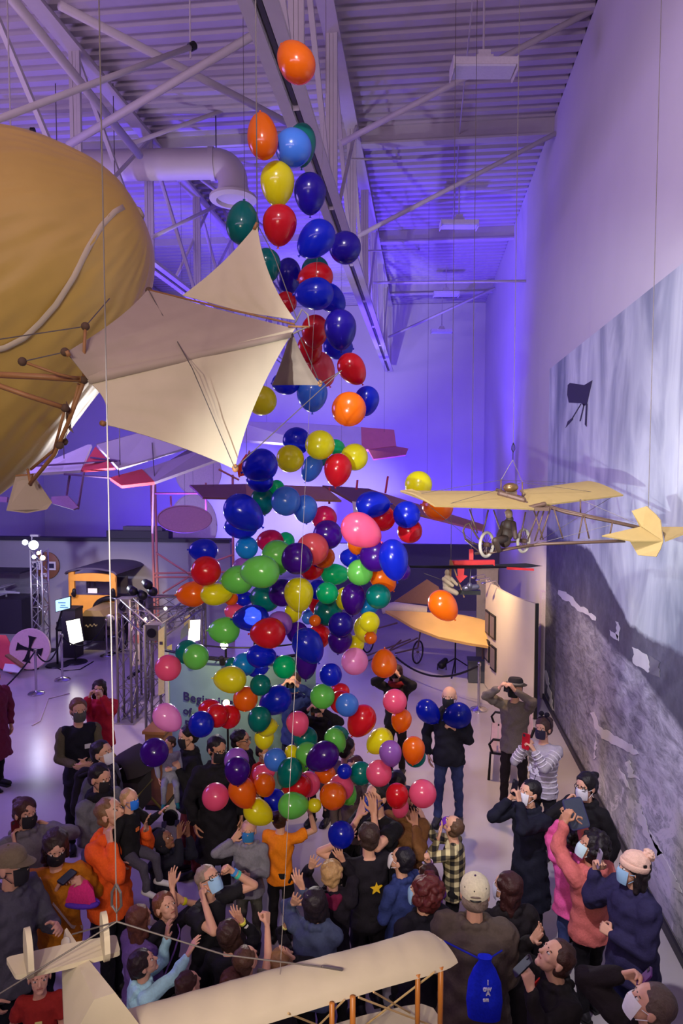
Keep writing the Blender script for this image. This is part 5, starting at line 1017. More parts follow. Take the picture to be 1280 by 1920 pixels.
def hand(mb, w, d, n, L, ts, pose):
    d = nrm(d); n = nrm(n-d*(n @ d)); lat = ts*np.cross(d, n)
    K = [w+d*(.50-.03*abs(i-1.2))*L+lat*o_*L for i, o_ in enumerate((.165, .055, -.055, -.155))]
    for i, k in enumerate(K): mb.cap(w+lat*(.09, .03, -.03, -.09)[i]*L, k, .085*L, .072*L, 7)
    spread = {'open': (13, 4, -5, -15), 'relax': (4, 1, -1, -4), 'grip': (3, 1, -1, -3), 'fist': (2, 0, 0, -2)}[pose]
    curl = {'open': (6, 14, 12), 'relax': (22, 24, 16), 'grip': (48, 52, 30), 'fist': (78, 88, 50)}[pose]
    for i, k in enumerate(K):
        fl = (.42, .48, .44, .34)[i]*L; dd = rot(d, n, -ts*spread[i] if False else spread[i]*-1 if ts*np.dot(np.cross(n, d), lat) > 0 else spread[i]); p = k
        dd = nrm(d*math.cos(math.radians(spread[i]))+lat*math.sin(math.radians(spread[i]))); ax_ = np.cross(dd, n); r0 = .056*L
        for s_, cu in zip((.45, .31, .24), curl):
            dd = rot(dd, ax_, cu); q = p+dd*fl*s_; mb.cap(p, q, r0, r0*.88, 7); p = q; r0 *= .88
    a_ = w+d*.12*L+lat*.10*L; tp_d = nrm(d*.55+lat*.8+n*(.15 if pose == 'open' else .5)); b_ = a_+tp_d*.28*L; mb.cap(a_, b_, .085*L, .064*L, 7)
    td2 = nrm(d*.9+lat*.35+n*(.15 if pose == 'open' else .6)-(lat*.5 if pose in ('grip', 'fist') else 0)); c_ = b_+td2*.20*L; mb.cap(b_, c_, .062*L, .056*L, 7); mb.cap(c_, c_+td2*.12*L, .055*L, .042*L, 7)
    return w+d*.42*L
def person(key, label, h, H, az, look=None, skin='f', top=((40, 40, 50), 'jacket'), bottom=(30, 30, 40), shoes=(28, 26, 30), hair=('short', (60, 44, 36)), mask=None, R='down', L='down', lean=0, bulk=1.0, kid=None, zb=0, extra=(), dz=0, stance=.06, glasses=False, mouth=True, hold=None, knees=0, sit=False, held=None):
    kid = H < 1.4 if kid is None else kid; hk = 1.22 if H < 1.2 else (1.12 if H < 1.45 else 1.06)
    a = math.radians(az); fw = np.array([math.sin(a), -math.cos(a), 0]); rt = np.array([fw[1], -fw[0], 0])
    hh = .132*H*hk
    pel = np.array([0, 0, .515*H]); sp = rot(Zv, np.cross(Zv, fw), lean)
    lf = rot(fw, np.cross(Zv, fw), lean)
    neck = pel+sp*.325*H; headc = neck+sp*(.045*H+.46*hh)+fw*.012*H
    zt = zb+headc[2]; q = PZ(h[0], h[1], zt)
    if dz: q = P(h[0], h[1], depth(q)+dz)
    if held: q = P(h[0], h[1], PEOPLE[held[0]]['D']-held[1]); dz = 1
    root = np.array([q[0]-headc[0], q[1]-headc[1], zb+0*zt]) if not dz else q-headc
    t = thing('person', label, 'person', root, 'crowd under the balloons'); t['group'] = 'people in the crowd'
    D = depth(q); B = MB(); sk = skin_mat(skin); W = lambda p: root+p
    # legs
    hips = [pel+rt*s*.052*H-Zv*.01*H for s in (1, -1)]; ank = [rt*s*stance*H*(.9)+fw*(.02*H*s if stance > .05 else 0)+Zv*.045*H for s in (1, -1)]
    legs = []
    for hp, an, s in zip(hips, ank, (1, -1)):
        kn = (hp+an)/2+fw*(.012+knees)*H+rt*s*.004*H
        if sit: kn = hp+fw*.20*H+rt*s*.03*H-Zv*.05*H; an = kn-Zv*.19*H+fw*.03*H; ank[0 if s > 0 else 1] = an
        legs.append((hp, kn, an))
        B.cap(W(hp), W(kn), .045*H, .030*H).cap(W(kn), W(an), .030*H, .020*H)
        toe = an+fw*.095*H+rt*s*.015*H-Zv*.027*H; B.cap(W(an-Zv*.020*H-fw*.02*H), W(toe), .022*H, .018*H)
    # torso
    def sec(c, rx, ry, k=1.0, n=18): return [W(c)+rt*rx*k*math.cos(2*math.pi*i/n)+lf*ry*k*math.sin(2*math.pi*i/n) for i in range(n)]
    cs = [(-.045, .088, .066), (.0, .092, .068), (.07, .080, .058), (.14, .084, .060), (.21, .094, .064), (.27, .098, .058), (.305, .066, .044), (.325, .040, .038)]
    B.loft([sec(pel+sp*z*H, rx*H, ry*H, .93) for z, rx, ry in cs])
    B.cap(W(neck-sp*.02*H), W(neck+sp*.05*H+fw*.008*H), .033*H, .031*H)
    # head frame
    lk = look or (az, 0); la = math.radians(lk[0]); hf0 = np.array([math.sin(la), -math.cos(la), 0]); hr = np.array([hf0[1], -hf0[0], 0])
    hf = rot(hf0, hr, lk[1]); hu = np.cross(hr, hf); hu = hu if hu[2] > -.2 else -hu
    HC = W(headc); A = np.array([hr, hf, hu]); hp_ = lambda x, y, z: HC+A.T @ (np.array([x, y, z])*hh)
    def he(mb, x, y, z, a1, b1, c1, nu=18, nv=12): mb.ell(hp_(x, y, z), np.array([a1, b1, c1])*hh, A, nu, nv)
    he(B, 0, -.03, .12, .365, .45, .385); he(B, 0, .13, -.2, .27, .27, .29); he(B, 0, .19, -.02, .285, .225, .36); he(B, 0, .29, -.41, .12, .10, .09)
    B.cap(hp_(0, .39, .05), hp_(0, .47, -.11), .035*hh, .062*hh, 8).cap(hp_(-.14, .36, .11), hp_(.14, .36, .11), .055*hh, .055*hh, 8)
    for s in (-1, 1): he(B, s*.37, -.02, -.03, .045, .10, .15, 10, 8); he(B, s*.17, .26, -.1, .11, .1, .1, 10, 8)
    B.cap(hp_(0, -.05, -.25), W(neck), .22*hh, .24*hh, 10)
    # arms
    sh = [neck-sp*.035*H+rt*s*.108*H*(1.0 if not kid else .95) for s in (1, -1)]
    arms = []; la_, lb_, Lh = .172*H, .150*H, .112*H*(1.08 if kid else 1.0)
    for spec, S, s in ((R, sh[0], 1), (L, sh[1], -1)):
        pose = 'open'; off = 0.; hd = None
        if isinstance(spec, str):
            tg = {'down': S-Zv*.30*H+rt*s*.04*H+fw*.02*H, 'waist': pel+sp*.10*H+lf*.14*H+rt*s*.035*H, 'belly': pel+sp*.15*H+lf*.13*H+rt*s*.02*H, 'face': headc+hf*.16*H+rt*s*.055*H-Zv*.02*H, 'cam': headc+hf*.15*H+rt*s*.06*H+Zv*.01*H, 'fwd': S+lf*.26*H-Zv*.04*H+rt*s*.01*H, 'back': S-Zv*.26*H-fw*.06*H, 'carry': pel+sp*.14*H+lf*.15*H-rt*s*.02*H}[spec]
            pose = 'relax' if spec in ('down', 'waist', 'back') else 'grip'; palm = None
        else:
            px, py = spec[0], spec[1]; off = spec[2] if len(spec) > 2 else 0.; pose = spec[3] if len(spec) > 3 else 'open'
            r_ = nrm(ray(px, py)); tt = (W(S)-CAMLOC) @ r_; tg = CAMLOC+r_*tt-root; tg = tg-r_*off
        v = tg-S; dist = np.linalg.norm(v); mx_ = (la_+lb_)*.985
        if not isinstance(spec, str):
            v = v-nrm(v)*Lh*.42; dist = np.linalg.norm(v)
        if dist > mx_: v = v*mx_/dist; dist = mx_
        wr_ = S+v; dn = nrm(v); x_ = (la_**2-lb_**2+dist**2)/(2*dist+1e-9); hgt_ = math.sqrt(max(0, la_**2-x_**2))
        pole = -Zv*1.0+rt*s*.55-fw*.25 if not (isinstance(spec, str) and spec == 'cam') else -Zv*.5+rt*s*1.2
        if dn[2] > .25 and not isinstance(spec, str): pole = fw*.35+rt*s*.4-Zv*1.1
        pole = nrm(pole-dn*(pole @ dn)); el = S+dn*x_+pole*hgt_; fd = nrm(wr_-el)
        if isinstance(spec, str) and spec != 'down': hd = nrm(fd+(-rt*s*.9 if spec in ('waist', 'belly', 'carry') else Zv*.6))
        else: hd = nrm(fd+(Zv*.25 if pose == 'open' else Zv*0)+fw*.05)
        n_ = -fw*.0+fw*.8+Zv*.35 if pose == 'open' else (-rt*s if isinstance(spec, str) and spec in ('down', 'back', 'face', 'cam', 'fwd') else fw*.2-rt*s*.9)
        if pose == 'open' and not isinstance(spec, str) and hd[2] < .3: n_ = -rt*s*.8+Zv*.3
        B.cap(W(S), W(el), .029*H, .023*H).cap(W(el), W(wr_-fd*.06*H), .024*H, .019*H).cap(W(wr_-fd*.06*H), W(wr_), .019*H, .0145*H)
        hc = hand(B, W(wr_), hd, np.array(n_), Lh, 1 if s > 0 else -1, pose); arms.append(dict(S=S, el=el, wr=wr_, d=hd, hc=hc, n=nrm(np.array(n_)-hd*(np.array(n_) @ hd)), fd=fd, s=s))
    fine_ = .0037 if D < 7.2 else .005
    robj('body', B, sk, t, fine_*H, 1)
    # ----- clothes
    sd = root[0]*3+root[1]; gv = (.0065 if D < 7.5 else .008)*H
    col, ty = top[0], top[1]; G = MB(); loose = {'jacket': .020, 'coat': .024, 'puffer': .034, 'sweater': .017, 'hoodie': .022, 'tee': .011, 'shirt': .014, 'vest': .016}[ty]*H*bulk
    hem = {'coat': -.22, 'tee': -.05, 'puffer': -.075}.get(ty, -.06)
    secs_ = [(max(hem, -.075), .096, .074)] + [c for c in cs[1:-1]]
    if ty == 'coat': secs_ = [(-.25, .118, .096), (-.16, .108, .086)]+secs_[0:]
    G.loft([[p for p in sec(pel+sp*z*H if z > -.08 else pel+Zv*z*H, rx*H*(.86+.14*bulk)+loose, ry*H*(.8+.2*bulk)+loose*1.1)] for z, rx, ry in secs_]+[sec(neck-sp*.004*H, .040*H+loose*.5, .040*H+loose*.5)])
    G.cap(W(sh[0]-rt*.012*H), W(sh[1]+rt*.012*H), .034*H+loose*.5)
    slv = {'tee': .62, 'vest': 0}.get(ty, 2)
    for ar in arms:
        S, el, wr_ = W(ar['S']), W(ar['el']), W(ar['wr'])
        if slv == 2:
            G.cap(S, el, .031*H+loose*.75, .025*H+loose*.65); e2 = wr_-ar['fd']*.012*H
            if ty == 'shirt' and 'short' in extra: pass
            else: G.cap(el, e2-ar['fd']*.01*H, .026*H+loose*.62, .019*H+loose*.42).lathe(e2-ar['fd']*.035*H, ar['fd'], [(.02*H+loose*.45, 0), (.0195*H+loose*.4, .03*H)], 12)
        elif slv > 0: e2 = S+(el-S)*slv; G.cap(S, S+(e2-S)*.5, .032*H+loose, .032*H+loose).lathe(S+(e2-S)*.4, e2-S, [(.033*H+loose, 0), (.031*H+loose*1.3, np.linalg.norm(e2-S)*.6)], 12)
    if ty in ('hoodie', 'coat', 'puffer', 'jacket'):
        for i in range(9):
            an_ = math.pi*2*i/9; G.ell(W(neck+sp*.008*H)+rt*.052*H*math.cos(an_)+lf*.046*H*math.sin(an_), (.021*H,)*3, nu=8, nv=6)
    nm_ = {'tee': 't_shirt', 'hoodie': 'hoodie', 'sweater': 'sweater', 'coat': 'coat', 'puffer': 'padded_jacket', 'vest': 'vest', 'shirt': 'shirt'}.get(ty, 'jacket')
    cm2 = cloth(col) if len(top) < 3 else top[2]
    robj(nm_, G, cm2, t, gv, 2, .0045*H if ty not in ('puffer',) else .004*H, sd)
    if ty == 'vest':
        G = MB()
        for ar in arms:
            S, el, wr_ = W(ar['S']), W(ar['el']), W(ar['wr']); G.cap(S, el, .040*H, .033*H).cap(el, wr_-ar['fd']*.02*H, .033*H, .025*H)
            robj('sleeve', G, cloth(top[3]), t, gv, 2, .003*H, sd); G = MB()
    if ty == 'hoodie' and 'nohood' not in extra:
        G = MB()
        for i in range(-3, 4): G.cap(W(neck-sp*.005*H)-lf*(.05-.004*abs(i))*H+rt*i*.018*H, W(neck-sp*.05*H)-lf*.062*H+rt*i*.014*H, .026*H, .02*H)
        robj('hood', G, ([cloth(e[1]) for e in extra if isinstance(e, tuple) and e[0] == 'hood']+[cm2])[0], t, gv, 2, .003*H, sd)
    G = MB()
    for (hp, kn, an), s in zip(legs, (1, -1)):
        G.cap(W(hp-Zv*.0*H), W(kn), .056*H, .039*H).cap(W(kn), W(an+Zv*.05*H), .039*H, .031*H).lathe(W(an+Zv*.08*H), -Zv, [(.031*H, 0), (.033*H, .085*H)], 14)
    G.loft([sec(pel+Zv*z*H, rx*H+.006*H, ry*H+.006*H) for z, rx, ry in ((-.07, .075, .062), (-.03, .094, .07), (.015, .095, .071), (.05, .086, .064))])
    robj('trousers', G, cloth(bottom), t, gv*1.15, 2, .004*H, sd+2)
    for (hp, kn, an), s in zip(legs, (1, -1)):
        G = MB(); toe = an+fw*.10*H+rt*s*.015*H-Zv*.022*H; G.cap(W(an-Zv*.015*H-fw*.025*H), W(toe), .027*H, .023*H, 12).cap(W(an-Zv*.012*H-fw*.02*H), W(an+Zv*.012*H), .028*H, .026*H, 12)
        o_ = obj('shoe', MB().loft([[W(np.array([0, 0, 0])+an*np.array([1, 1, 0])+rt*x*H+fw*y*H+Zv*z*H) for x, y in ((-.028, -.045), (.028, -.045), (.034, .05), (.026, .12), (-.014, .125), (-.03, .05))] for z in (0.001, .014)]), M('shoe_sole', (170, 164, 160) if sum(shoes) > 300 else (30, 28, 30), .6), t)
        o_.name = 'shoe_sole'; robj('shoe', G, M('shoe_upper', shoes, .5, 0, .1, 20), t, gv*1.1, 1)
    # ----- face
    em = M('eye', (30, 22, 20), .2, 0, 0, 5); ew = M('eye_white', (214, 204, 198), .4, 0, 0, 5)
    if math.cos(math.radians(lk[0])) > -.55 or lk[1] > 30:
        for s in (-1, 1):
            e_ = MB(); e_.slot = 0; he(e_, s*.15, .355, .03, .065, .06, .038, 10, 6); e_.slot = 1; he(e_, s*.15, .385, .03, .032, .04, .036, 8, 6); obj('eye', e_, [ew, em], t, smooth=1)
            obj('eyebrow', MB().cap(hp_(s*.07, .405, .125), hp_(s*.23, .35, .12), .020*hh, .014*hh, 6), M('brow_hair', hair[1] if hair[0] != 'bald' else (70, 56, 48), .7), t, smooth=1)
        if not mask: obj('mouth', MB().cap(hp_(-.085, .385, -.245), hp_(.085, .385, -.245), .024*hh, .024*hh, 6), M('lips', (164, 92, 84), .5), t, smooth=1)
    if mask:
        g = []
        for zz in np.linspace(-.47, .0, 9):
            row = []
            for ph in np.linspace(-1.15, 1.15, 13):
                kz = 1-((zz+.22)/.42)**2*.35; rx, ry = .325*kz, .37*kz; bump_ = .05*math.exp(-(ph/.35)**2)*math.exp(-((zz+.10)/.16)**2)
                row.append(hp_(rx*math.sin(ph), .105+(ry+bump_)*math.cos(ph), zz))
            g.append(row)
        obj('face_mask', MB().sheet(g, .02*hh), M('mask_cloth', mask, .8, 0, .08, 40, .1), t, smooth=50)
        for s in (-1, 1): obj('ear_loop', MB().tube([hp_(s*.31, .22, -.06), hp_(s*.385, .0, -.02), hp_(s*.39, -.08, -.08), hp_(s*.31, .2, -.36)], .010*hh, 5), M('mask_cloth', mask, .8, 0, .08, 40, .1), t)
    if glasses:
        G = MB()
        for s in (-1, 1):
            G.tube([hp_(s*.16+.115*math.cos(u), .43-.03*abs(math.cos(u)), .03+.085*math.sin(u)) for u in np.linspace(0, 2*math.pi, 15)], .014*hh, 6).tube([hp_(s*.27, .40, .05), hp_(s*.38, .1, .06), hp_(s*.39, -.04, .04)], .014*hh, 5)
        G.tube([hp_(-.05, .45, .05), hp_(.05, .45, .05)], .014*hh, 5); obj('glasses', G, blk, t)
    # ----- hair
    st, hc_ = hair[0], hair[1]; G = MB(); hm = M('hair', hc_, .5, 0, .35, 70, .5, .3); amp = .018*hh; wf = .35/hh
    if st in ('short', 'buzz', 'bun', 'long', 'curly', 'pony', 'messy', 'greycrop'):
        k_ = 0.0 if st == 'buzz' else (.03 if st in ('short', 'greycrop') else .055)
        he(G, 0, -.10, .175, .385+k_, .425+k_, .375+k_, 22, 14); he(G, 0, -.24, -.08, .34+k_*.8, .30+k_*.5, .33)
        if st == 'messy': 
            for i in range(26):
                u, v_ = rb.uniform(-1.5, 1.5), rb.uniform(.15, 1.3); p = (math.sin(u)*math.cos(v_)*.40, -.1-math.cos(u)*math.cos(v_)*.38*(1 if i % 3 else -.7), .18+math.sin(v_)*.38); he(G, *p, .10, .10, .08, 8, 6)
            amp *= 1.6
        if st == 'bun': he(G, .0, -.56, .32, .20, .19, .19)
        if st == 'pony': G.cap(hp_(0, -.5, .2), hp_(0, -.62, -.35), .13*hh, .10*hh).cap(hp_(0, -.62, -.35), hp_(0, -.52, -.95), .10*hh, .05*hh)
        if st == 'long':
            for s in (-1, 1): G.cap(hp_(s*.34, -.05, .05), hp_(s*.36, -.08, -.55), .13*hh, .12*hh).cap(hp_(s*.22, -.26, -.1), hp_(s*.24, -.34, -1.15), .2*hh, .13*hh)
            G.cap(hp_(0, -.28, -.1), hp_(0, -.42, -1.3), .24*hh, .16*hh)
        if st == 'curly':
            for i in range(60):
                u, v_ = rb.uniform(-2.3, 2.3), rb.uniform(-1.0, 1.4); p = (math.sin(u)*math.cos(v_)*.50, -.16-math.cos(u)*math.cos(v_)*.46, .10+math.sin(v_)*.52); 
                if p[1] > .1 and p[2] < .3: continue
                he(G, *p, .17, .17, .16, 8, 6)
            he(G, 0, -.25, -.15, .48, .38, .5); amp *= 1.8
        if st == 'greycrop': amp *= .7
    elif st == 'under': he(G, 0, -.22, -.06, .37, .32, .30)
    elif st == 'fringe': he(G, 0, -.12, .17, .40, .43, .38)
    elif st == 'bald': pass
    if G.v: robj('hair', G, hm, t, .032*hh if D < 7.5 else .045*hh, 1, amp, sd, wfreq=wf)
    # ----- hats and other things
    for e in extra:
        if not isinstance(e, tuple): continue
        if e[0] == 'beanie':
            G = MB(); he(G, 0, -.06, .26, .44, .49, .40); robj('beanie', G, cloth(e[1], 120), t, .03*hh, 1, .012*hh, 1, wfreq=.5/hh); G = MB(); [he(G, rb.uniform(-.06, .06), -.42+rb.uniform(-.06, .06), .60+rb.uniform(-.06, .06), .15, .15, .15, 8, 6) for _ in range(10)]; robj('pompom', G, cloth(e[1], 120), t, .02*hh, 0, .02*hh, 2, wfreq=.9/hh)
            G = MB(); G.loft([[hp_(r*.445*math.cos(u), -.05+r*.49*math.sin(u), z) for u in np.linspace(0, 2*math.pi, 24, endpoint=False)] for r, z in ((1.0, .10), (1.05, .14), (1.05, .27), (1.0, .30))]); obj('beanie_cuff', G, cloth(e[1], 120), t, smooth=60)
        if e[0] == 'cap':
            G = MB(); G.loft([[hp_(r*.415*math.cos(u), -.05+r*.48*math.sin(u), z) for u in np.linspace(0, 2*math.pi, 28, endpoint=False)] for r, z in ((1.0, .12), (1.0, .26), (.88, .42), (.62, .53), (.3, .575), (.02, .585))]); obj('cap_crown', G, cloth(e[1]), t, smooth=50)
            g = [[hp_(.40*math.sin(u)*(1-.05*k), -.05+.47*math.cos(u)+(.02+.32*k*max(0, math.cos(u)**.8 if math.cos(u) > 0 else 0)), .16-.06*k) for u in np.linspace(-1.25, 1.25, 13)] for k in np.linspace(0, 1, 6)]; obj('cap_peak', MB().sheet(g, .02*hh), cloth(e[2]), t, smooth=50)
            obj('cap_button', MB().ell(hp_(0, -.05, .59), (.03*hh,)*3), cloth(e[2]), t)
            if len(e) > 3:
                obj('cap_strap', MB().tube([hp_(.30*math.sin(u), -.05-.485*math.cos(u), .14) for u in np.linspace(-.7, .7, 9)], .028*hh, 6), blk, t); obj('cap_gap', MB().tube([hp_(.2*math.sin(u)*1.2, -.055-.47*math.cos(u*.8), .20+.06*math.cos(u*1.6)) for u in np.linspace(-.95, .95, 9)], .03*hh, 6), hm, t)
                for u in (-.9, -.1, .9): obj('cap_eyelet', MB().ell(hp_(.36*math.sin(u), -.05-.42*math.cos(u), .40), (.022*hh,)*3, nu=8, nv=6), blk, t)
        if e[0] == 'fedora':
            G = MB(); G.loft([[hp_(r*.42*math.cos(u), -.04+r*.47*math.sin(u), z) for u in np.linspace(0, 2*math.pi, 28, endpoint=False)] for r, z in ((.02, .20), (1.45, .19), (1.5, .22), (1.0, .25), (.95, .45), (.8, .56), (.4, .54), (.02, .52))]); obj('hat', G, cloth(e[1]), t, smooth=45)
            obj('hat_band', MB().loft([[hp_(r*.435*math.cos(u), -.04+r*.485*math.sin(u), z) for u in np.linspace(0, 2*math.pi, 28, endpoint=False)] for r, z in ((1., .25), (1., .33))]), cloth((150, 140, 130)), t)
        if e[0] == 'hoodup': G = MB(); he(G, 0, -.14, .12, .48, .50, .50); he(G, 0, -.2, -.3, .44, .4, .35); robj('raised_hood', G, cloth(e[1]), t, .04*hh, 2, .015*hh, sd)
        if e[0] == 'headband':
            obj('headband', MB().tube([hp_(.44*math.cos(u), -.02, .15+.47*math.sin(u)) for u in np.linspace(0, math.pi, 15)], .03*hh, 6), cloth(e[1]), t, smooth=1)
            for s in (-1, 1): obj('headband_bow', MB().ell(hp_(s*.16, -.02, .75), np.array((.14, .08, .13))*hh).tube([hp_(s*.10, -.02, .62), hp_(s*.16, -.02, .74)], .02*hh), cloth(e[1]), t, smooth=1)
        if e[0] == 'boppers':
            for s in (-1, 1):
                c_ = hp_(s*.22, .0, .98); obj('bopper_spring', MB().tube([hp_(s*.14, 0, .55), hp_(s*.2, 0, .85)], .012*hh), cloth((60, 56, 70)), t)
                obj('bopper_star', MB().prism([c_+hr*(r*math.sin(u))*hh+hu*(r*math.cos(u))*hh for u, r in [(2*math.pi*k/10+.3, (.19 if k % 2 == 0 else .09)) for k in range(10)]], .05*hh), M('silver_star', (220, 216, 226), .3, .3), t)
        if e[0] in ('bandR', 'bandL'):
            ar = arms[0 if e[0] == 'bandR' else 1]; c_ = W(ar['wr'])-ar['fd']*(.012+(e[2] if len(e) > 2 else 0))*H
            obj('wristband', MB().lathe(c_, ar['fd'], [(.0195*H, -.008*H), (.0225*H, -.007*H), (.0225*H, .007*H), (.0195*H, .008*H)], 16), M('wristband', e[1], .5), t, smooth=40)
        if e[0] == 'stripes':
            G = MB(); 
            for z in np.linspace(-.05, .26, 9): rx = np.interp(z, [c[0] for c in cs], [c[1] for c in cs])*H+loose*1.04; ry = np.interp(z, [c[0] for c in cs], [c[2] for c in cs])*H+loose*1.14; G.tube([W(pel+sp*z*H)+rt*rx*math.cos(u)+lf*ry*math.sin(u) for u in np.linspace(0, 2*math.pi, 30)], .006*H, 5)
            for ar in arms:
                for k in np.linspace(.25, .9, 4):
                    for p0, p1, r0 in ((ar['S'], ar['el'], .034*H+loose*.7), (ar['el'], ar['wr'], .026*H+loose*.5)):
                        u1, v1, d1 = frame(p1-p0); c_ = W(p0+(p1-p0)*k*.9); G.tube([c_+r0*(1.0-.12*k)*(u1*math.cos(u)+v1*math.sin(u)) for u in np.linspace(0, 2*math.pi, 14)], .005*H, 4)
            obj('knit_stripes', G, cloth(e[1]), t)
        if e[0] == 'strap': # diagonal bag strap over the body
            G = MB(); s = e[2]
            pts = [W(neck-sp*.03*H)+rt*s*.06*H-lf*.05*H, W(neck-sp*.012*H)+rt*s*.075*H+lf*.01*H, W(neck-sp*.05*H)+rt*s*.06*H+lf*(.056*H+loose*1.25), W(pel+sp*.18*H)+lf*(.064*H+loose*1.3), W(pel+sp*.05*H)-rt*s*.07*H+lf*(.045*H+loose*1.2), W(pel)-rt*s*(.095*H+loose)]
            u = np.linspace(0, len(pts)-1, 20); pts = [np.array([np.interp(x, range(len(pts)), [p[k] for p in pts]) for k in range(3)]) for x in u]
            g = [[p-sp*.009*H, p+sp*.009*H] for p in pts]; obj('bag_strap', MB().sheet(g, .006*H), cloth(e[1]), t, smooth=40)
        if e[0] == 'badge': obj('chest_print', MB().box(W(pel+sp*.20*H)+rt*e[2]*H+lf*(.064*H+loose*1.32), (.04*H, .006*H, .03*H), (rt, lf, sp)), M('print', e[1], .6), t)
        if e[0] == 'star':
            c_ = W(pel+sp*.19*H)+lf*(.060*H+loose*1.36)*e[3]+rt*e[2]*H; obj('star_print', MB().prism([c_+rt*(r*math.sin(u))+sp*(r*math.cos(u)) for u, r in [(2*math.pi*k/10, (.035 if k % 2 == 0 else .015)*H) for k in range(10)]], .01*H, lf), M('print', e[1], .5), t)
        if e[0] == 'scarf':
            G = MB(); [G.ell(W(neck+sp*.01*H)+rt*.052*H*math.cos(u)+lf*.052*H*math.sin(u), (.03*H,)*3, nu=8, nv=6) for u in np.linspace(0, 6.28, 12)]; robj('scarf', G, cloth(e[1]), t, gv, 1, .003*H, sd)
        if e[0] == 'pack':
            G = MB(); G.cap(W(pel+sp*.08*H)-lf*.14*H, W(pel+sp*.27*H)-lf*.12*H, .075*H, .06*H); robj('backpack', G, cloth(e[1]), t, gv, 1, .003*H, sd)
            for s in (1, -1): obj('pack_strap', MB().tube([W(sh[0] if s > 0 else sh[1])-lf*.08*H+sp*.03*H, W(sh[0] if s > 0 else sh[1])-rt*s*.035*H+sp*.045*H+loose*sp, W(sh[0] if s > 0 else sh[1])-rt*s*.04*H+lf*(.05*H+loose*1.4)-sp*.05*H, W(pel+sp*.12*H)+rt*s*.07*H+lf*.04*H], .012*H, 6), cloth(e[1]), t, smooth=1)
    PEOPLE[key] = dict(arms=arms, root=root, fw=fw, rt=rt, H=H, hp=hp_, hf=hf, hu=hu, hr=hr, pel=W(pel), sp=sp, lf=lf, loose=loose, D=D, sh=[W(s) for s in sh], hh=hh, W=W)
    return PEOPLE[key]
# ----- things people hold
def phone(key, side_, lab, col=(24, 22, 28), face=None, sz=(.075, .15, .010), name='phone', cat='phone'):
    p = PEOPLE[key]; ar = p['arms'][0 if side_ == 'R' else 1]; c = ar['hc']+ar['d']*.05+ar['n']*.028
    fc = nrm(np.array(face, float)) if face is not None else -p['hf']
    up_ = nrm(Zv*.9+p['fw']*.25-fc*((Zv*.9+p['fw']*.25) @ fc)); x_ = nrm(np.cross(up_, fc))
    t = thing(name, lab, cat, c); g_ = (x_, fc, up_); w_, h_, d_ = sz
    pts = rp([(-w_/2, -h_/2), (w_/2, -h_/2), (w_/2, h_/2), (-w_/2, h_/2)], .6)
    obj('case', MB().prism([c+x_*x+up_*y for x, y in pts], d_, fc), M('phone_case', col, .35), t, smooth=30)
    obj('screen', MB().box(c+fc*(d_/2+.001), (w_*.9, .002, h_*.92), g_), M('phone_screen', (60, 66, 84), .15), t); obj('lens', MB().box(c-fc*(d_/2+.002)+x_*w_*.25+up_*h_*.36, (w_*.3, .004, w_*.3), g_), M('phone_lens', (60, 60, 66), .2), t)
    return t
# ----- the crowd
BK = (40, 36, 44); NV = (34, 36, 66); MK = (30, 28, 34); WM = (216, 214, 226); BM = (150, 190, 224)
P_ = person
P_('edge', 'person in a long burgundy coat cut by left edge of frame', (-12, 1270), 1.74, 70, skin='f', top=((108, 34, 60), 'coat'), bottom=(40, 30, 44), hair=('short', (30, 24, 26)), R='down', L='down', bulk=1.1)
P_('vest', 'person in dark padded vest and olive sleeves standing behind at left, grey mask', (147, 1331), 1.82, 35, (40, -4), top=(NV, 'vest', cloth((40, 38, 58)), (92, 84, 66)), bottom=(30, 28, 40), hair=('short', (110, 74, 50)), mask=(84, 82, 78), R='waist', L='waist', stance=.075, extra=(('badge', (210, 208, 214), -.045),))
P_('red', 'person with long dark hair in red padded jacket, hands at mouth', (186, 1292), 1.62, 10, (15, 0), top=((176, 30, 52), 'puffer'), bottom=(40, 34, 40), hair=('long', (44, 30, 30)), glasses=True, R='face', L='face')
P_('wmask', 'person in grey jacket with white mask looking right, behind the orange hoodie', (192, 1412), 1.76, 80, (80, 12), top=((84, 82, 96), 'jacket'), bottom=(52, 48, 60), hair=('short', (34, 28, 28)), mask=WM, R='down', L='waist', extra=(('pack', (40, 34, 40)),))
P_('bmask', 'person in grey jacket with dark scarf and black mask, behind orange hoodie', (188, 1458), 1.74, 62, (70, -8), top=((104, 104, 112), 'jacket'), bottom=(70, 66, 72), hair=('short', (30, 24, 26)), mask=MK, R='belly', L='waist', extra=(('scarf', (36, 34, 46)),))
P_('orange', 'person in bright orange hoodie lifting a small boy at left', (208, 1524), 1.80, 75, (80, 28), top=((240, 92, 30), 'hoodie'), bottom=(34, 34, 50), hair=('short', (120, 88, 60)), R=(222, 1572, .15, 'grip'), L=(292, 1552, .05, 'open'), bulk=1.12)
P_('boy', 'small fair boy with blue mask and black top held up by orange hoodie person', (243, 1498), 1.05, 75, (75, 5), top=((34, 32, 38), 'sweater'), bottom=(66, 62, 76), shoes=(190, 190, 196), hair=('buzz', (176, 140, 100)), mask=(30, 110, 214), R='down', L=(312, 1524, 0, 'open'), zb=.82, extra=(('badge', (214, 110, 50), 0),), sit=True)
P_('phonew', 'person with dark bun in grey hoodie filming with a phone at left', (48, 1524), 1.66, 55, (60, 0), top=((112, 108, 116), 'hoodie'), bottom=(50, 48, 60), hair=('bun', (70, 42, 36)), mask=MK, R=(42, 1580, .1, 'grip'), L=(98, 1538, .1, 'grip'))
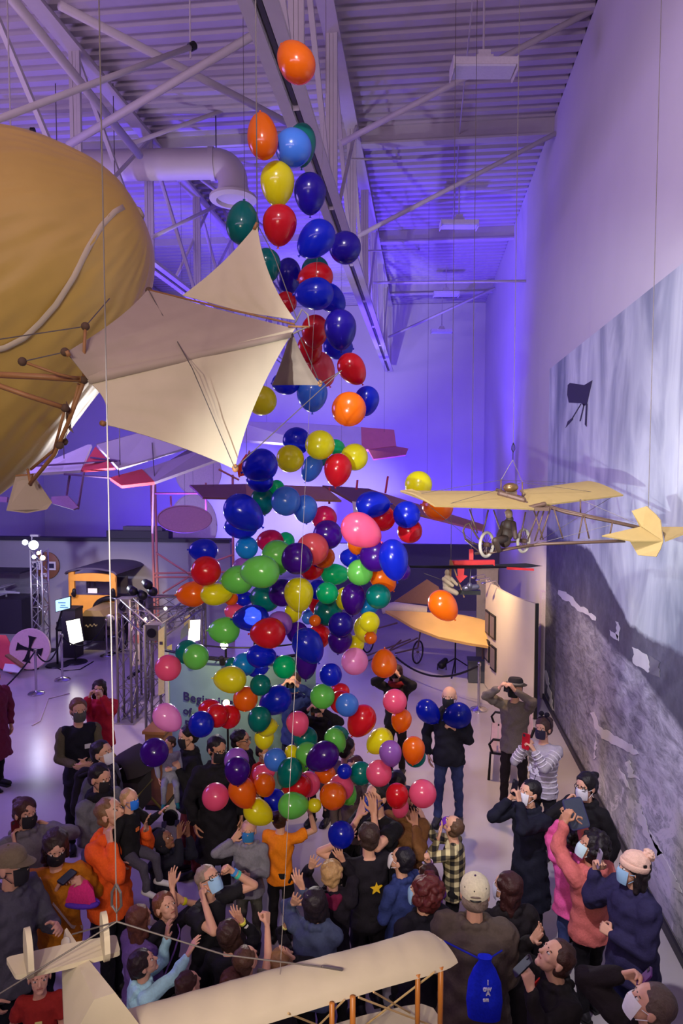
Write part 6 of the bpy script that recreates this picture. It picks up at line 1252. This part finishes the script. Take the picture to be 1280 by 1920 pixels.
P_('mustard', 'person in mustard sweater looking down at a phone near the left', (104, 1588), 1.69, 25, (35, -18), top=((186, 112, 20), 'sweater'), bottom=(40, 44, 66), hair=('long', (52, 36, 34)), mask=MK, R=(122, 1672, .12, 'grip'), L=(165, 1672, .05, 'grip'), bulk=1.2, extra=(('strap', (206, 186, 160), 1),))
P_('camo', 'person in camouflage cap and grey jacket at left edge pointing right', (22, 1622), 1.86, 80, (85, 4), top=((78, 76, 88), 'jacket'), bottom=(30, 32, 48), hair=('under', (120, 110, 104)), mask=MK, R='down', L=(116, 1752, .25, 'relax'), bulk=1.15, extra=(('cap', (122, 108, 86), (110, 98, 78)),))
P_('kidtail', 'child in red and brown shirt below the white tailplane', (74, 1832), 1.18, 20, (30, 10), top=((150, 38, 32), 'tee'), bottom=(44, 42, 54), hair=('short', (96, 62, 44)), R='down', L='belly', extra=(('badge', (220, 214, 130), 0),))
P_('hoodk', 'child in dark navy hooded jacket reaching up beside the pale sign', (308, 1575), 1.30, 70, (80, 30), skin='b', top=((40, 40, 62), 'hoodie'), bottom=(34, 34, 44), hair=('short', (28, 24, 24)), R=(345, 1560, 0, 'open'), L=(362, 1556, -.05, 'open'), extra=(('hoodup', (38, 36, 54)),))
P_('dadw', 'person in dark jacket and maroon trousers carrying a toddler by the sign', (352, 1380), 1.72, -60, (-50, -5), top=((42, 40, 46), 'jacket'), bottom=(96, 34, 36), hair=('short', (30, 26, 28)), R=(330, 1438, .1, 'grip'), L=(322, 1446, .1, 'grip'), mask=MK)
P_('toddler', 'toddler in grey patterned suit and teal shoes carried before the sign', (318, 1394), .86, 20, (-30, 0), top=((150, 150, 170), 'sweater'), bottom=(134, 136, 156), shoes=(30, 130, 134), hair=('short', (60, 44, 36)), R='down', L='belly', zb=1.02, held=('dadw', .24), stance=.05, sit=True)
P_('glassm', 'person with glasses, black mask and long black coat below the sign', (407, 1404), 1.76, 30, (45, -10), skin='t', top=((38, 34, 44), 'coat'), bottom=(34, 32, 40), hair=('short', (30, 24, 26)), mask=MK, glasses=True, R='down', L='down', bulk=1.15)
P_('glass2', 'person with glasses in dark jacket looking right under yellow balloons', (452, 1388), 1.66, 75, (80, 5), skin='t', top=((44, 38, 46), 'jacket'), bottom=(38, 36, 44), hair=('short', (30, 24, 26)), glasses=True, R='belly', L='belly')
P_('redkid', 'small child in red top held up among the balloons', (492, 1410), .95, 60, (70, 0), skin='t', top=((190, 34, 28), 'sweater'), bottom=(50, 46, 60), hair=('short', (40, 30, 28)), zb=.78, mask=WM, sit=True, held=('glass2', .24))
P_('bluevest', 'person in dark blue vest and blue mask photographing behind the balloon column', (551, 1280), 1.76, 0, (0, 4), top=((34, 46, 110), 'jacket'), bottom=(34, 40, 66), hair=('short', (70, 50, 40)), mask=(40, 100, 160), R='cam', L='cam')
P_('tealbag', 'person in dark coat photographing with a teal bag on the shoulder', (597, 1322), 1.68, -10, (0, 0), top=((42, 36, 46), 'jacket'), bottom=(40, 36, 46), hair=('long', (96, 64, 44)), R='cam', L='cam')
P_('photog', 'person in dark jacket and red scarf photographing behind the orange balloon', (742, 1262), 1.66, -12, (-8, 2), top=((44, 38, 46), 'jacket'), bottom=(48, 38, 44), hair=('long', (60, 34, 34)), R='cam', L='cam', extra=(('scarf', (120, 24, 34)),))
P_('bald', 'bald person in navy jacket and jeans holding two royal blue balloons', (842, 1306), 1.80, -8, (-15, -2), top=((40, 38, 56), 'jacket'), bottom=(52, 60, 104), shoes=(70, 66, 72), hair=('bald', (80, 60, 50)), mask=MK, R='down', L=(846, 1376, .1, 'grip'), bulk=1.15, stance=.085)
P_('hat', 'person in grey sweater and dark fedora raising a camera by the wall', (965, 1290), 1.78, -22, (-30, 6), top=((108, 98, 92), 'sweater'), bottom=(50, 36, 42), hair=('under', (60, 50, 46)), mask=MK, R='cam', L='cam', bulk=1.1, extra=(('fedora', (70, 62, 66)),), stance=.08)
P_('stripe', 'person in striped grey sweater with dark headband holding a red phone', (1018, 1366), 1.66, -35, (-40, 4), top=((164, 156, 168), 'sweater'), bottom=(36, 34, 42), hair=('bun', (66, 46, 44)), mask=(40, 34, 60), R=(978, 1400, .22, 'grip'), L=(990, 1406, .24, 'grip'), extra=(('headband', (50, 44, 72)), ('stripes', (214, 206, 220))))
P_('navyw', 'person in long navy coat and white mask filming with raised phone', (992, 1486), 1.62, -50, (-60, 12), top=((36, 38, 64), 'coat'), bottom=(34, 38, 70), hair=('short', (26, 22, 26)), mask=WM, R=(950, 1490, .22, 'grip'), L=(963, 1494, .24, 'grip'), extra=(('boppers',),))
P_('bunw', 'person in black top with white mask and glasses against the mural', (1098, 1474), 1.66, -45, (-50, 0), top=((36, 32, 40), 'jacket'), bottom=(36, 34, 44), hair=('bun', (24, 20, 24)), mask=WM, glasses=True, R=(1052, 1502, .1, 'grip'), L='down')
P_('pinkkid', 'child in bright pink jacket holding up a dark tablet', (1076, 1566), 1.40, 175, (-160, 18), skin='t', top=((226, 90, 160), 'puffer'), bottom=(60, 70, 120), hair=('curly', (30, 24, 26)), R=(1062, 1518, -.05, 'grip'), L=(1050, 1528, -.05, 'grip'))
P_('coral', 'person in coral jacket with yellow wristband lifting a tablet, seen from behind', (1106, 1588), 1.56, -150, (-80, 26), skin='t', top=((198, 104, 100), 'hoodie'), bottom=(36, 32, 40), hair=('curly', (30, 24, 26)), mask=(190, 216, 220), R=(1082, 1530, 0, 'grip'), L=(1056, 1524, .0, 'grip'), bulk=1.2, extra=(('bandR', (226, 230, 30), .01),))
P_('beanie', 'person in pale pink bobble hat and navy padded jacket by the mural', (1186, 1630), 1.66, -70, (-85, 10), top=((44, 40, 76), 'puffer'), bottom=(40, 46, 96), hair=('long', (36, 28, 30)), mask=BM, R=(1100, 1622, 0, 'grip'), L='belly', bulk=1.15, extra=(('beanie', (232, 190, 170)),))
P_('corner', 'person with white mask in dark coat at bottom right corner', (1218, 1884), 1.72, -60, (-100, 30), top=((44, 32, 36), 'coat'), bottom=(50, 34, 36), hair=('greycrop', (90, 74, 66)), mask=(226, 224, 224), R=(1168, 1802, .15, 'grip'), L='down', bulk=1.15)
P_('lookup', 'person in black leather jacket with red strap looking up, hand raised', (1040, 1796), 1.62, -70, (-80, 42), top=((40, 32, 34), 'jacket'), bottom=(40, 36, 42), hair=('short', (60, 36, 30)), R=(992, 1738, 0, 'open'), L=(978, 1846, .3, 'grip'), extra=(('strap', (190, 36, 34), 1),))
P_('dlong', 'person with long dark hair and white mask beside the pale cap', (950, 1664), 1.56, 200, (-120, 6), top=((44, 34, 40), 'coat'), bottom=(40, 36, 46), hair=('long', (56, 28, 28)), mask=(206, 206, 232), R='down', L='belly', bulk=1.1)
P_('cap', 'person in cream baseball cap and big dark jacket seen from behind', (890, 1676), 1.80, 172, (178, 4), top=((84, 72, 64), 'puffer'), bottom=(46, 44, 52), hair=('under', (120, 104, 92)), R='belly', L='belly', bulk=1.35, extra=(('cap', (206, 196, 166), (66, 44, 84), 1),))
P_('curlw', 'person with curly dark red hair and pale blue mask in black coat', (792, 1672), 1.57, 215, (-110, 10), top=((42, 38, 52), 'coat'), bottom=(36, 34, 42), hair=('curly', (86, 34, 34)), mask=BM, R='belly', L='belly', bulk=1.3)
P_('plaid', 'child in black and cream plaid shirt reaching for a pink balloon', (848, 1548), 1.36, -100, (-120, 46), top=((170, 160, 120), 'shirt'), bottom=(34, 30, 36), hair=('buzz', (90, 66, 50)), mask=(110, 40, 180), R=(784, 1532, .0, 'open'), L=(812, 1562, .1, 'open'))
P_('brown', 'person in brown coat behind the dark red balloon reaching up', (758, 1500), 1.60, -20, (-30, 20), skin='t', top=((112, 74, 40), 'coat'), bottom=(60, 46, 40), hair=('short', (40, 30, 28)), R='belly', L=(772, 1548, .2, 'open'))
P_('blackt', 'person in black t-shirt and blue mask with both arms up in the middle', (706, 1492), 1.80, -35, (-40, 8), top=((36, 34, 40), 'tee'), bottom=(36, 38, 56), hair=('short', (28, 24, 26)), mask=(36, 66, 170), R=(670, 1530, .25, 'open'), L=(690, 1518, .3, 'open'), bulk=1.1)
P_('greenk', 'person with black hair under the orange balloon at the right of crowd', (745, 1466), 1.58, 160, (170, 0), top=((40, 36, 46), 'jacket'), bottom=(40, 36, 46), hair=('short', (24, 20, 24)))
P_('wm2', 'person with dark reddish fringe and white mask behind teal balloon', (664, 1440), 1.58, -20, (-20, 0), top=((96, 80, 78), 'sweater'), bottom=(50, 46, 52), hair=('short', (70, 32, 34)), mask=WM)
P_('dk2', 'person with dark hair behind the light green balloon', (650, 1402), 1.66, 150, (140, 0), top=((112, 92, 88), 'sweater'), bottom=(50, 46, 52), hair=('short', (40, 28, 30)))
P_('greyboy', 'fair boy in grey hoodie and blue mask raising one hand, facing camera', (466, 1558), 1.26, 5, (8, 14), top=((132, 130, 142), 'hoodie'), bottom=(90, 88, 80), hair=('buzz', (180, 140, 104)), mask=(44, 120, 176), R=(432, 1566, .1, 'open'), L='belly', bulk=1.1)
P_('orangek', 'child in orange t-shirt seen from behind with right arm raised', (526, 1532), 1.32, 170, (170, 22), top=((250, 134, 22), 'tee'), bottom=(38, 34, 40), hair=('short', (66, 44, 34)), R=(588, 1512, .1, 'open'), L='belly')
P_('bluemask', 'person with grey cropped hair, pale blue mask and raised fist with wristbands', (392, 1650), 1.52, 60, (60, 34), top=((44, 42, 50), 'tee'), bottom=(48, 46, 56), hair=('greycrop', (150, 132, 112)), mask=BM, glasses=True, R=(392, 1678, .15, 'fist'), L=(442, 1618, .1, 'fist'), extra=(('bandL', (60, 140, 210), .0), ('bandL', (70, 200, 170), .025)))
P_('longhair', 'girl with long straight brown hair and dark clothes behind teal sweater', (262, 1722), 1.32, 150, (150, 10), top=((110, 84, 150), 'sweater'), bottom=(40, 40, 52), hair=('long', (96, 56, 40)), R='belly', L='belly')
P_('brownboy', 'boy with brown hair reaching up with a yellow wristband', (310, 1700), 1.34, 60, (60, 26), top=((48, 44, 58), 'tee'), bottom=(44, 42, 52), hair=('short', (110, 68, 44)), R=(330, 1646, 0, 'open'), L=(346, 1672, .05, 'open'), extra=(('bandL', (226, 226, 40), .0), ('strap', (150, 110, 200), -1)))
P_('teal', 'girl in pale teal fleece reaching both arms up at lower left', (270, 1806), 1.24, 120, (110, 28), top=((172, 222, 232), 'hoodie'), bottom=(44, 44, 60), hair=('pony', (40, 26, 28)), R=(372, 1768, .12, 'open'), L=(322, 1742, 0, 'open'))
P_('dkhead', 'child with short dark brown hair below the teal sleeves', (354, 1846), 1.20, 150, (140, 12), top=((46, 42, 50), 'jacket'), bottom=(40, 40, 50), hair=('short', (64, 38, 30)))
P_('kidwing', 'child with brown hair just behind the white wing edge', (438, 1840), 1.16, 160, (150, 10), top=((70, 64, 78), 'sweater'), bottom=(40, 40, 50), hair=('short', (96, 60, 42)))
P_('fistk', 'child in grey t-shirt raising one fist above the wing', (462, 1800), 1.30, 165, (150, 20), top=((110, 104, 96), 'tee'), bottom=(40, 40, 50), hair=('short', (84, 56, 40)), R=(502, 1714, .0, 'fist'))
P_('earkid', 'fair haired child reaching an open hand over the wing', (530, 1800), 1.22, 150, (140, 24), top=((44, 40, 48), 'sweater'), bottom=(40, 40, 50), hair=('short', (150, 112, 76)), R=(548, 1778, .1, 'open'))
P_('bandarm', 'person in black sleeves with white and yellow wristbands raising an open hand', (432, 1748), 1.32, 170, (160, 25), top=((36, 34, 46), 'sweater'), bottom=(36, 36, 46), hair=('long', (60, 40, 34)), R=(450, 1708, .0, 'open'), extra=(('bandR', (226, 226, 90), .0), ('bandR', (232, 230, 226), .03)))
P_('denim', 'person with long black hair and blue denim sleeves, both hands raised', (592, 1690), 1.52, 160, (170, 24), top=((66, 76, 104), 'jacket'), bottom=(40, 40, 52), hair=('long', (34, 26, 32)), R=(556, 1650, .0, 'open'), L=(548, 1674, .0, 'open'))
P_('small', 'child in dark sleeve with a yellow wristband reaching up by the thread', (566, 1750), 1.10, 170, (170, 28), top=((50, 44, 64), 'sweater'), bottom=(40, 40, 50), hair=('short', (34, 26, 30)), R='belly', L=(534, 1722, .05, 'open'), extra=(('bandL', (226, 220, 130), .0),))
P_('blond', 'boy with messy fair hair and maroon hoodie seen from behind', (624, 1636), 1.40, 165, (165, 14), top=((44, 36, 52), 'hoodie'), bottom=(40, 36, 46), hair=('messy', (186, 148, 100)), R=(640, 1598, .0, 'open'), L=(580, 1610, .0, 'open'), extra=(('hood', (116, 26, 62)),))
P_('starp', 'person in black shirt with gold star print, holding a royal blue balloon', (690, 1566), 1.62, -160, (-160, 16), top=((44, 38, 52), 'tee'), bottom=(40, 36, 46), hair=('short', (60, 44, 40)), R=(690, 1562, .0, 'open'), L=(634, 1562, .1, 'open'), extra=(('star', (234, 190, 40), .02, -1), ('bandR', (220, 226, 60), .01)))
P_('wm3', 'boy with black hair and white mask in blue jacket, turned left', (752, 1612), 1.44, -130, (-110, 22), top=((44, 56, 110), 'jacket'), bottom=(40, 38, 50), hair=('short', (28, 24, 34)), mask=(220, 214, 222), R='belly', L='belly')
P_('purplek', 'child in purple sleeve with raised fist near the plaid shirt', (800, 1640), 1.26, -150, (-140, 24), top=((104, 50, 130), 'sweater'), bottom=(40, 38, 50), hair=('long', (60, 36, 34)), R=(800, 1600, .0, 'fist'), extra=(('bandR', (220, 200, 200), .0),))
# ----- things in hands
phone('phonew', 'L', 'dark phone held up by the person with a bun', face=(-.8, .3, .2)); phone('phonew', 'R', 'maroon phone held low by the person in grey hoodie', (96, 30, 44))
phone('mustard', 'R', 'black phone in the hand of mustard sweater person', face=(.1, -.3, 1))
phone('stripe', 'L', 'red phone case held by the person in striped sweater', (176, 26, 40), sz=(.10, .19, .014)); phone('navyw', 'L', 'phone with bright lens raised by navy coat person')
phone('bunw', 'R', 'dark phone held by the person with glasses against mural'); phone('beanie', 'R', 'phone in clear glittering case held by bobble hat person', (150, 140, 160))
phone('corner', 'R', 'purple phone held up at the bottom right', (90, 40, 110)); phone('lookup', 'L', 'black phone held low by the person looking up')
phone('coral', 'R', 'dark navy tablet in folding case above the coral jacket', (50, 50, 92), face=(.35, -.8, .55), sz=(.20, .26, .014), name='tablet', cat='tablet')
def camera_of(key, lab):
    p = PEOPLE[key]; c = p['hp'](0, .78, .06); t = thing('camera', lab, 'camera', c); A_ = (p['hr'], p['hf'], p['hu'])
    obj('camera_body', MB().box(c, (.14, .05, .085), A_).box(c+p['hu']*.05, (.05, .045, .03), A_), blk, t); obj('lens', MB().lathe(c+p['hf']*.02, p['hf'], [(.034, 0), (.036, .06), (.03, .065), (0, .06)], 16), M('lens_black', (40, 38, 44), .3), t, smooth=40)
camera_of('hat', 'black camera held to the eye by the person in fedora'); camera_of('photog', 'dark camera held to the face behind the orange balloon'); camera_of('tealbag', 'camera held to face by the person with teal bag'); camera_of('bluevest', 'dark camera raised by the person in blue vest')
def bag(name, lab, cat, c, w_, h_, d_, col, strap_to, pr=None, ax=None):
    t = thing(name, lab, cat, c); c = np.array(c, float); A_ = np.eye(3) if ax is None else ax
    def R_(z, k, kd): return [c+A_[0]*w_/2*k*math.cos(u)*(abs(math.cos(u))**-.3 if abs(math.cos(u)) > .05 else 1)*.9+A_[1]*d_/2*kd*math.sin(u)+Zv*z for u in np.linspace(0, 2*math.pi, 20, endpoint=False)]
    obj('bag_body', MB().loft([R_(-h_/2, .5, .3), R_(-h_*.47, .9, .8), R_(-h_*.2, 1.0, 1.0), R_(h_*.1, .9, .9), R_(h_*.3, .62, .6), R_(h_*.42, .34, .5), R_(h_*.5, .4, .55)]), cloth(col), t, smooth=60)
    for q in strap_to: obj('bag_cord', MB().tube([c+Zv*h_*.42, q], .006, 6), M('bag_cord', tuple(max(10, x*.8) for x in col), .7), t)
    return t
pc_ = PEOPLE['cap']; cb = P(908, 1852, pc_['D']-.42)
bgt = bag('drawstring_bag', 'bright blue drawstring bag with white lettering on back of capped person', 'bag', cb, .26, .42, .12, (22, 44, 220), [pc_['sh'][0]-pc_['lf']*.16, pc_['sh'][1]-pc_['lf']*.16])
_cu = []
for s_, px, py, hp2 in (('I', 913, 1846, 8), ('OW', 905, 1858, 6), ('A', 911, 1866, 8), ('om', 905, 1877, 6)):
    cu = bpy.data.curves.new('tmp', 'FONT'); cu.body = s_; cu.size = hp2*(pc_['D']-.42)/F0/.72; cu.extrude = .006; cu.offset = .001; t_ = bpy.data.objects.new('tmp', cu); COL.objects.link(t_); me = bpy.data.meshes.new_from_object(t_.evaluated_get(bpy.context.evaluated_depsgraph_get())); bpy.data.objects.remove(t_)
    o0 = P(px, py, pc_['D']-.42-.07); b = MB(); b.add([o0+RT*v.co.x+np.array([0, -v.co.z, v.co.y]) for v in me.vertices], [tuple(p.vertices) for p in me.polygons]); obj('lettering', b, M('white_print', (226, 226, 236), .6), bgt)
pt_ = PEOPLE['tealbag']; bag('shoulder_bag', 'pale teal bag hanging at the side of a photographer', 'bag', pt_['pel']+pt_['lf']*.2+pt_['rt']*-.05, .26, .28, .1, (130, 190, 184), [pt_['sh'][1]+Zv*.05])
pm_ = PEOPLE['mustard']; ar = pm_['arms'][1]; hb2 = ar['hc']-Zv*.10
t = thing('knitted_bag', 'pink bag with purple trim in the hand of mustard sweater person', 'bag', hb2); obj('bag_body', MB().loft([[hb2+np.array([x, y*k, z]) for x, y in ((-.12*k2, -.05), (.10*k2, -.05), (.13*k2, 0), (.10*k2, .05), (-.12*k2, .05), (-.15*k2, 0))] for z, k, k2 in ((-.12, .4, .8), (-.08, 1, 1.0), (.02, 1, .85), (.09, .6, .45))]), cloth((226, 50, 130)), t, smooth=40)
obj('bag_trim', MB().tube([hb2+np.array([.14*math.cos(u), .055*math.sin(u), -.085]) for u in np.linspace(0, 6.29, 22)], .022, 8), cloth((90, 50, 180)), t, smooth=1)
# plaid pattern of the child's shirt
for o in bpy.data.objects:
    if o.name.startswith('shirt') and o.type == 'MESH':
        m = bpy.data.materials.new('plaid_cloth'); m.use_nodes = True; nt2 = m.node_tree; bsd = nt2.nodes['Principled BSDF']; bsd.inputs['Roughness'].default_value = .85
        tcn = nt2.nodes.new('ShaderNodeTexCoord'); sx = nt2.nodes.new('ShaderNodeSeparateXYZ'); nt2.links.new(tcn.outputs['Object'], sx.inputs[0]); outs = []
        for ax_, fr_ in (('X', 1/.085), ('Z', 1/.085)):
            a1 = nt2.nodes.new('ShaderNodeMath'); a1.operation = 'MULTIPLY'; a1.inputs[1].default_value = fr_; nt2.links.new(sx.outputs[ax_], a1.inputs[0]); a2 = nt2.nodes.new('ShaderNodeMath'); a2.operation = 'FRACT'; nt2.links.new(a1.outputs[0], a2.inputs[0]); a3 = nt2.nodes.new('ShaderNodeMath'); a3.operation = 'GREATER_THAN'; a3.inputs[1].default_value = .5; nt2.links.new(a2.outputs[0], a3.inputs[0]); outs.append(a3.outputs[0])
        ad = nt2.nodes.new('ShaderNodeMath'); ad.operation = 'ADD'; nt2.links.new(outs[0], ad.inputs[0]); nt2.links.new(outs[1], ad.inputs[1]); dv = nt2.nodes.new('ShaderNodeMath'); dv.operation = 'MULTIPLY'; dv.inputs[1].default_value = .5; nt2.links.new(ad.outputs[0], dv.inputs[0])
        rp2 = nt2.nodes.new('ShaderNodeValToRGB'); rp2.color_ramp.interpolation = 'CONSTANT'; e = rp2.color_ramp.elements; e[0].color = lin((214, 200, 150))+(1,); e[1].position = .4; e[1].color = lin((110, 100, 74))+(1,); e3 = e.new(.9); e3.color = lin((26, 24, 26))+(1,)
        nt2.links.new(dv.outputs[0], rp2.inputs[0]); nt2.links.new(rp2.outputs[0], bsd.inputs['Base Color']); o.data.materials.clear(); o.data.materials.append(m)
